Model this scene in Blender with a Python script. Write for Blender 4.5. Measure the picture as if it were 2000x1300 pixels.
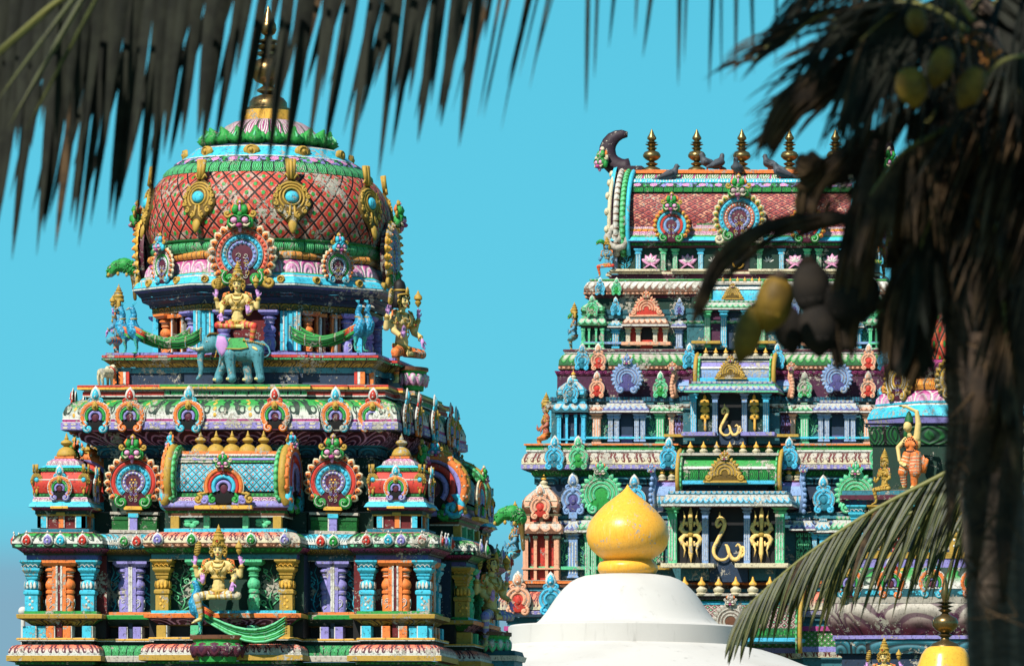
import bpy, math, random
import numpy as np
from mathutils import Vector, Matrix
R = math.radians
S = bpy.context.scene
for o in list(bpy.data.objects): bpy.data.objects.remove(o)

# ------------------------------------------------------------------ camera
F, PX, PY, EZ = 16000.0, 3800.0, 1950.0, 1.7      # focal length / principal point in photo pixels, eye height
cam = bpy.data.cameras.new('camera'); camo = bpy.data.objects.new('camera', cam)
S.collection.objects.link(camo); S.camera = camo
camo.location = (0, 0, EZ); camo.rotation_euler = (R(90), 0, 0)
cam.sensor_width = 36; cam.lens = 36*F/2000
cam.shift_x = (1000-PX)/2000; cam.shift_y = (PY-650)/2000
cam.clip_start = 0.5; cam.clip_end = 9000
cam.dof.use_dof = True; cam.dof.focus_distance = 108; cam.dof.aperture_fstop = 0.001*cam.lens/0.024
S.render.resolution_x = 1024; S.render.resolution_y = 665

# ------------------------------------------------------------------ sky and sun
SUN_EL, SUN_AZ = R(47), R(24)      # azimuth: how far the sun stands to the left of straight behind the camera
W = bpy.data.worlds.new('World'); S.world = W; W.use_nodes = True
nt = W.node_tree; nt.nodes.clear()
out = nt.nodes.new('ShaderNodeOutputWorld'); bg = nt.nodes.new('ShaderNodeBackground')
sky = nt.nodes.new('ShaderNodeTexSky'); sky.sky_type = 'NISHITA'; sky.sun_disc = False
sdir = Vector((-math.sin(SUN_AZ)*math.cos(SUN_EL), -math.cos(SUN_AZ)*math.cos(SUN_EL), math.sin(SUN_EL)))
sky.sun_elevation = SUN_EL; sky.sun_rotation = math.atan2(sdir.x, sdir.y)
sky.air_density = 1.0; sky.dust_density = 0.3; sky.ozone_density = 2.0
tc = nt.nodes.new('ShaderNodeTexCoord'); sep = nt.nodes.new('ShaderNodeSeparateXYZ')
nt.links.new(tc.outputs['Generated'], sep.inputs[0])
ramp = nt.nodes.new('ShaderNodeValToRGB'); nt.links.new(sep.outputs['Z'], ramp.inputs[0])
ramp.color_ramp.interpolation = 'EASE'
cr = ramp.color_ramp.elements
cr[0].position = 0.049; cr[0].color = (.8, 2.0, 3.0, 1)
cr[1].position = 0.0575; cr[1].color = (0.26, 3.4, 4.65, 1)
e = cr.new(0.22); e.color = (0.30, 3.0, 4.2, 1)
e = cr.new(0.6); e.color = (0.2, .8, 1.5, 1)
mx = nt.nodes.new('ShaderNodeMix'); mx.data_type = 'RGBA'; mx.inputs[0].default_value = 0.90
nt.links.new(sky.outputs[0], mx.inputs[6]); nt.links.new(ramp.outputs[0], mx.inputs[7])
nt.links.new(mx.outputs[2], bg.inputs[0]); bg.inputs[1].default_value = 0.12
nt.links.new(bg.outputs[0], out.inputs[0])
sl = bpy.data.lights.new('sun', 'SUN'); sl.energy = 5.0; sl.angle = R(0.5); sl.color = (1, .95, .86)
so = bpy.data.objects.new('sun', sl); S.collection.objects.link(so)
so.rotation_euler = sdir.to_track_quat('Z', 'Y').to_euler(); so.location = (0, 0, 60)
S.view_settings.view_transform = 'Standard'; S.view_settings.look = 'None'
S.view_settings.exposure = 0.44; S.view_settings.gamma = 1
S.cycles.max_bounces = 5; S.cycles.diffuse_bounces = 2; S.cycles.glossy_bounces = 2

def at(px, py, Y): return Vector(((px-PX)*Y/F, Y, EZ+(PY-py)*Y/F))

# ------------------------------------------------------------------ materials
def lin(h):
    h = h.lstrip('#'); c = [int(h[i:i+2], 16)/255 for i in (0, 2, 4)]
    return fade(tuple((x/12.92 if x <= .04045 else ((x+.055)/1.055)**2.4) for x in c))
def fade(c):
    g = .3*c[0]+.59*c[1]+.11*c[2]; return tuple((x*.92+g*.08)*.91 for x in c)
class N:
    """operator sugar over math nodes"""
    def __init__(s, t, k): s.t, s.k = t, k
    def _m(s, op, b=None, c=None, sw=False):
        n = s.t.nodes.new('ShaderNodeMath'); n.operation = op
        a = [s, b, c]
        if sw: a[0], a[1] = a[1], a[0]
        for i, q in enumerate(a):
            if q is None: continue
            if isinstance(q, N): s.t.links.new(q.k, n.inputs[i])
            else: n.inputs[i].default_value = q
        return N(s.t, n.outputs[0])
    def __add__(s, b): return s._m('ADD', b)
    __radd__ = __add__
    def __sub__(s, b): return s._m('SUBTRACT', b)
    def __rsub__(s, b): return s._m('SUBTRACT', b, sw=True)
    def __mul__(s, b): return s._m('MULTIPLY', b)
    __rmul__ = __mul__
    def __truediv__(s, b): return s._m('DIVIDE', b)
    def __gt__(s, b): return s._m('GREATER_THAN', b)
    def __lt__(s, b): return s._m('LESS_THAN', b)
    def fract(s): return s._m('FRACT')
    def floor(s): return s._m('FLOOR')
    def abs(s): return s._m('ABSOLUTE')
    def sin(s): return s._m('SINE')
    def sqrt(s): return s._m('SQRT')
    def pow(s, b): return s._m('POWER', b)
    def min(s, b): return s._m('MINIMUM', b)
    def max(s, b): return s._m('MAXIMUM', b)
    def smooth(s, a, b):
        n = s.t.nodes.new('ShaderNodeMapRange'); n.interpolation_type = 'SMOOTHSTEP'
        s.t.links.new(s.k, n.inputs[0]); n.inputs[1].default_value = a; n.inputs[2].default_value = b
        return N(s.t, n.outputs[0])
def cmix(t, f, a, b):
    n = t.nodes.new('ShaderNodeMix'); n.data_type = 'RGBA'
    for i, q in ((0, f), (6, a), (7, b)):
        if isinstance(q, N): t.links.new(q.k, n.inputs[i])
        elif i == 0: n.inputs[0].default_value = q
        else: n.inputs[i].default_value = (*q, 1)
    return N(t, n.outputs[2])
class Ctx:
    def __init__(s, t):
        s.t = t
        g = t.nodes.new('ShaderNodeNewGeometry'); s.pos = g.outputs['Position']; s.nz = None; s.g = g
        uv = t.nodes.new('ShaderNodeUVMap'); uv.uv_map = 'UVMap'; q = t.nodes.new('ShaderNodeSeparateXYZ'); t.links.new(uv.outputs[0], q.inputs[0])
        s.u, s.v = N(t, q.outputs[0]), N(t, q.outputs[1])
    def noise(s, scale, detail=4, rough=.6, off=0.0, stretch=None):
        n = s.t.nodes.new('ShaderNodeTexNoise'); n.inputs['Scale'].default_value = scale
        n.inputs['Detail'].default_value = detail; n.inputs['Roughness'].default_value = rough
        m = s.t.nodes.new('ShaderNodeMapping'); m.inputs['Location'].default_value = (off, off*.7, off*1.3)
        if stretch: m.inputs['Scale'].default_value = stretch
        s.t.links.new(s.pos, m.inputs[0]); s.t.links.new(m.outputs[0], n.inputs['Vector'])
        return N(s.t, n.outputs[0])
MATS = {}
def material(name, fn=None, col=(.5, .5, .5), rough=.6, wear=.35, metal=0, chip='#aaa394', grime='#1c1815', bump=1.0, spec=.3):
    if name in MATS: return MATS[name]
    m = bpy.data.materials.new(name); m.use_nodes = True; t = m.node_tree; b = t.nodes['Principled BSDF']
    c = Ctx(t); h = None
    base = cmix(t, 0.0, col, col)
    if fn:
        r = fn(c, t)
        base, h = r if isinstance(r, tuple) else (r, None)
    # worn paint: soot in large soft patches, chips with hard edges
    if wear > 0:
        so_ = c.noise(4.5, 6, .65, 3.1).smooth(.56, .74)
        base = cmix(t, so_*min(.8, wear*1.15), base, lin(grime))
        st = c.noise(9, 4, .6, 11, (6, 6, .7)).smooth(.56, .74)
        base = cmix(t, st*min(.8, wear*1.6), base, lin(grime))
        fl = c.noise(24, 7, .8, 19).smooth(.53, .63)
        base = cmix(t, fl*min(.85, wear*1.9), base, lin(grime))
        ch = c.noise(21, 8, .74, 7.7); mask = c.noise(2.6, 3, .5, 1.3)
        cm = (ch + (mask-.5)*.75).smooth(.665-wear*.12, .685-wear*.12)
        base = cmix(t, cm, base, lin(chip))
        if h is None: h = (1-cm)*.5
        else: h = h - cm*.4
    t.links.new(base.k, b.inputs['Base Color'])
    b.inputs['Roughness'].default_value = rough; b.inputs['Metallic'].default_value = metal
    b.inputs['Specular IOR Level'].default_value = spec
    if h is not None:
        bn = t.nodes.new('ShaderNodeBump'); bn.inputs['Strength'].default_value = .6*bump; bn.inputs['Distance'].default_value = .02
        t.links.new(h.k, bn.inputs['Height']); t.links.new(bn.outputs[0], b.inputs['Normal'])
    MATS[name] = m; return m
PAL = dict(turq='#2fbfdc', turqd='#1d7f96', teal='#1f5a66', tealb='#2e7f92', lav='#8f86cc', lavd='#55508c', green='#1f9a3c', greend='#14602c',
    lgreen='#63c98e', orange='#ee7a22', red='#cf3322', dred='#6a1418', pink='#e79cc6', mag='#b53a84', gold='#b9922c', golddk='#6e5418',
    yellow='#eeb02a', cream='#d6c8a4', white='#d3d1c8', navy='#22364f', dgreen='#17382c', purple='#4f2140', coral='#ee7756', brown='#6a3f26',
    horn='#33222e', brick='#a83c38', tealw='#2b6670', ygold='#ffd070', black='#181516', skin='#dfc173', palm='#c88fd0', eleph='#4b93a0', peach='#e8a47e', mint='#4fc48a', blueg='#7d9fcf', sky='#37b9e0',
    maroon='#5a1e34', grey='#8a8684', bskin='#4f97b8', rskin='#b5604a', yelg='#8aa62c', red2='#c8321f', stone='#b9b0a2', pskin='#e0b48c')
WEAR = dict(black=0, skin=.12, palm=.1, eleph=.45, white=.45, cream=.4, navy=.35, dgreen=.3, gold=.25, peach=.3)
def pm(k):
    if k in PATT: return pattern(k)
    return material('paint_'+k, col=lin(PAL[k]), wear=WEAR.get(k, .40), rough=.6)
# ---- pattern materials, UV driven (u in metres along the moulding, v 0..1 across it)
def line(x, w, s=None): return 1-x.abs().smooth(w, (w*1.6 if s is None else s))
def P_lotus(base, tip, dark, per, k=3):
    def fn(c, t):
        x = (c.u/per).fract()-.5; y = c.v
        r = ((x*2.0)*(x*2.0) + (y-.05)*(y-.05)*1.1).sqrt()
        ring = (r*(k*6.28)).sin()
        col = cmix(t, y.smooth(.15, .9), lin(PAL[base]), lin(PAL[tip]))
        ln = ring.smooth(.45, .8)
        edge = line(x.abs()-.5, .03, .07)
        col = cmix(t, ln*.75, col, lin(PAL[dark])); col = cmix(t, edge*(y < .7), col, lin(PAL[dark]))
        return col, ring*-.6-edge
    return fn
def P_scroll(top, mid, dark, per, bead=None):
    """curling dark J lines on a coloured to white gradient, a worn hand painted eave"""
    def fn(c, t):
        q = c.u/per; cell = q.floor(); x = q.fract()-.5; sx = x.abs(); y = c.v
        col = cmix(t, y.smooth(.15, .58), lin(PAL[mid]), lin(PAL[top]))
        curve = line(sx-.42+(1-y)*(1-y)*.14, .035, .06)*(y > .12)
        hook = line((((sx-.22)*(sx-.22)*(6.0) + (y-.34)*(y-.34)*1.6).sqrt()-.2), .035, .07)*(y < .52)
        stem = line(sx-.34+(y-.4)*(y-.4)*.3, .03, .06)*(y > .34)
        d = curve.max(hook).max(stem)
        col = cmix(t, d, col, lin(PAL[dark]))
        h = d*-1.0
        if bead:
            by = (y*4.0).fract()-.5
            bd = ((x*(per*22))*(x*(per*22)) + by*by).sqrt()
            m = 1-bd.smooth(.3, .4); col = cmix(t, m, col, lin(PAL[bead])); h = h+m
        return col, h
    return fn
def P_beads(base, bead, per, rows=1, dark='black'):
    def fn(c, t):
        x = (c.u/per).fract()-.5; y = (c.v*rows).fract()-.5
        r = (x*x+y*y).sqrt(); m = 1-r.smooth(.28, .36)
        n = c.noise(22, 2, .5).smooth(.4, .5)
        col = cmix(t, m*n, lin(PAL[base]), lin(PAL[bead])); return col, m
    return fn
def P_diamond(a, b_, dark, boss, per, hgt):
    def fn(c, t):
        u = c.u/per; v = c.v*hgt
        p = (u+v); q = (u-v)
        fp = (p.fract()-.5).abs(); fq = (q.fract()-.5).abs()
        edge = fp.max(fq).smooth(.40, .46)
        r = ((p.fract()-.5)*(p.fract()-.5)+(q.fract()-.5)*(q.fract()-.5)).sqrt()
        n = c.noise(9, 5, .7, 5).smooth(.50, .62)*.8
        col = cmix(t, n, lin(PAL[a]), lin(PAL[b_]))
        col = cmix(t, fp.max(fq).smooth(.28, .40)*.18, col, lin(PAL['peach']))
        col = cmix(t, edge, col, lin(PAL[dark]))
        bm = 1-r.smooth(.15, .18); col = cmix(t, bm, col, lin(PAL[boss]))
        return col, bm*1.2-edge*1.2+(1-r)*.5
    return fn
def P_leaf(a, b_, dark, per):
    def fn(c, t):
        x = (c.u/per).fract()-.5; y = c.v
        d = (x.abs()*1.6 + (y-.5)*(y-.5)*1.5)
        w = (d*22).sin(); col = cmix(t, w.smooth(-.1, .5), lin(PAL[a]), lin(PAL[b_]))
        e = line(x.abs()-.5, .05, .09); col = cmix(t, e, col, lin(PAL[dark])); return col, w*.6-e
    return fn
def P_fluted(a, b_, per):
    def fn(c, t):
        x = (c.u/per).fract(); m = (x-.5).abs().smooth(.3, .36)
        return cmix(t, m, lin(PAL[a]), lin(PAL[b_])), m*-1.0
    return fn
def P_flower(a, b_, per):
    def fn(c, t):
        n = c.noise(14, 3, .6, 2).smooth(.52, .56); n2 = c.noise(17, 3, .6, 9).smooth(.55, .6)
        x = (c.u/per).fract()-.5; y = c.v-.5
        r = (x*x*2.2+y*y).sqrt(); ros = 1-r.smooth(.3, .36)
        col = cmix(t, n, lin(PAL['dgreen']), lin(PAL[a])); col = cmix(t, n2, col, lin(PAL['green']))
        col = cmix(t, ros, col, lin(PAL[b_])); col = cmix(t, ros*((r*40).sin().smooth(.3, .8)), col, lin(PAL['mag']))
        return col, ros
    return fn
def P_scales(a, b_, dark, per, rows):
    def fn(c, t):
        y = c.v*rows; row = y.floor(); x = (c.u/per + row*.5).fract()-.5; yy = y.fract()
        r = (x*x+(yy-.9)*(yy-.9)*.5).sqrt()
        col = cmix(t, r.smooth(.2, .5), lin(PAL[a]), lin(PAL[b_])); e = r.smooth(.48, .54)
        return cmix(t, e, col, lin(PAL[dark])), e*-1.0
    return fn
def P_vines(ground, leaf, per, rows=1):
    def fn(c, t):
        y = c.v*rows; x = (c.u/per).fract()-.5
        d = c.noise(7, 2, .4, 4)
        w = line(x+((y*6.28).sin())*.16, .03, .06)
        yy = (y*2.5).fract()-.5
        r = (((x.abs()-.24)*(x.abs()-.24))*2.5+yy*yy*.35).sqrt()
        k = line(r-.2, .045, .09)*(yy > -.3)
        m = w.max(k)
        return cmix(t, m*(d.smooth(.3, .42)), lin(PAL[ground]), lin(PAL[leaf])), m
    return fn
PATT = {
 'k_green': (P_scroll('green', 'white', 'dgreen', .34, 'yellow'), .42), 'k_green_s': (P_scroll('green', 'white', 'dgreen', .135), .4),
 'k_coral': (P_scroll('coral', 'white', 'maroon', .13), .42), 'k_coral_s': (P_scroll('coral', 'cream', 'maroon', .115), .55), 'k_blue_s': (P_scroll('turq', 'white', 'teal', .12), .5),
 'lotus_purple': (P_lotus('purple', 'maroon', 'pink', .33), .15), 'lotus_purple_s': (P_lotus('maroon', 'mag', 'black', .11), .2),
 'lotus_pink': (P_lotus('pink', 'mag', 'white', .22, 2), .25), 'lotus_pink_s': (P_lotus('white', 'pink', 'mag', .11, 2), .3),
 'lotus_mar': (P_lotus('maroon', 'purple', 'pink', .3, 2), .2), 'gold_petal': (P_lotus('gold', 'golddk', 'black', .17, 2), .25),
 'gold_petal_s': (P_lotus('golddk', 'gold', 'dgreen', .14, 2), .2), 'teal_rosette': (P_lotus('teal', 'tealb', 'black', .30, 2), .2),
 'bead_green': (P_beads('greend', 'green', .055), .3), 'bead_lav': (P_beads('lav', 'cream', .10, 2), .4), 'bead_dots': (P_beads('dgreen', 'lgreen', .075), .3),
 'bead_dots2': (P_beads('brown', 'peach', .075), .45), 'bead_turq': (P_beads('teal', 'turq', .07), .3),
 'bead_red': (P_beads('navy', 'maroon', .07), .2), 'bead_white': (P_beads('turq', 'white', .05), .3),
 'dome_scales': (P_diamond('red2', 'stone', 'black', 'green', .225, 4.0), .55), 'drum_leaf': (P_leaf('dgreen', 'greend', 'black', .3), .3), 'blue_lattice': (P_diamond('turq', 'tealb', 'teal', 'coral', .10, 3.5), .4),
 'leaf_green': (P_leaf('greend', 'green', 'dgreen', .17), .25), 'leaf_green_w': (P_leaf('green', 'lgreen', 'dgreen', .15), .35),
 'leaf_bright': (P_leaf('green', 'lgreen', 'greend', .14), .3), 'leaf_orange': (P_leaf('orange', 'yellow', 'brown', .10), .3), 'flute_turq': (P_fluted('turq', 'white', .16), .3), 'flute_red': (P_fluted('orange', 'white', .1), .35),
 'flower_band': (P_flower('lav', 'pink', .28), .2), 'cap_stripe': (P_leaf('white', 'mag', 'greend', .2), .3), 'vine_teal': (P_vines('navy', 'turqd', .2), .15),
 'roof_scales': (P_diamond('brick', 'peach', 'purple', 'maroon', .2, 6), .45), 'scallop_green': (P_scales('stone', 'green', 'greend', .12, 1), .3),
 'scallop_white': (P_scales('white', 'stone', 'brown', .12, 1), .6), 'scallop_sky': (P_scales('stone', 'sky', 'teal', .10, 1), .35),
 'scallop_mint': (P_scales('stone', 'mint', 'greend', .10, 1), .3), 'scallop_peach': (P_scales('stone', 'peach', 'brown', .10, 1), .3), 'scallop_lav': (P_scales('stone', 'blueg', 'lavd', .10, 1), .35),
 'scroll_red_w': (P_scroll('stone', 'cream', 'dred', .2), .55), 'vine_mint': (P_vines('tealb', 'lgreen', .16, 2), .2), 'vine_purple': (P_vines('purple', 'lav', .16, 2), .3),
 'vine_green': (P_vines('dgreen', 'mint', .14, 2), .2), 'cane_green': (P_scales('lgreen', 'green', 'greend', .09, 3), .4), 'orange_scale': (P_diamond('red2', 'orange', 'dgreen', 'green', .16, 3), .15),
 'lattice_dk': (P_diamond('maroon', 'purple', 'stone', 'lgreen', .12, 4), .3), 'lattice_gr': (P_diamond('green', 'greend', 'dgreen', 'pink', .12, 2.5), .3),
 'ridge_leaf': (P_leaf('white', 'green', 'mag', .22), .35), 'petal_gray': (P_lotus('maroon', 'stone', 'purple', .22, 2), .25),
}
def pattern(k):
    fn, w = PATT[k]; return material('painted_'+k, fn=fn, wear=min(.6, w*1.15), rough=.6)
def plain(name, col, rough=.5, metal=0, wear=0, **kw): return material(name, col=lin(col) if isinstance(col, str) else col, rough=rough, metal=metal, wear=wear, **kw)
def getm(m): return pm(m) if isinstance(m, str) else m
plain('bronze', '#8a7044', .32, .85, .25, grime='#1c120c', chip='#5c4a2c'); plain('brass', '#8c7848', .38, .85, .15, grime='#2c1e0e', chip='#7a6436')

# ------------------------------------------------------------------ mesh builder
class MB:
    def __init__(s): s.v = []; s.f = []; s.m = []; s.uv = []; s.s = []; s.mats = []; s.M = None
    def idx(s, m):
        m = MATS[m] if m in MATS else getm(m)
        if m not in s.mats: s.mats.append(m)
        return s.mats.index(m)
    def add(s, vs, fs, mat, uvs=None, smooth=False):
        b = len(s.v); i = s.idx(mat)
        for p in vs:
            p = Vector(p); s.v.append(s.M @ p if s.M else p)
        for k, f in enumerate(fs):
            s.f.append([b+q for q in f]); s.m.append(i); s.s.append(smooth)
            s.uv.append(uvs[k] if uvs else None)
    def box(s, c, d, mat, bev=.12):
        """box with slightly chamfered vertical and top edges"""
        x, y, z = c; a, b, h = d[0]/2, d[1]/2, d[2]/2; e = min(a, b, h)*bev*2
        rings = [(a, b, -h), (a, b, h-e), (a-e, b-e, h)]
        s.prism(c, rings, mat)
    def prism(s, c, rings, mat):
        vs = []; fs = []; uv = []
        for (a, b, z) in rings: vs += [(c[0]-a, c[1]-b, c[2]+z), (c[0]+a, c[1]-b, c[2]+z), (c[0]+a, c[1]+b, c[2]+z), (c[0]-a, c[1]+b, c[2]+z)]
        n = len(rings)
        for k in range(n-1):
            for q in range(4):
                r = (q+1) % 4; fs.append([4*k+q, 4*k+r, 4*k+4+r, 4*k+4+q])
                w = 2*(rings[0][0] if q % 2 == 0 else rings[0][1]); uv.append([(0, k/(n-1)), (w, k/(n-1)), (w, (k+1)/(n-1)), (0, (k+1)/(n-1))])
        fs.append([3, 2, 1, 0]); uv.append(None); fs.append([4*n-4, 4*n-3, 4*n-2, 4*n-1]); uv.append(None)
        s.add(vs, fs, mat, uv)
    def lathe(s, c, prof, mat, seg=20, lobes=0, depth=.0, sy=1.0):
        """prof: (radius, z[, material]); a material holds until the next; smooth except at sharp profile corners"""
        cur = mat; rows = []
        for p in prof:
            if len(p) > 2: cur = p[2]
            rows.append((p[0], p[1], cur))
        i = 0
        while i < len(rows)-1:
            j = i+1
            while j < len(rows)-1 and rows[j][2] == rows[i][2]: j += 1
            run = rows[i:j+1]; L = [0]
            for q in range(1, len(run)): L.append(L[-1]+math.hypot(run[q][0]-run[q-1][0], run[q][1]-run[q-1][1]))
            T = max(L[-1], 1e-6); rr = max(r for r, _, _ in run); cuts = [0]
            for q in range(1, len(run)-1):
                a0 = math.atan2(run[q][1]-run[q-1][1], run[q][0]-run[q-1][0]); a1 = math.atan2(run[q+1][1]-run[q][1], run[q+1][0]-run[q][0])
                if abs((a1-a0+math.pi) % (2*math.pi)-math.pi) > R(52): cuts.append(q)
            cuts.append(len(run)-1)
            for a_, b_ in zip(cuts, cuts[1:]):
                vs = []; fs = []; uv = []; n = b_-a_+1
                for k in range(seg+1):
                    t = 2*math.pi*k/seg; w = 1+(depth*abs(math.sin(lobes*t/2)) if lobes else 0)
                    for r, z, _ in run[a_:b_+1]: vs.append((c[0]+r*w*math.cos(t), c[1]+sy*r*w*math.sin(t), c[2]+z))
                for k in range(seg):
                    u0, u1 = rr*2*math.pi*k/seg, rr*2*math.pi*(k+1)/seg
                    for q in range(n-1):
                        fs.append([k*n+q, (k+1)*n+q, (k+1)*n+q+1, k*n+q+1]); v0, v1 = L[a_+q]/T, L[a_+q+1]/T; uv.append([(u0, v0), (u1, v0), (u1, v1), (u0, v1)])
                s.add(vs, fs, rows[i][2], uv, True)
            i = j
    def tube(s, pts, rad, mat, seg=6, fl=(1, 1), up=(0, 1, 0), cap=True, closed=False):
        P = [Vector(p) for p in pts]; n = len(P)
        if not isinstance(rad, (list, tuple)): rad = [rad]*n
        vs = []; fs = []; uv = []; l = 0; up = Vector(up)
        for i, p in enumerate(P):
            d = (P[min(i+1, n-1)]-P[max(i-1, 0)]).normalized(); sd = d.cross(up)
            if sd.length < 1e-4: sd = d.cross(Vector((1, 0, .1)))
            sd.normalize(); nn = sd.cross(d)
            for k in range(seg):
                t = 2*math.pi*k/seg; vs.append(p+sd*(math.cos(t)*rad[i]*fl[0])+nn*(math.sin(t)*rad[i]*fl[1]))
        for i in range(n-1):
            l2 = l+(P[i+1]-P[i]).length
            for k in range(seg):
                r = (k+1) % seg; fs.append([i*seg+k, i*seg+r, (i+1)*seg+r, (i+1)*seg+k]); uv.append([(l, k/seg), (l, (k+1)/seg), (l2, (k+1)/seg), (l2, k/seg)])
            l = l2
        if cap: fs += [list(range(seg))[::-1], [(n-1)*seg+k for k in range(seg)]]; uv += [None, None]
        s.add(vs, fs, mat, uv, True)
    def ell(s, c, r, mat, seg=10, rings=6, rot=None):
        vs = []; fs = []; c = Vector(c); Q = rot if rot else Matrix.Identity(3)
        if not isinstance(r, (list, tuple)): r = (r, r, r)
        for i in range(rings+1):
            a = math.pi*i/rings
            for k in range(seg):
                t = 2*math.pi*k/seg; vs.append(c+Q @ Vector((r[0]*math.sin(a)*math.cos(t), r[1]*math.sin(a)*math.sin(t), r[2]*math.cos(a))))
        for i in range(rings):
            for k in range(seg):
                q = (k+1) % seg; fs.append([i*seg+k, (i+1)*seg+k, (i+1)*seg+q, i*seg+q])
        s.add(vs, fs, mat, None, True)
    def puff(s, outl, d, mat, y=0.0, inner=.62, back=0.0):
        """a pillow-shaped relief over a 2D outline (x,z), bulging towards -Y"""
        n = len(outl); cx = sum(p[0] for p in outl)/n; cz = sum(p[1] for p in outl)/n
        vs = [(x, y+back, z) for x, z in outl]+[(x, y-d*.45, z) for x, z in outl]
        vs += [(cx+(x-cx)*inner, y-d*.9, cz+(z-cz)*inner) for x, z in outl]+[(cx, y-d, cz)]; fs = []
        for k in range(n):
            q = (k+1) % n
            fs += [[k, q, n+q, n+k], [n+k, n+q, 2*n+q, 2*n+k], [2*n+k, 2*n+q, 3*n]]
        s.add(vs, fs, mat, None, True)
    def arc(s, c, r, w, a0, a1, d, mat, y=0.0, seg=20, sz=1.0):
        """rounded band along an arc in the XZ plane"""
        vs = []; fs = []; uv = []; pr = [(-.5, 0), (-.42, .6), (0, 1), (.42, .6), (.5, 0)]
        for k in range(seg+1):
            t = R(a0+(a1-a0)*k/seg)
            for (q, h) in pr: vs.append((c[0]+(r+q*w)*math.cos(t), y-d*h, c[1]+(r+q*w)*math.sin(t)*sz))
        for k in range(seg):
            for j in range(4):
                a = k*5+j; fs.append([a, a+1, a+6, a+5]); l = abs(R(a1-a0))*r
                uv.append([(l*k/seg, j/4), (l*k/seg, (j+1)/4), (l*(k+1)/seg, (j+1)/4), (l*(k+1)/seg, j/4)])
        s.add(vs, fs, mat, uv, True)
    def spiral(s, c, r, mat, w, turns=1.2, a0=90, sgn=1, y=0.0, tail=None):
        pts = list(tail) if tail else []
        n = 12; rad = [w]*len(pts)
        for k in range(n+1):
            t = R(a0)+sgn*2*math.pi*turns*k/n; q = r*(1-.75*k/n)
            pts.append((c[0]+q*math.cos(t), y-w*.6, c[1]+q*math.sin(t))); rad.append(w*(1-.35*k/n))
        s.tube(pts, rad, mat, 5, (1, 1))
        s.ell((c[0], y-w*.6, c[1]), (w*1.05,)*3, mat, 6, 4)
    def sweep(s, poly, bands, tags=None, close=True, edges=None):
        """bands: list of ([(off,z),...], material or {tag: material}); poly CCW, mitred offsets"""
        n = len(poly); nr = []
        for i in range(n):
            a, b = poly[i], poly[(i+1) % n]; d = Vector((b[0]-a[0], b[1]-a[1])); d.normalize(); nr.append(Vector((d.y, -d.x)))
        mit = []
        for i in range(n):
            a, b = nr[i-1], nr[i]; q = 1+a.dot(b); mit.append((a+b)/q if q > .05 else b)
        U = [0]
        for i in range(n): U.append(U[-1]+math.hypot(poly[(i+1) % n][0]-poly[i][0], poly[(i+1) % n][1]-poly[i][1]))
        for bi, (pts, mat) in enumerate(bands):
            L = [0]
            for i in range(1, len(pts)): L.append(L[-1]+math.hypot(pts[i][0]-pts[i-1][0], pts[i][1]-pts[i-1][1]))
            T = max(L[-1], 1e-6)
            for i in range(n):
                if edges and i not in edges: continue
                j = (i+1) % n; m = mat
                if isinstance(mat, dict): m = mat.get(tags[i] if tags else None, mat.get('*'))
                if m is None: continue
                vs = []; fs = []; uv = []
                mid = (U[i]+U[i+1])/2
                for (o, z) in pts:
                    vs += [(poly[i][0]+mit[i].x*o, poly[i][1]+mit[i].y*o, z), (poly[j][0]+mit[j].x*o, poly[j][1]+mit[j].y*o, z)]
                h = (U[i+1]-U[i])/2
                for k in range(len(pts)-1):
                    fs.append([2*k, 2*k+1, 2*k+3, 2*k+2]); uv.append([(-h, L[k]/T), (h, L[k]/T), (h, L[k+1]/T), (-h, L[k+1]/T)])
                s.add(vs, fs, m, uv, len(pts) > 3)
    def cap(s, poly, z, mat, off=0):
        s.add([(x, y, z) for x, y in poly], [list(range(len(poly)))], mat)
    def build(s, name, parent=None, loc=None, link=True, tagd=None):
        L = Vector(loc) if loc is not None else Vector((0, 0, 0))
        me = bpy.data.meshes.new(name); me.from_pydata([tuple(p-L) for p in s.v], [], s.f)
        for m in s.mats: me.materials.append(m)
        me.polygons.foreach_set('material_index', s.m); me.polygons.foreach_set('use_smooth', s.s)
        uvl = me.uv_layers.new(name='UVMap'); dat = []
        for f, u in zip(s.f, s.uv):
            if u is None or len(u) != len(f):
                for q in f: dat += [s.v[q].x, s.v[q].z]
            else:
                for q in u: dat += [q[0], q[1]]
        uvl.data.foreach_set('uv', dat); me.update()
        o = bpy.data.objects.new(name, me)
        S.collection.objects.link(o)
        if parent: o.parent = parent; o.location = L-parent.location if not parent.parent else L
        else: o.location = L
        return o
def empty(name, loc, label=None, cat=None, group=None):
    o = bpy.data.objects.new(name, None); S.collection.objects.link(o); o.location = loc; o.empty_display_size = .2
    return tag(o, label, cat, group)
def tag(o, label=None, cat=None, group=None, kind=None):
    if label: o['label'] = label
    if cat: o['category'] = cat
    if group: o['group'] = group
    if kind: o['kind'] = kind
    return o
def inst(mesh, name, parent, loc, rz=0.0, sc=1.0):
    """place shared mesh data at a world point under a parent Empty"""
    o = bpy.data.objects.new(name, mesh); S.collection.objects.link(o)
    if parent: o.parent = parent; o.location = Vector(loc)-parent.location
    else: o.location = loc
    j = random.Random(len(S.objects)); o.rotation_euler = (R(j.uniform(-1.2, 1.2)), R(j.uniform(-1.6, 1.6)), rz); o.scale = (sc*j.uniform(.97, 1.03),)*3 if not isinstance(sc, (tuple, list)) else sc
    if 'column' in name or 'pilaster' in name or 'jamb' in name or 'finial' in name: o.rotation_euler = (0, 0, rz); o.scale = (sc,)*3 if not isinstance(sc, (tuple, list)) else sc
    return o
def meshof(mb, name):
    o = mb.build(name); me = o.data; bpy.data.objects.remove(o); return me
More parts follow.
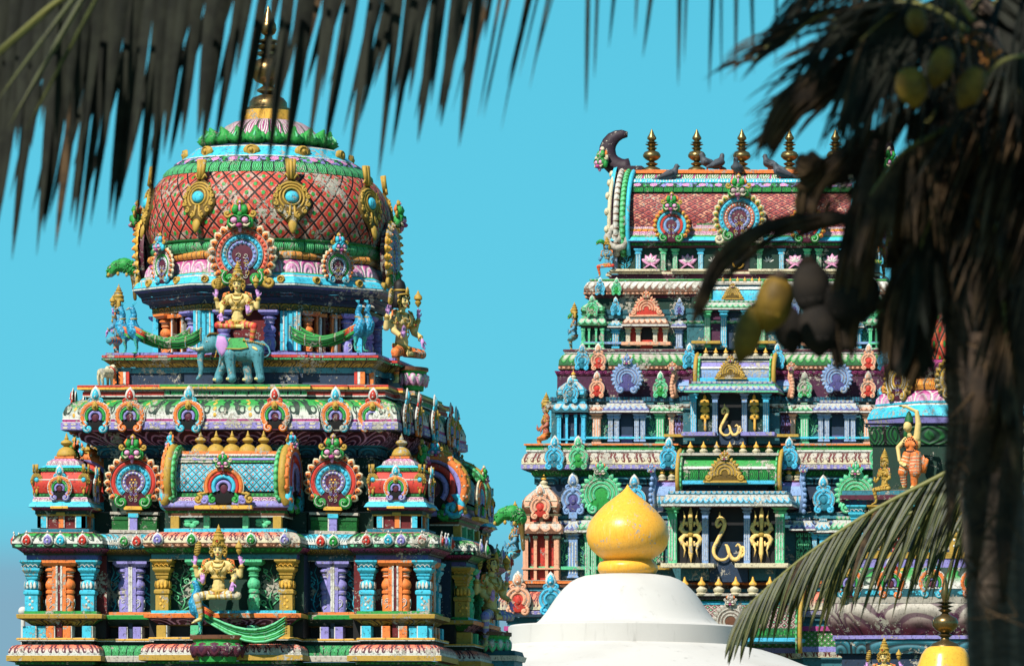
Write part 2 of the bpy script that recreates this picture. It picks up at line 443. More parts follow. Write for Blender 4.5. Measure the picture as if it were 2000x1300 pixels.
def hide_empty_tree(o):
    for c in list(o.children): hide_empty_tree(c); bpy.data.objects.remove(c)
    bpy.data.objects.remove(o)
def copy_tree(o, parent=None):
    c = o.copy(); S.collection.objects.link(c); c.parent = parent
    for ch in list(o.children): copy_tree(ch, c)
    return c
def stepped(hx, hy, bx, by):
    """axis-aligned stepped plan; bx,by: [(limit, out, tag)] from the centre outwards, last limit None. CCW from front-left"""
    def side(h, bays):
        seq = []; x0 = -h
        left = [(lim if lim else h, o_, t) for lim, o_, t in bays]
        segs = []; prev = 0
        for lim, o_, t in left: segs.append((prev, lim, o_, t)); prev = lim
        res = []
        for a, b, o_, t in reversed(segs[1:]): res.append((-b, -a, o_, t))
        res.append((-segs[0][1], segs[0][1], segs[0][2], segs[0][3]))
        for a, b, o_, t in segs[1:]: res.append((a, b, o_, t))
        return res
    pts = []; tg = []
    for k, (h, d, bays) in enumerate(((hx, hy, bx), (hy, hx, by), (hx, hy, bx), (hy, hx, by))):
        ss = side(h, bays)
        for i, (a, b, o_, t) in enumerate(ss):
            for (q, isend) in ((a, False), (b, True)):
                x, y = q, -(d+o_)
                for _ in range(k): x, y = -y, x
                if not isend or i < len(ss)-1: pts.append((x, y)); tg.append(t if not isend else 's')
        # last point of the side is the first of the next
    return pts, tg
def rot4(x, y, k):
    for _ in range(k): x, y = -y, x
    return x, y
# ------------------------------------------------------------------ ornaments, drawn in photo pixels (x right, z up, facing -Y), scaled when placed
def leafo(cx, cz, w, h, ang=0, n=14, tip=1.0):
    """pointed leaf outline; base at (cx,cz), pointing along ang (degrees from +z, clockwise)"""
    pts = []; a = R(ang)
    for k in range(n):
        t = 2*math.pi*k/n; x = w/2*math.sin(t)*(1 if math.cos(t) < .2 else .86); z = h*(.42-.42*math.cos(t-math.pi*0)) if False else h*(.45+.45*math.cos(t))
        if abs(t) < 1e-6: z = h*(.95+.05*tip)
        pts.append((cx+x*math.cos(a)+z*math.sin(a), cz-x*math.sin(a)+z*math.cos(a)))
    return pts[::-1]
def disc(cx, cz, rx, rz=None, n=14): return [(cx+rx*math.cos(2*math.pi*k/n), cz+(rz or rx)*math.sin(2*math.pi*k/n)) for k in range(n)]
def o_spade(m, z0, s, col, y=0):
    """painted spade finial with white rim and two side curls"""
    m.puff(leafo(0, z0, 22*s, 30*s), 4*s, 'white', y); m.puff(leafo(0, z0+3*s, 15*s, 22*s), 7*s, col, y)
    m.ell((0, y-7*s, z0+9*s), 2.1*s, 'white', 6, 4); m.ell((0, y-6*s, z0+16*s), 1.6*s, 'white', 6, 4)
    for g in (-1, 1): m.spiral((g*10*s, z0), 5*s, col, 2.0*s, 1.0, 90, -g, y, [(g*2*s, y, z0+6*s)])
def o_kudu(c1='orange', c2='green', c3='lav', foot='turq', tip='turq', back='maroon'):
    """small horseshoe arch, about 58 wide and 88 high, origin at the arch centre"""
    m = MB()
    m.puff(disc(0, 0, 29, 29, 18), 2, 'black', 0, .9, 4); m.puff([(-20, -30), (20, -30), (14, -8), (-14, -8)], 1.5, 'maroon', 0, .8, 4)
    m.arc((0, 0), 25.5, 9, -48, 228, 6, c1); m.arc((0, 0), 30.2, 2.2, -40, 220, 3.5, 'white'); m.arc((0, 0), 21, 1.6, -40, 220, 5, 'white')
    m.arc((0, -1), 17, 6.5, -25, 205, 6, c2); m.arc((0, -2), 10.5, 6.5, -30, 210, 6.5, c3)
    m.puff(disc(0, -3, 7.5, 9, 10), 2.5, back, -1)
    for k in range(15):
        t = R(-40+k*260/14); m.ell((28.6*math.cos(t), -4, 28.6*math.sin(t)), (1.5, 1.8, 1.5), 'white', 5, 3)
    for g in (-1, 1):
        m.spiral((g*14, -24), 9, foot, 3.6, 1.15, 75 if g > 0 else 105, -g, 0, [(g*23, -2, -10)]); m.spiral((g*14, -24), 9.4, 'white', 1.1, .7, 75 if g > 0 else 105, -g, -4)
    m.puff(leafo(0, 10, 13, 20, 0), 5, 'gold', -5); m.ell((0, -11, 19), 3, 'gold', 6, 4)
    o_spade(m, 29, 1.0, tip, -1)
    return m
def o_drop(col, tip='white', s=1.0):
    """round painted medallion with a pointed top, worn white rim"""
    m = MB(); m.puff(leafo(0, -11*s, 24*s, 27*s), 3*s, 'white'); m.puff(leafo(0, -9*s, 18*s, 21*s), 6*s, col); m.arc((0, 0), 6.3*s, 2*s, -60, 240, 7*s, col)
    m.ell((0, -6*s, 1*s), 2.2*s, 'white', 6, 4); m.ell((0, -6*s, -6*s), 1.4*s, 'white', 6, 4); m.ell((0, -2*s, 17*s), (2*s, 2*s, 3*s), 'white', 6, 4)
    return m
def o_face(m, z, s, skin='green', eye='pink', brow='greend', horn='gold', y=0):
    """lion mask with goggle eyes, fangs and a crest; s is half its width"""
    E = m.ell
    E((0, y-.2*s, z), (.75*s, .45*s, .62*s), brow, 10, 6)
    for g in (-1, 1):
        E((g*.42*s, y-.6*s, z+.02*s), (.27*s, .24*s, .24*s), eye, 8, 6); m.arc((g*.42*s, z+.04*s), .36*s, .16*s, -20, 200, .75*s, skin, y, 8)
        E((g*.75*s, y-.3*s, z-.15*s), (.28*s, .25*s, .4*s), skin, 8, 5)
        m.tube([(g*.3*s, y-.6*s, z-.32*s), (g*.55*s, y-.7*s, z-.42*s), (g*.8*s, y-.6*s, z-.2*s)], [.12*s, .11*s, .03*s], 'cream', 5)
        m.spiral((g*.95*s, z+.55*s), .3*s, horn, .12*s, 1.0, 200 if g > 0 else -20, g, y-.2*s)
        m.tube([(g*.3*s, y-.3*s, z+.5*s), (g*.36*s, y-.4*s, z+.85*s), (g*.3*s, y-.3*s, z+1.15*s)], [.2*s, .27*s, .2*s], skin, 7)
        m.tube([(g*.55*s, y-.1*s, z+.6*s), (g*.68*s, y-.1*s, z+.95*s), (g*.55*s, y-.1*s, z+1.3*s)], [.1*s, .16*s, .03*s], 'orange', 5)
    E((0, y-.7*s, z-.38*s), (.26*s, .32*s, .2*s), 'mag', 8, 5); E((0, y-.5*s, z-.62*s), (.14*s, .2*s, .3*s), eye, 6, 5)
    E((0, y-.45*s, z+.5*s), (.2*s, .2*s, .2*s), skin, 8, 5); E((0, y-.4*s, z+.95*s), (.1*s, .15*s, .3*s), eye, 6, 5)
    m.puff(leafo(0, z+1.15*s, .55*s, .55*s), .3*s, horn, y-.1*s); E((0, y-.35*s, z+1.4*s), .12*s, 'pink', 6, 4)
def o_nasi(Rr, rings, pet=('orange', 'cream', 'dred'), npet=16, foot='green', face=('green', 'pink', 'greend', 'gold'), fs=None, core='maroon', flower=True, gap=52, side=None):
    """big horseshoe medallion: returns (disc mesh, petal rim mesh, face mesh)"""
    m = MB(); p = MB(); f = MB(); d = Rr*.13; r0 = Rr*.8
    m.puff(disc(0, -Rr*.03, Rr*.93, Rr*.9, 24), d*.6, 'maroon', 0, .92, d*1.1)
    r = Rr*.80
    for (col, w, style) in rings:
        w *= Rr; a = -50 if r > Rr*.5 else -64
        if style == 'ring': m.arc((0, 0), r-w/2, w, a, 180-a, d*.9, col, 0, 28)
        else:
            m.arc((0, 0), r-w/2, w, a, 180-a, d*.9, col, 0, 28); n = int(2.2*math.pi*r/w/1.25)
            for k in range(n):
                t = R(a+(180-2*a)*(k+.5)/n); m.ell(((r-w/2)*math.cos(t), -d*.85, (r-w/2)*math.sin(t)), (w*.26, d*.25, w*.26), style, 6, 4)
        m.arc((0, 0), r, Rr*.018, a, 180-a, d*1.0, 'white', 0, 24)
        r -= w*1.04
    m.puff(disc(0, -r*.15, r, r*1.15, 14), d*.3, core, -d*.1)
    rj = random.Random(int(Rr*7))
    for k in range(7):
        zz_ = -r*.1-Rr*.10*k; 
        for g in (-1, 1): m.spiral((g*r*(.34+.10*(k % 2)), zz_), r*.3, ('stone', 'lav', 'gold')[k % 3], r*.055, 1.0, rj.uniform(0, 360), g, -d*.62)
    if flower:
        for k in range(6): t = R(60*k); m.ell((r*.5*math.cos(t), -d*.5, r*.5*math.sin(t)-r*.1), (r*.17, d*.2, r*.17), 'yellow', 6, 4)
        m.ell((0, -d*.5, -r*.1), (r*.2, d*.3, r*.2), 'yellow', 6, 4); m.tube([(0, -d*.4, -r*.6), (0, -d*.4, -Rr*.85)], r*.06, 'yellow', 5)
    for g in (-1, 1):
        c = (g*Rr*.40, -Rr*.70); q = Rr*.22
        m.spiral(c, q, foot, Rr*.085, 1.2, 60 if g > 0 else 120, -g, -d*.3, [(g*Rr*.62, -d*.3, -Rr*.45)]); m.spiral(c, q*1.05, 'white', Rr*.016, .8, 60 if g > 0 else 120, -g, -d*1.3)
        if side: m.spiral((g*Rr*.78, -Rr*.82), Rr*.2, side, Rr*.07, 1.2, 120 if g > 0 else 60, g, -d*.2, [(g*Rr*.55, -d*.2, -Rr*.95)])
    a0, a1 = -38, 90-gap/2
    for g in (-1, 1):
        for k in range(npet//2):
            t = a0+(a1-a0)*k/(npet//2-1); t = t if g > 0 else 180-t; tr = R(t); bx, bz = Rr*.80*math.cos(tr), Rr*.80*math.sin(tr)
            an = 90-t + (-14 if g > 0 else 14); w = Rr*.30; h = Rr*.24
            p.puff(leafo(bx, bz, w, h*1.1, an), d*.8, pet[1]); p.puff(leafo(bx, bz, w*.72, h*.9, an), d*1.3, pet[0]); 
            p.ell((Rr*.9*math.cos(tr), -d*1.3, Rr*.9*math.sin(tr)), (Rr*.04, d*.3, Rr*.04), pet[2], 6, 4)
    o_face(f, Rr*1.0, fs or Rr*.40, *face, y=-d)
    return m, p, f
def put_nasi(tri, parent, loc, rz, sc, name='horseshoe_medallion'):
    """medallion with its petal rim and face crest as sub-parts"""
    o = inst(tri[0], name, parent, loc, rz, sc)
    for me, nm in ((tri[1], 'petal_rim'), (tri[2], 'lion_mask')):
        c = bpy.data.objects.new(nm, me); S.collection.objects.link(c); c.parent = o
    return o
def meshes3(t): return (meshof(t[0], 'horseshoe_medallion'), meshof(t[1], 'petal_rim'), meshof(t[2], 'lion_mask'))
def o_peacock_medal():
    """gold peacock-feather boss with a turquoise stone: about 62 wide, 100 high, origin at the stone"""
    m = MB(); m.puff([(0, 34), (14, 24), (27, 8), (31, -8), (24, -22), (12, -32), (0, -50), (-12, -32), (-24, -22), (-31, -8), (-27, 8), (-14, 24)], 3, 'golddk', 0, .8, 3)
    m.arc((0, 2), 13.5, 4, 0, 360, 6, 'gold'); m.arc((0, 1), 19, 4, -50, 230, 5, 'gold'); m.arc((0, 0), 24.5, 4, -30, 210, 4.5, 'gold')
    m.puff(disc(0, 1, 10.5, 9.5), 6, 'turq', -3)
    for g in (-1, 1):
        for k in range(5):
            t = R(-70+k*27) if g > 0 else R(250-k*27); m.spiral((26.5*math.cos(t), -2+26.5*math.sin(t)), 4.6, 'gold', 1.9, 1.0, 90, g, -2)
        m.tube([(g*3, -3, -12), (g*4, -3, -28), (g*11, -3, -34)], [2, 2, 1.4], 'gold', 5); m.tube([(g*3, -2, 30), (g*9, -3, 38), (g*12, -2, 33)], [2.4, 2, 1.4], 'gold', 5)
        m.tube([(g*4, -2, 34), (g*5, -3, 62)], [3, 4], 'gold', 5)
    m.puff(leafo(0, -34, 14, 24, 180), 5, 'gold', -1); m.tube([(0, -4, 30), (0, -4, 62)], [3, 3.5], 'gold', 5)
    return m
def kalasha(m, c, s, mat, seg=14, lob=True):
    """pot finial 1 unit high"""
    m.lathe(c, [(.0, 0), (.40*s, 0), (.42*s, .04*s), (.40*s, .10*s), (.36*s, .20*s), (.30*s, .29*s), (.20*s, .36*s), (.13*s, .40*s), (.12*s, .44*s)], mat, seg, 10 if lob else 0, .07)
    m.lathe(c, [(.12*s, .44*s), (.22*s, .50*s), (.26*s, .57*s), (.22*s, .65*s), (.12*s, .70*s), (.08*s, .73*s), (.10*s, .78*s), (.06*s, .84*s), (.02*s, 1.0*s), (0, 1.02*s)], mat, seg)
# ---- columns in photo pixels; origin at the foot
def col_square(h=99, c='turq', w=1.0, motif='white'):
    m = MB(); s = h/99.0; q = w
    def P(r, mat=c): m.prism((0, 0, 0), [(a*q, a*q, z*s) for a, z in r], mat)
    P([(12.5, 0), (12.5, 31), (11.5, 32)]); P([(14, 32), (15, 34), (15, 39), (13, 41)])
    m.lathe((0, 0, 0), [(10*q, 41*s), (13*q, 45*s), (14.5*q, 51*s), (13*q, 57*s), (10*q, 61*s), (9.5*q, 64*s)], c, 12, 8, .06)
    P([(11, 62), (12, 65), (12, 67)]); P([(11, 67), (13.5, 70), (13.5, 72)]); P([(12, 72), (16.5, 78), (17.5, 80), (17.5, 83), (15, 84)])
    P([(13, 84), (14, 88), (20, 94), (21.5, 96), (21.5, 99)])
    for k in range(4):
        M = Matrix.Rotation(k*math.pi/2, 4, 'Z'); m.M = M
        if motif:
            for i in range(4): m.puff(disc((-1)**i*2.4*q, (6+6.5*i)*s, 2.6*q, 3.0*s, 8), 1.2, motif, -12.4*q)
        for i in (-1, 0, 1): m.arc((i*9*q, 86*s), 4.2*q, 1.4*q, 0, 180, 2, motif or c, -17*q, 6)
        for i in (-1, 0, 1): m.puff(leafo(i*7*q, 43*s, 6*q, 15*s), 1.2, motif or c, -13.6*q)
        m.M = None
    return m
def col_round(h=99, c='orange', c2='white'):
    m = MB(); s = h/99.0
    m.lathe((0, 0, 0), [(11, 0), (11, 30*s), (9.5, 32*s), (9.5, 34*s), (12, 35*s), (12, 40*s), (9, 42*s), (12, 46*s), (13, 52*s), (11, 58*s), (8, 62*s), (8, 66*s), (10.5, 67*s), (10.5, 69*s, c2), (8.5, 70*s, c),
        (10.5, 73*s), (8.5, 75*s, c2), (11, 77*s, c), (14, 79*s), (14, 82*s), (10, 85*s), (9, 88*s), (14, 94*s)], c, 14)
    m.prism((0, 0, 0), [(14, 14, 88*s), (19, 19, 94*s), (19, 19, 99*s)], c)
    for k in range(4):
        m.M = Matrix.Rotation(k*math.pi/2, 4, 'Z'); m.spiral((0, 20*s), 5, c2, .9, 1.1, 0, 1, -10.5, [(-3, -11, 6*s), (4, -11, 13*s)]); m.M = None
    return m
# ------------------------------------------------------------------ left shrine tower
A1, CX1 = 110.0, 524.0
def T1(px_half, py, out_=0.0):
    """apparent half width and picture row of a front corner -> (half width in m, height)"""
    H = px_half*A1/(F+px_half); Y = A1-H-out_; return H, EZ+(PY-py)*Y/F
XC1 = (CX1-PX)*A1/F
def L1(x, y, z): return Vector((XC1+x, A1+y, z))
mpx = 107.3/F                    # metres per photo pixel on the lower front
tower = empty('shrine_tower', (XC1, A1, 0), 'broad square shrine tower with a red scaled dome and tall bronze finial', 'temple tower')
def bands(ref, spec, f):
    """spec: [ [ (hw,py),... , material ], ...] into sweep bands relative to the reference half width"""
    r = []
    for row in spec:
        pts = [(f(a, b)[0]-ref, f(a, b)[1]) for a, b in row[:-1]]; r.append((pts, row[-1]))
    return r
B1 = [(1.02, .20, 'm'), (1.61, -.27, 'r'), (None, 0, 'c')]
def Bn(a, b): return [(a, .20, 'm'), (b, -.27, 'r'), (None, 0, 'c')]
def sweep1(name, ref_px, spec, bays=B1, parent=tower, poly=None, capz=None, kind=None):
    ref = T1(ref_px, 1200)[0]
    if poly is None: pts, tg = stepped(ref, ref, bays, bays)
    else: pts, tg = poly(ref), None
    m = MB(); pw = [(XC1+x, A1+y) for x, y in pts]
    m.sweep(pw, bands(ref, spec, T1), tg)
    if capz is not None: m.cap(pw, T1(ref_px, capz)[1]-.003, 'dgreen')
    return m.build(name, parent, (XC1, A1, 0) if False else parent.location)
# courses below the frame, down to the ground
g0 = T1(415, 1300)[1]
mm = MB(); pts, tg = stepped(2.72, 2.72, B1, B1); pw = [(XC1+x, A1+y) for x, y in pts]
mm.sweep(pw, [([(.10, 0), (.10, .5)], 'maroon'), ([(.2, .5), (.2, .8)], 'gold'), ([(.02, .8), (.02, 1.1)], 'turqd'), ([(-.1, 1.1), (-.1, 3.0)], {'c': 'cream', 'm': 'turqd', '*': 'navy'}),
   ([(.05, 3.0), (.12, 3.2)], 'lotus_purple'), ([(.2, 3.2), (.32, 3.3), (.28, 3.6), (.1, 3.75)], 'k_green'), ([(0, 3.75), (0, 4.4)], 'tealb'), ([(.06, 4.4), (.06, 4.6), (0, 4.62)], 'gold'), ([(0, 4.62), (0, g0)], 'teal')], tg)
mm.build('plinth', tower, tower.location)
sweep1('base_moulding', 396, [
  [(404, 1302), (404, 1297), 'navy'], [(404, 1297), (410, 1297), 'maroon'], [(410, 1297), (411, 1291), 'bead_green'], [(411, 1290), (424, 1290), 'brown'],
  [(425, 1289.5), (425, 1279), {'r': 'stone', 's': 'gold', '*': 'gold'}], [(425, 1279), (422, 1278), 'white'],
  [(421, 1278), (422, 1273), (420, 1266), (414, 1260), (406, 1258), {'r': 'leaf_green_w', '*': 'k_coral'}],
  [(400, 1258), (400, 1251), 'dgreen'], [(400, 1251), (408, 1250.5), 'maroon'], [(408, 1250.5), (408, 1248), 'white'], [(409, 1248), (409, 1245.5), (407, 1244.8), 'yellow'], [(407, 1244.8), (372, 1244), 'stone']], Bn(.88, 1.8))
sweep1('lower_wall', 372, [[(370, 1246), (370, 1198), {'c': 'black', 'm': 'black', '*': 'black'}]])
sweep1('ledge', 372, [
  [(372, 1223), (384, 1220), 'golddk'], [(384, 1220), (396, 1211), (406, 1207), {'c': 'gold_petal', 'm': 'lotus_mar', 'r': 'dgreen', 's': 'greend'}],
  [(408, 1206.5), (409, 1199), (408, 1198.3), {'c': 'gold', 'm': 'orange', 'r': 'green', 's': 'gold'}], [(408, 1198.3), (397, 1197.8), 'stone'],
  [(396, 1197.8), (396, 1192.6), {'c': 'green', 'm': 'turq', 'r': 'orange', 's': 'green'}], [(396, 1192.6), (360, 1192), 'leaf_green_w']], Bn(.79, 1.86))
sweep1('main_wall', 364, [[(362, 1197), (362, 1084), {'c': 'dred', 'r': 'navy', 'm': 'dgreen', 's': 'navy'}]])
sweep1('architrave', 372, [
  [(368, 1094), (390, 1094), 'black'], [(390, 1093.5), (391, 1092), 'white'], [(392, 1091.5), (392, 1083), {'c': 'lavd', 'm': 'tealb', 'r': 'teal', 's': 'lavd'}],
  [(396, 1083), (397, 1080), 'dgreen'], [(397, 1080), (404, 1074), (409, 1070), {'c': 'lotus_purple_s', 'm': 'bead_green', 'r': 'gold_petal_s', 's': 'lotus_purple_s'}]], Bn(.82, 1.82))
sweep1('eave', 372, [
  [(409, 1070), (415, 1069), 'dgreen'], [(415, 1069), (416, 1061), {'c': 'bead_dots', 'm': 'bead_dots2', 'r': 'bead_turq', 's': 'bead_dots'}],
  [(416, 1060.5), (416, 1055), (412, 1048), (404, 1042), (394, 1040), {'c': 'k_green_s', 'm': 'k_coral_s', 'r': 'k_blue_s', 's': 'k_green_s'}], [(394, 1040), (330, 1038), 'stone']], Bn(.74, 1.89))
# columns of the main storey on the front and both sides
cw = {k: meshof(v, 'column') for k, v in {'bl': col_square(99, 'turq'), 'or': col_round(99, 'orange'), 'la': col_round(99, 'lav', 'white'), 'go': col_square(99, 'gold', 1.0, 'yellow'), 'gr': col_round(99, 'mint', 'lgreen')}.items()}
z0 = T1(396, 1192.3)[1]
mfin = MB(); mfin.box((-2.5, 0, 50), (7, 14, 100), 'orange', .05); mfin.box((3, -1, 50), (3.5, 14, 99), 'white', .05); mfin.box((0, -3, 96), (13, 18, 6), 'orange', .1)
mfin_r = meshof(mfin, 'door_jamb'); mf2 = MB(); mf2.box((-2.5, 0, 50), (7, 14, 100), 'lav', .05); mf2.box((3, -1, 50), (3.5, 14, 99), 'white', .05); mf2.box((0, -3, 96), (13, 18, 6), 'lav', .1)
mfin_l = meshof(mf2, 'door_jamb')
Hc = T1(383, 1200)[0]
for k in (0, 1, 3):
    for g in (-1, 1):
        for (dx, key, off) in ((383, 'bl', 0), (345, 'or', 0), (312, 'or', 0), (273, 'bl', 0), (212, 'la', -.27), (184, 'la', -.27), (121, 'go', .2), (56, 'gr', .2)):
            if dx == 383 and ((k == 1 and g == -1) or (k == 3 and g == 1)): continue
            x, y = rot4(g*dx*mpx, -(Hc+off-.02), k); inst(cw[key], 'column', tower, L1(x, y, z0), k*math.pi/2, mpx)
        for (dx, me, off) in ((336, mfin_r, 0), (321, mfin_r, 0), (203, mfin_l, -.27), (193, mfin_l, -.27)):
            flip = -1 if dx in (321, 193) else 1
            x, y = rot4(g*dx*mpx, -(Hc+off+.02), k); inst(me, 'door_jamb', tower, L1(x, y, z0), k*math.pi/2, (mpx*flip*(-g), mpx, mpx))
    # narrow slot panels between the jambs, and stub pilasters under the ledge
    for g in (-1, 1):
        zp = T1(390, 1234)[1]; Hp = T1(392, 1200)[0]
        for dx, c, w, y_ in ((383, 'turq', 18, .10), (312, 'orange', 15, .10), (345, 'orange', 15, .10), (273, 'turq', 18, .10), (121, 'gold', 18, -.1), (56, 'mint', 16, -.1), (212, 'lav', 15, .37), (184, 'lav', 15, .37)):
            m = MB(); m.box((0, 0, 0), (w*mpx, .3, 24*mpx), c, .05); m.box((-g*w*.56*mpx, .005, 0), (2.5*mpx, .29, 24*mpx), 'white', .02)
            x, y = rot4(g*dx*mpx, -Hp+y_, k); ob = m.build('pedestal_pilaster', None); ob.parent = tower; ob.location = L1(x, y, zp)-tower.location; ob.rotation_euler = (0, 0, k*math.pi/2)
        m = MB(); m.box((0, 0, 0), (11*mpx, .5, 150*mpx), 'dred', .02); x, y = rot4(g*328.5*mpx, -(Hc-.19), k); ob = m.build('slot_panel'); ob.parent = tower; ob.location = L1(x, y, T1(383, 1168)[1])-tower.location; ob.rotation_euler = (0, 0, k*math.pi/2)
        m = MB(); m.box((0, 0, 0), (8*mpx, .5, 150*mpx), 'navy', .02); x, y = rot4(g*198*mpx, -(Hc-.46), k); ob = m.build('slot_panel'); ob.parent = tower; ob.location = L1(x, y, T1(383, 1168)[1])-tower.location; ob.rotation_euler = (0, 0, k*math.pi/2)
# painted scrolls in relief on the panels beside the columns
def o_fern(c='turq'):
    m = MB(); pts = [(0, 0, 0), (-6, 0, 14), (-3, 0, 30), (4, 0, 46), (2, 0, 62), (-4, 0, 76), (0, 0, 88)]
    m.tube(pts, [1.6, 1.6, 1.5, 1.4, 1.2, 1, .6], c, 5)
    for i, (x, z, r) in enumerate(((-16, 12, 7), (10, 22, 6), (-16, 32, 7), (16, 42, 7), (-8, 54, 7), (12, 66, 6), (-12, 74, 5))):
        g = 1 if x > 0 else -1; m.spiral((x, z), r, c, 1.5, .9, 0 if g > 0 else 180, g, 0, [(x*.1, 0, z-14), (x*.6, 0, z-9)]); m.ell((x*1.4, 0, z+r), (1.4, 1, 2.4), c, 5, 4)
    return m
fern = meshof(o_fern('turq'), 'painted_scroll'); fern2 = meshof(o_fern('lgreen'), 'painted_scroll')
Hw = T1(362, 1200)[0]
for k in (0, 1, 3):
    for g in (-1, 1):
        for dx, off, me in ((238, -.27, fern), (160, -.27, fern), (88, .20, fern2)):
            x, y = rot4(g*dx*mpx, -(Hw+off+.006), k); inst(me, 'painted_scroll', tower, L1(x, y, z0+.02), k*math.pi/2, (mpx*g, mpx, mpx))
# round medallions on the eave
dr = {c: meshof(o_drop(c), 'eave_medallion') for c in ('red', 'lav', 'turq', 'green')}
He, ze = T1(417, 1055)
for k in (0, 1, 3):
    for g in (-1, 1):
        for dx, c, off in ((386, 'red', 0), (345, 'lav', 0), (320, 'turq', 0), (277, 'red', 0), (205, 'green', -.27), (180, 'red', -.27), (124, 'lav', .2), (58, 'green', .2)):
            x, y = rot4(g*dx*mpx, -(He+off), k); inst(dr[c], 'eave_medallion', tower, L1(x, y, ze), k*math.pi/2, mpx)
# ---- second storey core wall and its lotus frieze and great eave
BB = [(1.02, .0, 'm'), (1.5, -.06, 'r'), (None, 0, 'c')]
B2 = [(.82, .07, 'm'), (1.30, 0, 'r'), (None, -.07, 'c')]
sweep1('second_wall', 283, [[(300, 1040), (300, 1000), {'*': 'dgreen'}], [(300, 1000), (270, 998), 'stone'], [(270, 998), (270, 893), 'dgreen'], [(276, 893), (276, 888), 'navy'], [(280, 888), (280, 873), 'teal_rosette'], [(284, 872), (288, 869), 'tealb']], B2)
sweep1('lotus_frieze', 283, [[(288, 869), (300, 861), (309, 848), (312, 843), 'lotus_purple'], [(312, 843), (328, 841), 'black']], B2)
sweep1('great_eave', 283, [[(328, 841), (333, 838), 'lavd'], [(333, 838), (333, 824), 'bead_lav'], [(333, 824), (330, 823), 'white'], [(330, 823), (331, 818), 'mag'], [(331, 818), (330, 816.5), 'white'],
   [(330, 816.5), (330, 806), (326, 794), (317, 785), (304, 780), 'k_green'], [(304, 780), (290, 779), 'stone'],
   [(296, 780), (296, 774), 'dgreen'], [(301, 774), (301, 771.5), 'white'], [(301, 771), (301, 764), {'m': 'leaf_green_w', 'r': 'red', 'c': 'red', 's': 'red'}], [(299, 764), (299, 760.5), 'white'], [(304, 760.5), (308, 759.5), 'white'], [(309, 759.5), (309, 755.5), 'yellow'], [(309, 755.5), (309, 752), (307, 751.3), {'m': 'green', '*': 'red2'}], [(307, 751.3), (230, 750), 'stone']], B2)
kd = [meshof(o_kudu(foot='turq', tip='turq'), 'horseshoe_arch'), meshof(o_kudu(foot='orange', tip='red2'), 'horseshoe_arch')]
Hk, zk = T1(334, 812)
for k in (0, 1, 3):
    for dx, c, off in ((-272, 0, -.07), (-202, 1, 0), (-85, 0, .07), (85, 1, .07), (202, 0, 0), (272, 1, -.07)):
        x, y = rot4(dx*mpx, -(Hk+off+.01), k); inst(kd[c], 'horseshoe_arch', tower, L1(x, y, zk), k*math.pi/2, mpx)
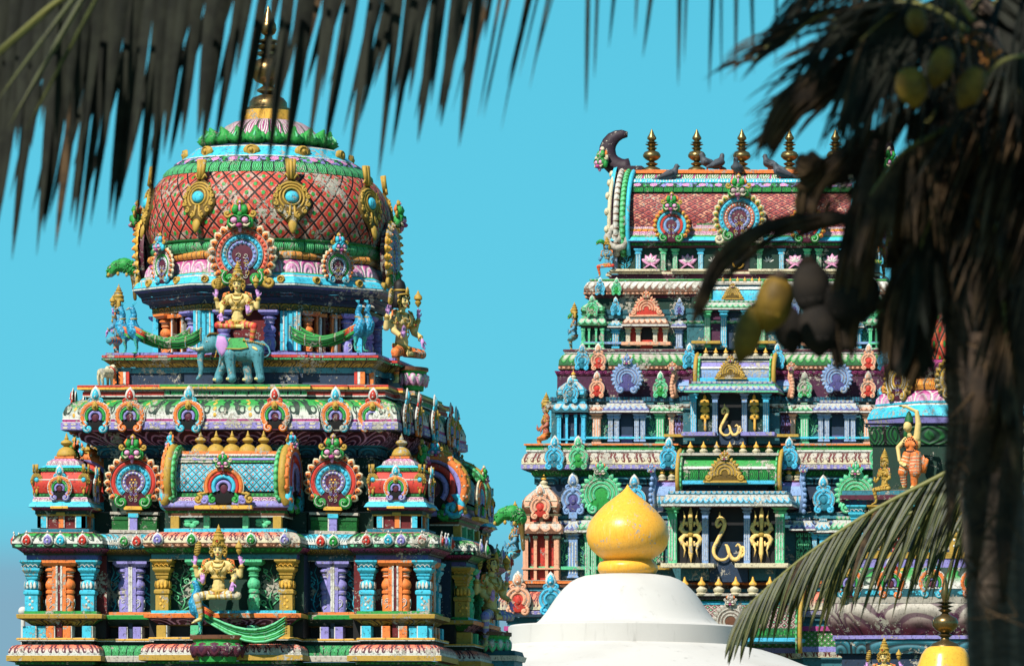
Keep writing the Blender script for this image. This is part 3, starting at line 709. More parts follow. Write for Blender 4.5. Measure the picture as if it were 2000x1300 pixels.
# ---- corner pavilions
def sq(h): return [(-h, -h), (h, -h), (h, h), (-h, h)]
def corner_pavilion(sx, sy):
    H2 = T1(391, 985)[0]; c = H2-.42; e = tower
    cx, cy = XC1+sx*c, A1+sy*c; Yf = A1-H2
    zz = lambda py, hw: EZ+(PY-py)*(A1-c-hw*mpx)/F
    def bd(spec): return [([(hw*mpx-.3, zz(py, hw)) for hw, py in row[:-1]], row[-1]) for row in spec]
    base = [(cx+x, cy+y) for x, y in sq(.3)]
    m = MB(); m.sweep(base, bd([[(66, 1045), (66, 1038.5), 'white'], [(66, 1043.5), (67, 1039), 'red'], [(56, 1038), (57, 1032), 'turqd'], [(57, 1032), (30, 1031.5), 'stone'], [(42, 1032), (42, 1006), 'dred'],
       [(48, 1006.5), (48, 1003.5), 'gold'], [(50, 1003.5), (50, 997), 'dgreen'], [(50, 997), (56, 991), 'lotus_purple_s'], [(56, 991), (62, 989), 'maroon'], [(62, 989), (58, 982), (54, 979), 'turq'], [(54, 979), (54, 976), 'white'], [(54, 976), (52, 971), 'lotus_pink_s'], [(52, 971), (50, 970), 'white'], [(50, 969.5), (50, 963), 'bead_green'],
       [(51, 962), (54.5, 952), (55.5, 945), (54, 935), (49, 926), (44, 920), 'red'], [(47, 920), (48, 917), (40, 912.5), 'leaf_green'], [(42, 912.5), (34, 908), 'turq'], [(33, 908), (30, 901), (21, 896), (17, 895), 'lotus_pink_s'], [(19, 894.5), (19, 890.5), 'orange'], [(19, 890.5), (1, 890), 'yellow']]))
    for q in range(4):
        m.M = Matrix.Translation((cx, cy, 0)) @ Matrix.Rotation(q*math.pi/2, 4, 'Z')
        for dx, cc, w in ((-38, 'turq', 17), (38, 'turq', 17), (0, 'orange', 9)): m.box((dx*mpx, -43*mpx, zz(1018, 45)), (w*mpx, 7*mpx, 24*mpx), cc, .05)
        for dx in (-28.5, 28.5, 5): m.box((dx*mpx, -42*mpx, zz(1018, 45)), (2.5*mpx, 7*mpx, 24*mpx), 'white', .02)
        m.box((0, -49*mpx, zz(1003.5, 45)), (17*mpx, 6*mpx, 7*mpx), 'gold', .1); m.box((0, -60*mpx, zz(990, 60)), (34*mpx, 8*mpx, 4.5*mpx), 'yellow', .1)
        for pz in (936, 948): m.box((0, -52.8*mpx, zz(pz, 53)), (92*mpx, 4*mpx, 2.2*mpx), 'white', .1)
    m.M = None
    o = m.build('corner_pavilion', e, e.location)
    kp = MB(); kalasha(kp, (cx, cy, zz(890.5, 0)), 45*mpx, 'gold'); f = kp.build('pot_finial'); f.parent = o
    for q in range(4):
        p = Matrix.Rotation(q*math.pi/2, 4, 'Z') @ Vector((0, -(57)*mpx, 0))
        a = bpy.data.objects.new('horseshoe_arch', kd_s); S.collection.objects.link(a); a.parent = o
        a.location = Vector((cx, cy, zz(952, 57)))+p-e.location; a.rotation_euler = (0, 0, q*math.pi/2); a.scale = (mpx*.78,)*3
        for g in (-1, 1):
            p = Matrix.Rotation(q*math.pi/2, 4, 'Z') @ Vector((g*46*mpx, -(52.5)*mpx, 0))
            a = bpy.data.objects.new('gold_boss', medal_s); S.collection.objects.link(a); a.parent = o
            a.location = Vector((cx, cy, zz(937, 53)))+p-e.location; a.rotation_euler = (0, 0, q*math.pi/2); a.scale = (mpx*.42, mpx*.5, mpx*.5)
    f.location = -e.location
    return o
kd_s = meshof(o_kudu('orange', 'green', 'lav', 'lav', 'turq'), 'horseshoe_arch'); medal_s = meshof(o_peacock_medal(), 'gold_boss')
for sx, sy in ((-1, -1), (1, -1), (1, 1), (-1, 1)): corner_pavilion(sx, sy)
# ---- barrel-roofed pavilions in the middle of each side
def barrel_pavilion(k):
    Hf = T1(391, 985)[0]+.12; hw = 122*mpx
    zz = lambda py, y=0: EZ+(PY-py)*(A1-Hf+y)/F
    m = MB(); m.M = Matrix.Translation((XC1, A1, 0)) @ Matrix.Rotation(k*math.pi/2, 4, 'Z')
    dp = .42   # half depth of the barrel
    yc = -Hf+dp
    rect = lambda a, b: [(-a, yc-b), (a, yc-b), (a, yc+b+.3), (-a, yc+b+.3)]
    def B(spec): return [([(d*mpx, zz(py, -d*mpx)) for d, py in row[:-1]], row[-1]) for row in spec]
    m.sweep(rect(112*mpx, dp-.06), B([[(12, 1046), (12, 1039), 'lav'], [(12, 1039), (8, 1038.7), 'white'], [(8, 1038.7), (8, 1031), 'turq'], [(8, 1031), (-12, 1030), 'stone'], [(-8, 1031), (-8, 1008), 'dgreen'], [(0, 1009), (1, 1006), 'white'], [(1, 1006), (2, 1001), 'brown'], [(2, 1001), (3, 996), 'bead_green'], [(4, 996), (10, 990), 'maroon'],
       [(10, 990), (14, 986), (8, 979), (3, 977), 'lav'], [(3, 977), (2, 970), 'lotus_pink_s'], [(2, 970), (-1, 969.5), 'white'], [(-1, 969.5), (-2, 961), 'bead_green'], [(-2, 961), (-6, 960), 'white']]))
    for dx, cc, w in ((-100, 'gold', 16), (100, 'gold', 16), (-38, 'lgreen', 11), (38, 'lgreen', 11)):
        m.box((dx*mpx, yc-dp+.08, zz(1019)), (w*mpx, .1, 24*mpx), cc, .05)
    for g in (-1, 1):
        for i in range(5): t = R(72*i); m.ell((g*70*mpx+math.cos(t)*9*mpx, yc-dp+.105, zz(1019)+math.sin(t)*6*mpx), (8*mpx, .015, 5*mpx), 'mint', 8, 4)
    # barrel body lofted along the side
    prof = []
    for i in range(15):
        t = R(-12+i*96/14); prof.append((yc-(dp-.05)*math.cos(t)*1.02, zz(958)+ (zz(884)-zz(958))*max(0, (math.sin(t)+.2)/1.19)))
    def strip(a, b, mat, push=0.0, x=102*mpx):
        P = prof[a:b+1]; L = [0]
        for i in range(1, len(P)): L.append(L[-1]+math.hypot(P[i][0]-P[i-1][0], P[i][1]-P[i-1][1]))
        for g in (1, -1):
            vs = []; fs = []; uv = []
            for (y, z) in P:
                y = y-push if g > 0 else 2*yc-y+push
                vs += [(-x*g, y, z+push*.5), (x*g, y, z+push*.5)]
            for i in range(len(P)-1): fs.append([2*i, 2*i+1, 2*i+3, 2*i+2]); uv.append([(-x, L[i]/L[-1]), (x, L[i]/L[-1]), (x, L[i+1]/L[-1]), (-x, L[i+1]/L[-1])])
            m.add(vs, fs, mat, uv, True)
    strip(0, 8, 'blue_lattice'); strip(8, 9, 'bead_green', .02); strip(9, 10, 'lav', .028); strip(10, 11, 'bead_green', .02); strip(11, 14, 'lotus_pink_s', .03)
    m.box((0, yc, zz(885, dp)), (200*mpx, .28, 6*mpx), 'orange', .1); m.box((0, yc, zz(889, dp)), (204*mpx, .34, 2.5*mpx), 'white', .1)
    M = m.M; m.M = None
    o = m.build('barrel_pavilion', tower, tower.location)
    def sub(mb, name): a = mb.build(name, None); a.parent = o; a.location = -tower.location; return a
    for i in range(5):
        q = MB(); q.M = M; kalasha(q, ((i-2)*31*mpx, yc, zz(884, dp)), 43*mpx, 'gold'); sub(q, 'pot_finial')
    # gable ends: curved gold and green rims with a horseshoe face
    for g in (-1, 1):
        q = MB(); q.M = M
        pts = []
        for i in range(17):
            t = R(-34+i*(214+34)/16); pts.append((g*112*mpx, yc-(dp*1.08)*math.cos(t), zz(938, dp)+ (58*mpx)*math.sin(t)*1.05))
        pts = [(g*116*mpx, yc-dp*.75, zz(982, 0)), (g*119*mpx, yc-dp*1.02, zz(978, 0))]+pts+[(g*116*mpx, yc+dp*.75, zz(982, 0))]
        q.tube(pts, .085, 'gold', 8, (1, .7), (1, 0, 0)); 
        q.tube([(x-g*.075, y, z) for x, y, z in pts[1:-1]], .05, 'cane_green', 6, (1.2, .8), (1, 0, 0))
        q.tube([(x+g*.06, y, z) for x, y, z in pts[1:-1]], .045, 'orange', 6, (1.2, .8), (1, 0, 0))
        q.spiral((0, 0), 0, 'gold', .001) if False else None
        sub(q, 'gable_rim')
        q = MB(); q.M = M @ Matrix.Translation((g*118*mpx, yc, zz(940, dp))) @ Matrix.Rotation(g*math.pi/2, 4, 'Z')
        Rr = .46
        q.arc((0, 0), Rr*.86, Rr*.2, -30, 210, .05, 'lav'); q.arc((0, 0), Rr*.66, Rr*.2, -35, 215, .06, 'red'); q.arc((0, 0), Rr*.46, Rr*.18, -40, 220, .06, 'lav'); q.puff(disc(0, 0, Rr*.36), .03, 'maroon'); q.puff(disc(0, 0, Rr, Rr, 20), .02, 'black', 0, .9, .02)
        for h in (-1, 1): q.spiral((h*.3, -.26), .15, 'turq', .05, 1.2, 90, -h, 0, [(h*.42, 0, -.1)]); q.spiral((h*.16, -.33), .1, 'green', .04, 1.1, 90, -h, 0)
        for j in range(15): t = R(-30+j*240/14); q.puff(leafo(Rr*.90*math.cos(t), Rr*.90*math.sin(t), .105, .11, 90-math.degrees(t)), .04, 'orange'); q.ell((Rr*1.0*math.cos(t), -.04, Rr*1.0*math.sin(t)), .02, 'cream', 6, 4)
        sub(q, 'gable_face')
        q = MB(); q.M = M @ Matrix.Translation((g*116*mpx, yc-dp*.1, zz(868, dp))) @ Matrix.Rotation(g*R(60), 4, 'Z')
        o_face(q, 0, .10, 'turq', 'pink', 'turqd', 'gold'); sub(q, 'makara_crest')
    q = MB(); q.M = M @ Matrix.Translation((0, yc-dp-.09, zz(951))) @ Matrix.Scale(mpx, 4)
    q.puff(disc(0, 0, 36, 36, 18), 2, 'black', 0, .9, 4)
    q.arc((0, 0), 34, 8, -20, 200, 7, 'orange'); q.arc((0, 0), 39, 2, -20, 200, 4, 'cream'); q.arc((0, 0), 27, 7, -25, 205, 7, 'red'); q.arc((0, 0), 20, 9, -30, 210, 7, 'turq'); q.arc((0, -2), 12, 7, -30, 210, 7, 'lav'); q.puff(disc(0, -4, 8, 11), 3, 'maroon')
    for g in (-1, 1):
        q.spiral((g*22, -24), 8, 'green', 3.6, 1.1, 75 if g > 0 else 105, -g, 0, [(g*25, 0, -8)]); q.spiral((g*38, -26), 9, 'lav', 4, 1.2, 90, g, 0, [(g*16, 0, -32), (g*28, 0, -34)]); q.spiral((g*50, -24), 9, 'gold', 3.6, 1.2, 90, g, 0, [(g*42, -1, -12)])
        q.tube([(g*30, -2, -10), (g*40, -2, -13), (g*50, -2, -14)], 3, 'gold', 5)
    o_face(q, 44, 15, 'green', 'pink', 'greend', 'cream', -6); q.box((0, -2, -40), (112, 14, 7), 'yellow', .1)
    sub(q, 'front_arch')
    return o
for k in (0, 1, 3): barrel_pavilion(k)
# ---- large horseshoe medallions standing in the recesses
nasiA = meshes3(o_nasi(57, [('red', .17, 'ring'), ('turq', .21, 'sky'), ('lav', .16, 'white')], npet=14))
for k in (0, 1, 3):
    for g in (-1, 1):
        Y = T1(330, 940)[0]; x, y = rot4(g*196*mpx, -Y, k); z = EZ+(PY-941)*(A1-Y)/F
        o = put_nasi(nasiA, tower, L1(x, y, z), k*math.pi/2, mpx)
        q = MB(); q.box((0, 0, -52), (36, 14, 7), 'yellow', .1); q.box((0, 3, -60), (28, 12, 5), 'golddk', .1); q.box((0, 3, -66), (20, 12, 9), 'turq', .1); q.box((0, 5, -83), (15, 12, 26), 'lav', .06); q.box((-8.5, 5, -83), (3, 12, 26), 'white', .06)
        q.box((0, 14, -62), (96, 20, 5), 'stone', .1); q.box((0, 16, -72), (92, 20, 6), 'greend', .1); q.box((0, 18, -86), (90, 20, 26), 'leaf_green', .02); q.box((0, 8, -99), (92, 34, 6), 'stone', .1)
        b = q.build('medallion_stand'); b.parent = o
# ---- third storey block and octagonal drum
B3 = [(.78, .08, 'm'), (None, 0, 'c')]
sweep1('third_block', 250, [[(246, 751), (246, 728), 'navy'], [(250, 728), (252, 718), 'tealb'], [(252, 717), (262, 708), (268, 703), 'gold_petal'], [(268, 703), (270, 702.5), 'green'], [(270.5, 702.5), (270.5, 699.5), 'leaf_green_w'], [(268, 699.3), (268, 698.3), 'white'], [(270, 698), (270, 693.5), 'red'], [(264, 693), (264, 688.5), 'lav'], [(264, 688.5), (180, 688), 'lav']], B3)
for k in (0, 1, 3):
    for g in (-1, 1):
        q = MB()
        for dx, c, w in ((7, 'orange', 9), (0, 'white', 5), (-6, 'red2', 6)): q.box((g*dx*mpx, 0, 0), (w*mpx, .1, 24*mpx), c, .05)
        x, y = rot4(g*231*mpx, -T1(250, 740)[0]+.02, k); ob = q.build('block_pilaster'); ob.parent = tower; ob.location = L1(x, y, T1(252, 738)[1])-tower.location; ob.rotation_euler = (0, 0, k*math.pi/2)
def octo(r): 
    a = r/math.cos(math.pi/8); return [(a*math.cos(R(-112.5+45*i)), a*math.sin(R(-112.5+45*i))) for i in range(8)]
def tz(hw, py): H = hw*A1/F; return H, EZ+(PY-py)*(A1-H)/F
def sweep8(name, ref, spec):
    m = MB(); p = [(XC1+x, A1+y) for x, y in octo(ref*A1/F)]
    m.sweep(p, [([((a-ref)*A1/F, tz(a, b)[1]) for a, b in row[:-1]], row[-1]) for row in spec]); return m.build(name, tower, tower.location)
sweep8('drum_wall', 196, [[(206, 690), (206, 684), 'lavd'], [(192, 686), (192, 600), 'dred']])
sweep8('drum_lintel', 196, [[(196, 606), (208, 605), 'golddk'], [(208, 605), (208, 594), (206, 592), 'gold_petal_s'], [(212, 592), (214, 586), 'navy'], [(214, 586), (226, 580), 'navy'], [(226, 579), (228, 571), 'bead_red'], [(230, 570), (236, 562), 'navy'], [(236, 562), (240, 558), 'lavd']])
sweep8('drum_eave', 196, [[(240, 558), (243, 556), 'turqd'], [(243, 556), (243, 553), 'white'], [(242, 552), (236, 542), (230, 539), 'turq'], [(230, 539), (229, 536.5), 'white'], [(229, 536), (226, 533), 'turq'], [(226, 533), (223, 531), 'green'], [(222, 531), (220, 520), (214, 509), (208, 505), 'lotus_pink'], [(212, 505), (217, 499), (215, 492), (210, 490), 'leaf_orange'], [(210, 490), (204, 489), 'gold']])
q = MB(); q.arc((0, 0), .035, .03, 0, 360, .05, 'gold', 0, 10); q.ell((0, -.02, 0), .02, 'gold', 6, 4); boss = meshof(q, 'eave_boss')
for kk in range(8):
    for dx in (-75, 75) if kk % 2 == 0 else (-50, 50):
        p = Matrix.Rotation(kk*math.pi/4, 4, 'Z') @ Vector((dx*mpx, -tz(236, 545)[0], 0)); inst(boss, 'eave_boss', tower, L1(p.x, p.y, tz(238, 545)[1]), kk*math.pi/4, 1.15)
zc = tz(206, 684)[1]; hc = tz(206, 606)[1]-zc
cdr = {'or': meshof(col_round(hc/mpx, 'orange', 'cream'), 'drum_column'), 'la': meshof(col_round(hc/mpx, 'lav', 'white'), 'drum_column')}
pil = MB(); pil.box((0, 0, hc/mpx/2), (40, 10, hc/mpx), 'turq', .05)
for dx in (-13, -5, 5, 13): pil.box((dx, -5, hc/mpx/2), (2.5, 3, hc/mpx-1), 'white' if abs(dx) > 6 else 'turqd', .05)
pilm = meshof(pil, 'fluted_pilaster')
stp = MB()
for i in range(3): stp.box((0, 0, 0), (1, 1, 1), 'orange', .01) if False else stp.box(((i-1)*7, -i*2, hc/mpx*(.5+.0*i)), (4.5, 8, hc/mpx*(1-.0*i)), ('orange', 'white', 'brown')[i], .05)
stp.box((0, -4, hc/mpx-6), (24, 12, 7), 'orange', .1); stpm = meshof(stp, 'stepped_jamb')
for kk in (0, 1, 7, 2, 6):
    a = kk*math.pi/4; M = Matrix.Rotation(a, 4, 'Z'); ap = 202*A1/F
    items = ((-86, pilm, 'fluted_pilaster'), (86, pilm, 'fluted_pilaster'), (-45, cdr['la'], 'drum_column'), (45, cdr['la'], 'drum_column')) if kk % 2 == 0 else ((-46, cdr['or'], 'drum_column'), (46, cdr['la'], 'drum_column'), (-18, stpm, 'stepped_jamb'), (18, stpm, 'stepped_jamb'))
    for dx, me, nm in items:
        p = M @ Vector((dx*mpx, -ap+(0 if me is not pilm else .03), 0)); inst(me, nm, tower, L1(p.x, p.y, zc), a, mpx)
# ---- dome
def ta(hw, py): return hw*A1/F, EZ+(PY-py)*A1/F
def lat(name, spec, seg=48, parent=tower, lobes=0, depth=0, mat='red'):
    m = MB()
    prof = []
    for row in spec:
        r, z = ta(row[0], row[1]); prof.append((r, z) if len(row) == 2 else (r, z, MATS[row[2]] if row[2] in MATS else row[2]))
    m.lathe((XC1, A1, 0), prof, mat, seg, lobes, depth); return m.build(name, parent, parent.location)
lat('dome_base_ring', [(205, 513, 'gold'), (219, 511, 'leaf_bright'), (224, 504), (226, 497), (222, 490, 'green'), (227, 488, 'greend'), (227, 485)])
lat('dome', [(222, 490, 'dome_scales'), (229, 475), (233, 460), (235, 440), (235, 425), (232, 405), (227, 390), (219, 374), (208, 360), (198, 352)], 64)
lat('dome_bands', [(196, 356, 'greend'), (202, 354, 'leaf_green_w'), (201, 347), (195, 340), (186, 334, 'dgreen'), (184, 333, 'flower_band'), (180, 327), (170, 321, 'white'), (168, 321, 'white'), (166, 319, 'turq'), (156, 311), (141, 299, 'white'), (138, 297, 'white'), (133, 297, 'navy'), (122, 292), (112, 290)], 56)
lat('dome_cap', [(110, 292, 'leaf_green'), (115, 290), (116, 281), (106, 277, 'cap_stripe'), (100, 270), (92, 260), (82, 250), (66, 241), (44, 236)], 48)
q = MB(); q.tube([(0, 0, 0), (0, -.06, .06), (0, -.02, .13), (0, -.09, .20)], [.07, .13, .07, .015], 'green', 8)
for g in (-1, 1): q.tube([(g*.05, -.04, 0), (g*.11, -.08, .06), (g*.1, -.1, .12)], [.05, .05, .01], 'green', 6)
q.tube([(0, -.12, .02), (0, -.15, .08), (0, -.1, .14)], [.02, .02, .005], 'lgreen', 5)
acl = meshof(q, 'acanthus_leaf'); q = MB(); q.puff(disc(0, 0, .11, .075), .05, 'gold'); q.arc((0, 0), .06, .03, 0, 360, .06, 'gold', 0, 10); q.ell((0, -.05, 0), .03, 'gold', 6, 4); ros = meshof(q, 'gold_rosette')
for i in range(20):
    a = 2*math.pi*i/20; r, z = ta(110, 288); inst(acl, 'acanthus_leaf', tower, (XC1+math.sin(a)*r, A1-math.cos(a)*r, z), a, 1.0)
    if i % 2 == 0: r2, z2 = ta(156, 309); inst(ros, 'gold_rosette', tower, (XC1+math.sin(a)*r2, A1-math.cos(a)*r2, z2), a, 1.0)
medal = meshof(o_peacock_medal(), 'feather_medallion')
for i in range(8):
    a = R(22.5+45*i); r, z = ta(236, 408); p = Vector((math.sin(a)*r*.985, -math.cos(a)*r*.985, 0))
    z = EZ+(PY-392)*(A1-1.55)/F
    o = inst(medal, 'feather_medallion', tower, L1(p.x, p.y, z+.04), a, mpx*1.25); o.rotation_euler = (R(-9), 0, a)
m = MB(); r, z = ta(43, 240); m.sweep([(XC1+x, A1+y) for x, y in octo(r)], [([(0, z), (0, z+.16)], 'yellow')]); m.build('neck', tower, tower.location)
lat('finial', [(43, 222, 'bronze'), (43, 212), (37, 210), (36, 200), (30, 192), (16, 186), (10, 185), (22, 179), (22, 176), (10, 168), (12, 165), (24, 160), (33, 150), (35, 140), (35, 138), (33, 128), (25, 119), (14, 115), (12, 112), (22, 108), (22, 103), (12, 100), (20, 96), (24, 91), (24, 90), (12, 86), (23, 82), (23, 80), (8, 76), (7, 70), (13, 66), (16, 58), (15, 48), (13, 45), (10, 34), (5, 22), (0, 10)], 24, mat='bronze')
nF = meshes3(o_nasi(68, [('coral', .17, 'red'), ('turq', .16, 'sky'), ('blueg', .16, 'lav')], npet=16, foot='green', side='gold', fs=27, flower=False, gap=46))
nD = meshes3(o_nasi(38, [('cream', .12, 'mag'), ('green', .18, 'ring'), ('blueg', .16, 'white')], npet=14, foot='turq', face=('turq', 'pink', 'turqd', 'gold'), fs=17, flower=False, gap=56))
nS = meshes3(o_nasi(68, [('lav', .17, 'ring'), ('tealb', .16, 'sky'), ('blueg', .16, 'lav')], pet=('yellow', 'yellow', 'orange'), npet=16, foot='green', side='gold', fs=24, gap=46))
for kk in (0, 1, 2, 6, 7):
    a = kk*math.pi/4; big = kk % 2 == 0
    r = (240 if big else 238)*A1/F; z = EZ+(PY-(498 if big else 522))*(A1-(r if kk in (0, 1, 7) else 0))/F
    if kk in (1, 7): z = EZ+(PY-520)*(A1-r*.7)/F
    o = put_nasi((nF if kk == 0 else nS) if big else nD, tower, L1(math.sin(a)*r, -math.cos(a)*r, z), a, mpx)
# ------------------------------------------------------------------ sculpted figures: one continuous remeshed body each
def blob(prims, vox, name, parent=None, smooth=2):
    """prims: ('c', p0, r0, p1, r1, mat) capsules or ('e', centre, (rx,ry,rz), mat[, rotation]); merged to one surface, painted by the nearest primitive"""
    m = MB(); mats = []
    for p in prims:
        if p[0] == 'c':
            a, b = Vector(p[1]), Vector(p[3]); n = 3
            m.tube([a, a.lerp(b, .5), b], [p[2], (p[2]+p[4])/2, p[4]], 'black', 10, (1, 1), (.13, .9, .2)); m.ell(a, p[2], 'black', 10, 7); m.ell(b, p[4], 'black', 10, 7)
        else: m.ell(p[1], p[2], 'black', 14, 10, p[4] if len(p) > 4 else None)
    o = m.build('tmp'); md = o.modifiers.new('r', 'REMESH'); md.mode = 'VOXEL'; md.voxel_size = vox; md.use_smooth_shade = True
    s = o.modifiers.new('s', 'SMOOTH'); s.iterations = smooth; s.factor = .5
    dg = bpy.context.evaluated_depsgraph_get(); dg.update(); me = bpy.data.meshes.new_from_object(o.evaluated_get(dg)); od = o.data
    bpy.data.objects.remove(o); bpy.data.meshes.remove(od)
    me.name = name; me.materials.clear()
    C = np.empty(len(me.vertices)*3, 'f'); me.vertices.foreach_get('co', C); C = C.reshape(-1, 3)
    best = np.full(len(C), 1e9); idx = np.zeros(len(C), int)
    def mi(q):
        q = MATS[q] if isinstance(q, str) and q in MATS else getm(q)
        if q not in mats: mats.append(q)
        return mats.index(q)
    for p in prims:
        mat = p[5] if p[0] == 'c' else p[3]
        if p[0] == 'c':
            a = np.array(p[1], 'f'); b = np.array(p[3], 'f'); ab = b-a; t = np.clip(((C-a) @ ab)/max(ab @ ab, 1e-9), 0, 1)
            d = np.linalg.norm(C-a-t[:, None]*ab, axis=1)-(p[2]+(p[4]-p[2])*t)
        else:
            q = C-np.array(p[1], 'f')
            if len(p) > 4: q = q @ np.array(p[4])
            r = np.array(p[2] if isinstance(p[2], (tuple, list)) else (p[2],)*3, 'f'); k = np.linalg.norm(q/r, axis=1); d = (k-1)*r.min(); t = np.zeros(len(C))
        w = d < best; best[w] = d[w]
        if isinstance(mat, (tuple, list)):    # banded wraps along the limb
            L = p[6] if len(p) > 6 else 5
            ids = np.array([mi(q) for q in mat]); idx[w] = ids[(np.floor(t*L*len(mat)).astype(int) % len(mat))][w]
        else: idx[w] = mi(mat)
    for q in mats: me.materials.append(q)
    n = len(me.polygons); lt = np.empty(n, 'i'); me.polygons.foreach_get('loop_start', lt); lv = np.empty(len(me.loops), 'i'); me.loops.foreach_get('vertex_index', lv)
    me.polygons.foreach_set('material_index', idx[lv[lt]].astype('i')); me.polygons.foreach_set('use_smooth', [True]*n); me.update()
    o = bpy.data.objects.new(name, me); S.collection.objects.link(o); o.parent = parent; return o
def kid(mb, name, parent, loc=(0, 0, 0)):
    a = mb.build(name); a.parent = parent; a.location = loc; return a
def hand(P, c, d, palmn, mat, s=1.0, spread=.28, side=1, curl=0):
    """palm at c, fingers along unit d, palm normal palmn (towards viewer); four fingers and a thumb of unequal length"""
    c = Vector(c); d = Vector(d).normalized(); nrm = Vector(palmn).normalized(); x = d.cross(nrm).normalized()
    P.append(('c', c-d*3.2*s, 2.9*s, c+d*1.6*s, 4.0*s, mat)); P.append(('c', c-x*1.6*s, 2.6*s, c+x*1.6*s+d*1.4*s, 2.6*s, mat))
    for i, l in enumerate((9.0, 10.6, 10.0, 7.6)):
        q = (i-1.5); b = c+x*q*2.15*s+d*4.0*s; dd = (d+x*q*spread*.42+nrm*curl*(.3 if i in (2, 3) else .05)).normalized()
        k = b+dd*l*.5*s; P.append(('c', b, 1.25*s, k, 1.15*s, mat)); P.append(('c', k, 1.15*s, k+(dd+nrm*(.15+curl*(.9 if i > 1 else .15))).normalized()*l*.5*s, .9*s, mat))
    b = c-x*side*3.4*s-d*1.5*s; k = b+(d*.45-x*side*.9+nrm*.2).normalized()*4.6*s
    P.append(('c', b, 1.7*s, k, 1.35*s, mat)); P.append(('c', k, 1.35*s, k+(d*.9-x*side*.25).normalized()*4.2*s, 1.0*s, mat))
def ring(m, c, r, w, mat, axis=(0, 0, 1), fl=1.0, n=14):
    q = Vector(axis).normalized().to_track_quat('Z', 'Y').to_matrix(); pts = [Vector(c)+q @ Vector((r*math.cos(2*math.pi*k/n), r*fl*math.sin(2*math.pi*k/n), 0)) for k in range(n+1)]
    m.tube(pts, w, mat, 6, (1, 1), (.01, .02, 1), False)
def face_parts(root, hx, hy, hz, s=1.0, lips='red', brow='black'):
    for g in (-1, 1):
        e = MB(); e.ell((hx+g*4.4*s, hy-9.8*s, hz+1.5*s), (2.7*s, 1.3*s, 1.25*s), 'white', 8, 5); e.ell((hx+g*4.3*s, hy-10.7*s, hz+1.4*s), (1.15*s, .7*s, 1.1*s), 'black', 6, 4)
        e.tube([(hx+g*7*s, hy-9.6*s, hz+1.9*s), (hx+g*4.4*s, hy-10.9*s, hz+2.9*s), (hx+g*1.6*s, hy-10.4*s, hz+1.8*s)], .38*s, 'black', 5); kid(e, 'eye', root)
        b = MB(); b.tube([(hx+g*8*s, hy-9*s, hz+4.0*s), (hx+g*4.8*s, hy-10.8*s, hz+5.6*s), (hx+g*1.5*s, hy-10.9*s, hz+4.4*s)], .5*s, brow, 5); kid(b, 'eyebrow', root)
    l = MB(); l.ell((hx, hy-11*s, hz-7.2*s), (2.5*s, 1.2*s, .8*s), lips, 8, 5); l.ell((hx, hy-11*s, hz-8.2*s), (1.8*s, 1.1*s, .8*s), lips, 8, 5); kid(l, 'lips', root)
def crown(m, c, s=1.0, mat='gold', gem='red'):
    m.lathe(c, [(12.5*s, 0), (13.5*s, 2*s), (13.5*s, 5*s), (12.3*s, 6*s), (12*s, 12*s), (13*s, 13*s), (13*s, 15*s), (10*s, 17*s), (9.5*s, 22*s), (10.5*s, 23*s), (10*s, 25*s), (7*s, 26*s), (7*s, 29*s), (8*s, 30*s), (5*s, 32*s), (5*s, 34*s), (5.5*s, 35*s), (3*s, 37*s), (1.5*s, 42*s), (0, 46*s)], mat, 14, 7, .05)
    m.puff(leafo(c[0], c[2]+3*s, 13*s, 19*s), 3*s, mat, c[1]-11*s); m.arc((c[0], c[2]+10*s), 4.2*s, 1.6*s, 0, 360, 3*s, mat, c[1]-13*s, 10); m.ell((c[0], c[1]-15*s, c[2]+10*s), 2*s, gem, 6, 4)
    for k in range(-3, 4): a = R(k*22); m.ell((c[0]+13.5*s*math.sin(a), c[1]-13.5*s*math.cos(a), c[2]+3.5*s), (1.6*s, 1.6*s, 2*s), mat, 6, 4)
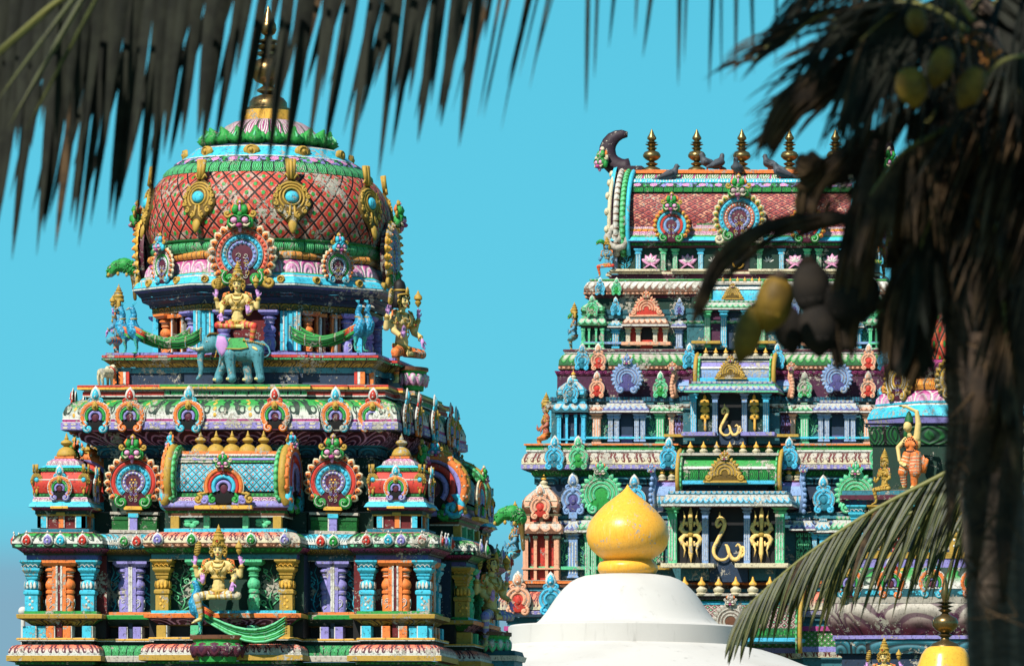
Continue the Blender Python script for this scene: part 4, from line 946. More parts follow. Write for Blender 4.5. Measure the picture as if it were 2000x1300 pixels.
def deity4(label, cat, loc, rz, sc, skin='skin', palm='palm', wrap=('red', 'orange', 'gold'), cloth='gold', flip=False, vox=1.15, group=None, jewel='gold', hair=None, held=True, arms=4, thing='deity_statue', crown_on=True):
    """seated four armed crowned figure, one leg folded and one hanging; origin at the seat"""
    root = empty(thing, loc, label, cat, group); root.rotation_euler = (0, 0, rz); root.scale = (sc,)*3
    P = []; X = -1 if flip else 1; hz = 92
    def c(a, ra, b, rb, m, n=5): P.append(('c', a, ra, b, rb, m, n))
    P.append(('e', (0, 1, 8), (19, 13, 10), cloth)); P.append(('e', (0, -1, 20), (13.5, 10.5, 9), skin)); c((0, 0, 14), 12, (0, -.5, 30), 10.8, skin); P.append(('e', (0, -1, 54), (19.5, 11.5, 15), skin)); P.append(('e', (0, 1, 42), (14.5, 10, 12), skin))
    for g in (-1, 1):
        P.append(('e', (g*9, -7.5, 53), (8.5, 5.5, 7), skin)); P.append(('e', (g*22, 0, 63), (8.5, 8, 8.5), skin)); c((g*8, 0, 68), 5, (g*18, 0, 66), 6.5, skin); P.append(('e', (g*9, -12.6, 52), (1, 1, 1), 'brown'))
    c((0, 0, 66), 7, (0, -1, 80), 6.3, skin)
    P.append(('e', (0, 0, hz+1), (11.2, 11.5, 13.5), skin)); P.append(('e', (0, -4, hz-8), (7.2, 7.2, 6.2), skin)); P.append(('e', (0, -9.5, hz-11), (3, 2.5, 2.4), skin)); c((0, -11, hz+3), 1.1, (0, -12.8, hz-3.4), 1.9, skin)
    for g in (-1, 1): P.append(('e', (g*5, -7.5, hz-3.5), (3.6, 3.4, 3.6), skin)); P.append(('e', (g*11.6, 0, hz-1), (2, 3, 5), skin)); P.append(('e', (g*1.9, -11.8, hz-3.6), (1.5, 1.3, 1.2), skin))
    # front pair of arms
    c((X*-23, 0, 62), 7.2, (X*-31, -5, 38), 5.8, skin); c((X*-31, -5, 38), 5.8, (X*-27, -20, 26), 4.2, skin); hand(P, (X*-27, -23, 31), (X*-.05, -.1, 1), (0, -1, 0), palm, 1.08, side=X)
    c((X*23, 0, 62), 7.2, (X*33, -4, 38), 5.8, skin); c((X*33, -4, 38), 5.8, (X*32, -18, 30), 4.2, skin); hand(P, (X*32, -22, 22), (X*-.1, -.25, -1), (0, -1, 0), palm, 1.0, side=X)
    if arms == 4:
        for g in (-1, 1):
            c((g*25, 4, 60), 7, (g*43, 2, 42), 5.8, skin); c((g*43, 2, 42), 5.6, (g*47, -3, 63), 4, skin); hand(P, (g*46, -4, 69), (g*-.12, 0, 1), (0, -1, 0), palm, .95, side=-g, curl=.9)
    # legs: hanging leg on the -X side, folded leg on the other
    L = wrap
    c((X*-9, -3, 4), 10.5, (X*-40, -15, -1), 8.2, L, 3); c((X*-40, -16, -2), 8, (X*-33, -12, -38), 5, L, 3); c((X*-33, -12, -38), 4.6, (X*-34, -13, -44), 4.6, jewel); c((X*-34, -14, -46), 4.4, (X*-45, -20, -52), 3.2, skin)
    for i in range(5): q = (X*(-44-i*.6), -24+i*2.0, -53); c(q, 1.5, (q[0]-X*4.5, q[1]-1, q[2]-1.5), 1.2, skin)
    c((X*9, -3, 4), 10.5, (X*41, -14, 1), 8.2, L, 3); c((X*40, -16, 0), 7.6, (X*4, -21, -2), 5, L, 3); c((X*4, -21, -2), 4.6, (X*-1, -22, -2), 4.6, jewel); c((X*-1, -22, -2), 4.3, (X*-13, -24, -2), 4.6, skin)
    for i in range(5): q = (X*-15, -25, 3-i*2.4); c(q, 1.5, (q[0]-X*4, q[1]-1, q[2]+.3), 1.1, skin)
    body = blob(P, vox, 'body', root)
    j = MB()
    ring(j, (0, -1, 72), 10, 1.4, jewel, (0, -.35, 1), .9); ring(j, (0, -3, 66), 14, 1.5, jewel, (0, -.8, 1), .9); j.tube([(-13, -6, 69), (-9, -13.5, 56), (0, -15.5, 50), (9, -13.5, 56), (13, -6, 69)], 1.2, jewel, 5)
    j.ell((0, -15, 49), (3, 2, 5), jewel, 8, 6); j.tube([(X*-13, -8, 62), (0, -14, 44), (X*9, -10, 34), (X*13, -4, 28)], 1.0, jewel, 5); kid(j, 'necklace', root)
    j = MB(); ring(j, (0, -.5, 38), 14.7, 1.5, jewel, (0, -.1, 1), .78); kid(j, 'chest_band', root)
    j = MB(); ring(j, (0, 0, 13), 17, 2.6, jewel, (0, -.25, 1), .78, 18); ring(j, (0, 0, 9), 18, 1.6, 'red', (0, -.3, 1), .8, 18); j.puff(leafo(0, 12, 12, 14, 180), 3, jewel, -13); j.ell((0, -15, 8), 2.6, jewel, 8, 5)
    for k in range(-3, 4): j.tube([(k*3-2, -14, 6), (k*3, -16, 1), (k*3+2, -14, 6)], .7, jewel, 4)
    kid(j, 'belt', root)
    for g in (-1, 1):
        j = MB(); ring(j, (g*27, -2, 50), 7.8, 1.6, jewel, (g*-.3, -.2, 1)); j.arc((g*27.5, 51), 4, 1.6, 0, 360, 2.5, jewel, -9, 10); j.ell((g*27.5, -11, 51), 1.8, 'red', 6, 4); j.puff(leafo(g*27.5, 54, 6, 8), 2, jewel, -8.4); kid(j, 'armlet', root)
        j = MB(); ring(j, (g*28 if g*X < 0 else g*32, -18, 28), 5, 1.1, jewel, (0, -1, -.6)); kid(j, 'bracelet', root)
        if arms == 4: j = MB(); ring(j, (g*46.6, -2, 60), 5, 1.2, jewel, (0, 0, 1)); ring(j, (g*46, -1, 57), 5, .9, jewel, (0, 0, 1)); kid(j, 'bracelet', root)
        j = MB(); j.tube([(g*17, -3, 75), (g*29, -2, 71), (g*32, -3, 60), (g*29, -6, 56)], [2, 3.2, 2.6, 1.2], 'orange', 6, (1, .6)); [j.ell((g*(22+i*3), -6, 73-i*3.4), 1.7, ('green', jewel, 'orange')[i % 3], 6, 4) for i in range(4)]; kid(j, 'shoulder_ornament', root)
        j = MB(); j.ell((g*13, 2, hz-1), (4.5, 6, 13), hair or jewel, 8, 8); j.arc((g*13.5, hz-3), 4, 2.2, 0, 360, 3, jewel, -4, 10); j.arc((g*14, hz+6), 3.4, 2, 0, 360, 3, jewel, -4, 10); j.ell((g*13, -6, hz-10), 2.4, jewel, 6, 5); kid(j, 'ear_ornament', root)
    if hair:
        j = MB(); j.lathe((0, 4, hz+2), [(12, -14), (13, 0), (12, 10), (10, 18), (10, 24), (8, 31), (4, 35), (0, 36)], hair, 14, 9, .12); kid(j, 'hair', root)
        j = MB(); ring(j, (0, -1, hz+9), 12.5, 1.8, jewel, (0, .2, 1)); j.puff(leafo(0, hz+10, 10, 14), 3, jewel, -12); ring(j, (0, 3, hz+18), 11, 2, jewel); kid(j, 'headband', root)
    elif crown_on:
        j = MB(); crown(j, (0, 0, hz+8), 1.0, jewel); kid(j, 'crown', root)
    face_parts(root, 0, -.6, hz-1, 1.0)
    if held and arms == 4:
        j = MB(); j.M = Matrix.Translation((-41, -6, 95)) @ Matrix.Rotation(R(12), 4, 'Y'); j.tube([(0, 0, -15), (0, 0, -9), (0, 0, 10), (0, 0, 16)], [2, 6, 6.5, 2], 'gold', 8, (1, .5))
        for i in range(5): j.tube([(-5, -3, -9+i*5), (5, -3, -5+i*5)], .8, 'golddk', 4)
        kid(j, 'held_book_staff', root)
        j = MB(); j.lathe((42, -6, 84), [(1.5, 0), (3, 3), (5, 6), (5.5, 9), (3.5, 11), (7, 14), (6.5, 19), (3, 23), (1.5, 27), (0, 30)], 'gold', 10, 6, .1); kid(j, 'held_conch', root)
    return root
def limb_path(P, pts, mats):
    for i in range(len(pts)-1): P.append(('c', pts[i][:3], pts[i][3], pts[i+1][:3], pts[i+1][3], mats))
def peacock(label, loc, rz, sc, tail='fan', group=None, vox=1.2, sgn=1):
    """bird facing -X*sgn... looking along +X when sgn is 1, tail sweeping back along -X; origin at its feet"""
    root = empty('peacock', loc, label, 'peacock statue', group); root.rotation_euler = (0, 0, rz); root.scale = (sc*sgn, sc, sc)
    P = []; c = 'bluebird'
    limb_path(P, [(-6, 0, 36, 12), (0, 0, 44, 14.5), (4, 0, 54, 12.5), (3, 0, 66, 8.5), (0, 0, 77, 6), (3, 0, 87, 5.6)], c)
    P.append(('e', (4, 0, 89), (6, 4.6, 5), c)); P.append(('e', (-8, 0, 40), (13, 9, 13), c))
    for g in (-1, 1):
        limb_path(P, [(-4, g*5, 32, 5.5), (-4, g*5, 20, 3), (-6, g*5, 12, 1.7), (-4, g*5, 2, 1.5)], ['bluebird', 'mint'])
        for a in (-.5, 0, .5): P.append(('c', (-4, g*5, 1.5), 1.3, (4, g*5+a*7, .8), .9, 'mint'))
    blob(P, vox, 'body', root)
    j = MB(); j.tube([(9, 0, 90), (13, 0, 88.5), (17, 0, 86)], [2.6, 1.8, .3], 'stone', 7); kid(j, 'beak', root)
    j = MB(); [j.tube([(2, 0, 93), (1+i*2, 0, 98), (-1+i*3, 0, 102)], [.5, .5, 1.1], 'turq', 4) for i in (-1, 0, 1)]; kid(j, 'crest', root)
    j = MB(); ring(j, (2, 0, 68), 7.2, 1.6, 'gold', (.1, 0, 1)); kid(j, 'collar', root)
    for g in (-1, 1):
        j = MB(); j.ell((5.5, g*4.2, 90), (1.3, .8, 1.3), 'white', 6, 4); kid(j, 'eye', root)
        j = MB()
        for i in range(6): j.tube([(-2-i*.6, g*(9.5), 52-i*3), (-14-i, g*10.5, 46-i*3.4), (-28+i, g*8, 38-i*2.5)], [3, 3, 1], ('orange', 'red', 'green')[i // 2], 6, (.7, 1)); 
        kid(j, 'wing', root)
    j = MB()
    for lay in range(2):
        for i in range(7):
            q = (i-3)
            pts = []
            for t in range(9):
                u = t/8
                if tail == 'fan': x = -14-u*120; z = 42-34*math.sin(u*1.9)+u*u*18+q*(1.6+u*2.2)*(-1)+10*u*u*u
                else: x = -14-u*136; z = 30-44*math.sin(u*1.75)+u*u*u*30+q*(1.6+u*3.0)*(-1)
                pts.append((x, (3-abs(q))*-1.6-3+lay*5, z))
            j.tube(pts, [2.2, 2.6, 2.8, 3, 3.1, 3.2, 3.2, 3.0, 1.2], ('green', 'greend')[(i+lay) % 2] if tail == 'fan' else ('green', 'lgreen')[(i+lay) % 2], 6, (.8, 1.1))
            for t in (2, 4, 6, 8): j.ell((pts[t][0], pts[t][1]-3, pts[t][2]), (2.3, 1, 1.7), 'gold', 6, 4); j.ell((pts[t][0], pts[t][1]-3.8, pts[t][2]), (1.1, .8, .9), 'turq', 5, 4)
    kid(j, 'tail', root)
    return root
def feather_fn(c, t):
    r = c.noise(38, 1, .3); return cmix(t, r.smooth(.45, .62), lin('#0f7ea6'), lin('#27a9d6')), r
material('bluebird', fn=feather_fn, wear=.2, rough=.45)
def elephant(label, loc, sc, vox=1.3):
    """standing elephant seen from its left side, head towards -X; origin between its feet"""
    root = empty('elephant', loc, label, 'elephant statue'); root.scale = (sc,)*3; P = []; c = 'eleph'
    P.append(('e', (18, 0, 62), (38, 19, 24), c)); P.append(('e', (36, 0, 60), (24, 18, 24), c)); P.append(('e', (-10, 0, 62), (22, 17, 24), c))
    for (x, y, x2, top) in ((-6, -10, -2, 52), (-34, 9, -34, 50), (48, -9, 53, 54), (22, 9, 26, 50)):
        if x == -34: x = -18; x2 = -32
        limb_path(P, [(x, y, top, 13), (x+(x2-x)*.4, y, 30, 9.5), (x2, y, 12, 8), (x2, y, 5, 9.5)], c)
        for i in (-1, 0, 1): P.append(('e', (x2-4+i*4.5, y-7+abs(i)*1.2, 3.5), (2.4, 2.4, 3.2), 'lgold'))
    P.append(('e', (-44, 0, 74), (18, 15, 19), c)); P.append(('e', (-40, -4, 86), (10, 6, 8), c)); P.append(('e', (-40, 4, 86), (10, 6, 8), c)); P.append(('e', (-52, 0, 66), (12, 10, 12), c))
    limb_path(P, [(-58, -2, 66, 9.5), (-64, -3, 54, 7.5), (-65, -4, 38, 6), (-63, -5, 22, 5), (-65, -6, 10, 4), (-70, -6, 4, 3.4)], c)
    P.append(('c', (36, -6, 62), 12, (48, -8, 42), 11, c))
    limb_path(P, [(56, -2, 76, 3.5), (68, -4, 66, 2.2), (72, -5, 54, 1.8), (64, -7, 46, 1.8), (54, -9, 48, 2), (44, -11, 56, 2.2)], c)
    P.append(('e', (43, -12, 59), (4, 2, 6), c))
    blob(P, vox, 'body', root, 3)
    j = MB(); j.tube([(-58, -10, 64), (-68, -13, 61), (-80, -14, 63), (-88, -14, 66)], [3.8, 3.4, 2.4, .4], 'cream', 8); kid(j, 'tusk', root)
    j = MB(); j.tube([(-58, 8, 64), (-68, 9, 61), (-78, 9, 63)], [3.6, 3.2, .4], 'cream', 8); kid(j, 'tusk', root)
    j = MB()
    q = [(-28, 88), (-14, 86), (-8, 72), (-10, 56), (-20, 44), (-26, 54), (-32, 68)]
    j.puff(q, 4, 'palm', -17, .6, 3); j.tube([(x, -17, z) for x, z in q+q[:1]], 2.2, 'eleph', 6); kid(j, 'ear', root)
    j = MB(); j.ell((-50, -13, 76), (2.6, 1.6, 2), 'white', 8, 5); j.ell((-50.5, -14, 76), (1.2, 1.2, 1.2), 'black', 6, 4); kid(j, 'eye', root)
    j = MB(); j.M = Matrix.Translation((10, 0, 62))
    vs = [(-14, -14.5, 21), (-26, -19.5, 0), (6, -20.5, -1), (22, -19.5, 2), (12, -14, 21), (12, 14, 21), (-14, 14, 21)]
    j.add(vs, [[0, 1, 2], [0, 2, 3, 4], [0, 4, 5, 6]], 'green'); j.tube([vs[0], vs[1], vs[2], vs[3], vs[4]], 1.2, 'gold', 5); kid(j, 'saddle_cloth', root)
    j = MB()
    for (a, b, e) in (((22, -18, 78), (42, -16.5, 76), (62, -10, 70)), ((-30, -14, 84), (-28, -17, 62), (-34, -13, 46))):
        n = 12
        for k in range(n+1):
            u = k/n; p = Vector(a)*(1-u)**2+Vector(b)*2*u*(1-u)+Vector(e)*u*u; j.ell(p, 1.7, 'gold', 6, 4)
    kid(j, 'rope_ornament', root)
    j = MB(); j.tube([(-50, -10, 86), (-44, -12, 92), (-34, -10, 92), (-28, -6, 88)], 2.2, 'golddk', 6); kid(j, 'head_band', root)
    return root
plain('lgold', '#cfc37c', .5)
mp2 = lambda Y: Y/F
Ys = A1-2.05
elephant('blue painted elephant statue with flaking white patches, carrying a crowned golden deity', at(457, 744, Ys), mp2(Ys), 1.3)
deity4('crowned golden four armed deity in red banded leggings riding the blue elephant', 'deity statue', at(464, 637, Ys), 0, mp2(Ys)*.88, flip=True, wrap=('red', 'coral', 'gold'), cloth='gold')
Yd = A1-3.22
deity4('crowned golden four armed deity in cream leggings riding the single peacock', 'deity statue', at(427, 1164, Yd), 0, mp2(Yd)*.97, wrap=('cream', 'stone', 'gold'), cloth='gold')
peacock('single blue peacock statue with a long green tail under the cream legged deity', at(386, 1239, Yd+.05), R(180), mp2(Yd)*1.14, 'long', sgn=1)
Yp = A1-1.82
for (x, g, n) in ((699, 1, 'nearer'), (716, 1, 'farther')):
    peacock('%s bird of the right hand peacock pair on the lavender ledge' % ('left' if n == 'nearer' else 'right'), at(x, 686, Yp+(0 if n == 'nearer' else .1)), 0, mp2(Yp)*.98, 'fan', 'peacock pairs below the dome')
for (x, n) in ((262, 0), (240, 1)):
    peacock('%s bird of the left hand peacock pair on the lavender ledge' % ('left' if n else 'right'), at(x, 690, Yp+n*.1), R(180) if False else 0, mp2(Yp)*.98, 'fan', 'peacock pairs below the dome', sgn=-1)
def lotus_seat(label, loc, sc, rz=0, c1='maroon', c2='green', top='orange', w=52, pink=False):
    root = empty('lotus_pedestal', loc, label, 'pedestal'); root.scale = (sc,)*3; root.rotation_euler = (0, 0, rz)
    m = MB(); m.lathe((0, 0, 0), [(w*.96, -2, 'brown'), (w, -2), (w, -9, top), (w, -9), (w*.9, -10, c2), (w*.86, -16), (w*.98, -22, 'lotus_mar' if not pink else 'lotus_pink'), (w*.92, -34), (w*.7, -42, c2), (w*.66, -52)], top, 28, sy=.62); kid(m, 'seat_slab', root)
    m = MB()
    for k in range(12):
        m.M = Matrix.Scale(.62, 4, (0, 1, 0)) @ Matrix.Rotation(R(30*k), 4, 'Z'); m.puff(leafo(0, -16, w*.56, 28, 180), 6, c1, -w*.86); m.puff(leafo(0, -18, w*.34, 20, 180), 8, 'purple' if c1 == 'maroon' else 'white', -w*.86)
    m.M = None; kid(m, 'lotus_petals', root); return root
lotus_seat('dark maroon lotus pedestal under the peacock riding deity', at(425, 1238, Yd+.12), mp2(Yd)*1.04)
# deities on the right hand flank, seen in profile
Xr = 3.06
p = L1(1.98, -.12, 0); zz = EZ+(PY-640)*A1/F
deity4('golden deity in an orange tiger cloth seated in profile on the pink lotus', 'deity statue', at(784, 690, A1-.35), R(66), mpx*1.14, wrap=('orange', 'brown', 'orange'), cloth='orange', hair='black')
lotus_seat('pink and green lotus pedestal at the upper right flank', at(808, 716, A1-.3), mpx*.92, R(78), 'pink', 'green', 'orange', 46, True)
deity4('golden deity with black hair seated in profile on the pale green lotus', 'deity statue', at(958, 1203, A1+.1), R(66), mpx*1.12, wrap=('lav', 'cream', 'lav'), cloth='maroon', hair='black')
lotus_seat('pale green lotus pedestal at the lower right corner of the broad tower', at(966, 1232, A1+.1), mpx*1.0, R(74), 'mint', 'green', 'greend', 48)
m = MB(); m.sweep([(at(966, 0, A1+.2).x+x*.32, A1+.2+y*.32) for x, y in ((-1, -1), (1, -1), (1, 1), (-1, 1))], [([(0, 0), (0, at(0, 1290, A1).z)], 'tealb'), ([(.03, at(0, 1290, A1).z), (.05, at(0, 1280, A1).z)], 'white'), ([(.02, at(0, 1279, A1).z), (.0, at(0, 1270, A1).z)], 'teal')])
tag(m.build('stone_pier', None, (at(966, 1300, A1+.2).x, A1+.2, 0)), 'teal stepped pier carrying the pale green lotus beside the broad tower', 'pier')
# deity of the left flank (back and arm seen past the peacocks), its leafy hood, and the white bull
deity4('blue skinned deity seated facing left behind the left hand peacocks', 'deity statue', at(232, 668, A1-.2), R(-90), mpx*.8, skin='bskin', wrap=('eleph', 'eleph', 'orange'), cloth='orange', vox=1.6)
def leaf_hood(label, loc, sc, sgn=1, parent=None):
    root = empty('leafy_hood', loc, label, 'tree sculpture'); root.scale = (sc*sgn, sc, sc)
    P = []; limb_path(P, [(30, 0, -60, 4), (28, 0, -30, 5), (26, 0, -6, 8)], 'golddk'); limb_path(P, [(26, 0, 0, 12), (8, 0, 12, 15), (-10, 0, 8, 13), (-22, 0, -6, 9)], 'green'); blob(P, 2.0, 'trunk', root)
    random.seed(5); m = MB()
    for k in range(150):
        u = random.random(); x = 32-58*u; z = 2+14*math.sin(u*2.6)-u*u*14; a = random.uniform(0, 6.28); r = 15*(1-.35*u)
        m.tube([(x, r*.5*math.cos(a), z+r*.6*math.sin(a)), (x-2, r*.9*math.cos(a), z+r*math.sin(a)), (x-5, r*1.15*math.cos(a), z+r*1.15*math.sin(a)-3)], [3, 2.8, .5], random.choice(('green', 'green', 'greend')), 5)
    kid(m, 'leaves', root)
    for (x, z) in ((-24, -10), (-4, -8), (14, -10)):
        m = MB(); m.ell((x, -9, z), (3.4, 3.4, 4.5), 'gold', 8, 6); kid(m, 'fruit', root)
    return root
leaf_hood('green leafy tree sculpture arching out at the left of the dome', at(236, 528, A1-.2), mpx*.95)
leaf_hood('green leafy tree sculpture between the broad tower and the far gateway', at(992, 1012, 132), 132/F*1.0)
# ------------------------------------------------------------------ far gateway tower
A2, CX2 = 142.0, 1462.0; DD = 1.3
XC2 = (CX2-PX)*A2/F
gate = empty('gateway_tower', (XC2, A2, 0), 'tall stepped gateway tower with a barrel roof and a row of brass finials', 'gateway tower')
def T2(hw, py):
    hx = hw*(A2+DD)/(F+hw); hy = hx-DD; return hx, EZ+(PY-py)*(A2-hy)/F
BG = [(.78, .22, 'm'), (None, 0, 'c')]
BG0 = [(.78, .04, 'm'), (None, 0, 'c')]
def gs(name, ref, spec, bays=BG, parent=gate):
    hx = T2(ref, 900)[0]; hy = hx-DD; pts, tg = stepped(hx, hy, bays, [(.5, .1, 'm'), (None, 0, 'c')]); m = MB()
    m.sweep([(XC2+x, A2+y) for x, y in pts], [([(T2(a, b)[0]-hx, T2(a, b)[1]) for a, b in row[:-1]], row[-1]) for row in spec], tg)
    return m.build(name, parent, parent.location)
def gy(hw): return A2-(T2(hw, 900)[0]-DD)          # depth of the front plane of a storey
def mir(p): return Vector((2*XC2-p.x, p.y, p.z))
mg = 140.0/F
def BR(l): return [(l, -.5, 'm'), (None, 0, 'c')]
def spike(m, c, s, two=True): m.lathe(c, [(.30*s, 0, 'cream'), (.33*s, .08*s), (.22*s, .14*s), (.30*s, .24*s), (.30*s, .34*s), (.14*s, .46*s), (.12*s, .5*s, 'yellow'), (.22*s, .58*s), (.20*s, .66*s), (.08*s, .8*s), (.03*s, 1.0*s), (0, 1.02*s)], 'cream', 10)
def row(mb, x0, x1, n, py, h, Y, dz=0):
    for i in range(n): p = at(x0+(x1-x0)*i/(n-1), py, Y); spike(mb, p, h*Y/F)
# plinth to the ground, then courses from the ground storey up
gs('lower_storey', 440, [[(470, 2150), (470, 1900), 'stone'], [(460, 1900), (455, 1400), 'cream'], [(455, 1400), (450, 1330), 'scallop_lav'], [(450, 1330), (440, 1325), 'stone'], [(430, 1325), (430, 1283), 'tealw'], [(440, 1283), (442, 1272), 'scroll_red_w'], [(436, 1272), (436, 1262), 'lav'], [(432, 1262), (432, 1232), 'lattice_gr'], [(436, 1231), (436, 1222), 'mag'], [(430, 1222), (430, 1205), 'tealb'], [(432, 1215), (432, 1205), 'teal'], [(440, 1204), (446, 1199), 'blueg'],
   [(447, 1199), (448, 1192), 'bead_lav'], [(447, 1190), (446, 1175), (440, 1162), (432, 1155), 'k_coral_s'], [(432, 1153), (432, 1146), 'tealb'], [(436, 1146), (436, 1140), 'brown'], [(438, 1139), (438, 1134), 'orange'], [(438, 1133), (400, 1132), 'stone']], BR(1.2))
gs('second_storey_wall', 395, [[(398, 1134), (398, 1000), 'tealw'], [(408, 1024), (410, 1016), 'scallop_lav'], [(404, 1012), (404, 1006), 'tealb'], [(398, 1000), (380, 998), 'stone'], [(380, 998), (380, 945), 'navy'], [(384, 945), (384, 930), 'teal_rosette'], [(386, 930), (392, 918), 'bead_green']])
gs('second_storey_eave', 390, [[(404, 917), (406, 915), 'lavd'], [(407, 915), (407, 907), 'bead_lav'], [(406, 906), (406, 898), (401, 887), (395, 883), {'*': 'scroll_red_w'}], [(398, 882), (398, 878), 'white'], [(398, 878), (398, 870), 'green'], [(402, 869), (402, 866), 'orange'], [(402, 866), (370, 865), 'stone']], BR(.98))
gs('third_storey_wall', 350, [[(355, 868), (355, 782), 'tealw'], [(362, 798), (364, 790), 'scallop_white'], [(357, 783), (357, 775), 'vine_teal'], [(345, 775), (345, 735), 'purple'], [(345, 735), (350, 724), 'lotus_purple_s']])
gs('third_storey_eave', 335, [[(341, 723), (342, 721), 'brown'], [(343, 721), (343, 714), 'bead_dots2'], [(343, 713), (342, 703), (337, 694), (331, 691), 'scallop_green'], [(333, 690), (333, 686), 'white'], [(335, 686), (335, 682), 'maroon'], [(335, 682), (300, 681), 'stone']], BR(.74))
gs('fourth_storey_wall', 290, [[(296, 684), (296, 612), 'tealw'], [(302, 634), (304, 628), 'scallop_mint'], [(298, 613), (298, 604), 'teal'], [(288, 604), (288, 582), 'dgreen'], [(290, 582), (294, 576), 'maroon']])
gs('fourth_storey_eave', 290, [[(300, 575), (300, 570), 'bead_dots2'], [(300, 569), (299, 560), (294, 552), (288, 549), 'scallop_white'], [(290, 548), (290, 545), 'green'], [(290, 545), (240, 544), 'stone']], BG0)
gs('top_storey_wall', 245, [[(252, 546), (252, 536), 'maroon'], [(258, 535), (258, 531), 'cream'], [(256, 531), (256, 528), 'brown'], [(240, 530), (240, 484), 'dgreen'], [(246, 484), (248, 480), 'maroon'], [(249, 480), (250, 474), 'bead_green'], [(257, 473), (262, 470), 'lavd'], [(262, 470), (256, 463), 'turq'], [(256, 463), (252, 460), 'green'], [(252, 460), (250, 452), 'lotus_pink_s'], [(250, 452), (248, 447), 'leaf_orange'], [(248, 447), (244, 440), 'lotus_pink_s'], [(244, 440), (240, 435), 'leaf_green']], BG0)
# barrel roof
def barrel(name, parent, xc, yc, z0, hx, dp, h, courses, nseg=14, a0=-8):
    """courses: [(from, to, material, push)] over the quarter arc"""
    m = MB(); P = []
    for i in range(nseg+1): t = R(a0+i*(90-a0)/nseg); P.append((-dp*math.cos(t), h*(math.sin(t)-math.sin(R(a0)))/(1-math.sin(R(a0)))))
    for a, b, mat, push in courses:
        Q = P[a:b+1]; L = [0]
        for i in range(1, len(Q)): L.append(L[-1]+math.hypot(Q[i][0]-Q[i-1][0], Q[i][1]-Q[i-1][1]))
        for g in (1, -1):
            vs = []; fs = []; uv = []
            for (y, z) in Q: y = g*(y-push); vs += [(xc-hx*g, yc+y, z0+z+push*.4), (xc+hx*g, yc+y, z0+z+push*.4)]
            for i in range(len(Q)-1): fs.append([2*i, 2*i+1, 2*i+3, 2*i+2]); uv.append([(-hx, L[i]/L[-1]), (hx, L[i]/L[-1]), (hx, L[i+1]/L[-1]), (-hx, L[i+1]/L[-1])])
            m.add(vs, fs, mat, uv, True)
    return m, P
Yr = gy(244); rz = EZ+(PY-447)*Yr/F; rh = EZ+(PY-340)*A2/F-rz; rdp = A2-Yr+.02; rhx = T2(240, 450)[0]
m, P = barrel('roof', gate, XC2, A2, rz, rhx, rdp, rh, [(0, 6, 'roof_scales', 0), (6, 7, 'leaf_green', .04), (7, 8, 'flower_band', .05), (8, 9, 'bead_white', .06), (9, 14, 'ridge_leaf', .03)])
m.box((XC2, A2, rz+rh+.01), (rhx*2, .7, .06), 'orange', .1); m.build('barrel_roof', gate, gate.location)
q = MB(); zt = rz+rh+.04
fin = MB(); fin.lathe((0, 0, 0), [(24, 0, 'maroon'), (22, 3), (18, 4, 'brass'), (16, 9), (10, 13), (6, 15), (11, 19), (12, 22), (6, 26), (5, 28), (12, 33), (17, 40), (17.5, 45), (14, 53), (6, 58), (8, 61), (11, 64), (6, 67), (7, 70), (12, 73), (13, 74.5), (7, 76), (8, 78), (11.5, 80), (6, 82), (5, 84), (9, 89), (9, 93), (5, 102), (2, 112), (0, 117)], 'brass', 24); finm = meshof(fin, 'brass_finial')
for px in (1273, 1361, 1449, 1542, 1632): inst(finm, 'brass_finial', gate, Vector((at(px, 0, A2).x, A2, zt)), 0, (84/117*A2/F*1.38, 84/117*A2/F*1.38, 84/117*A2/F))
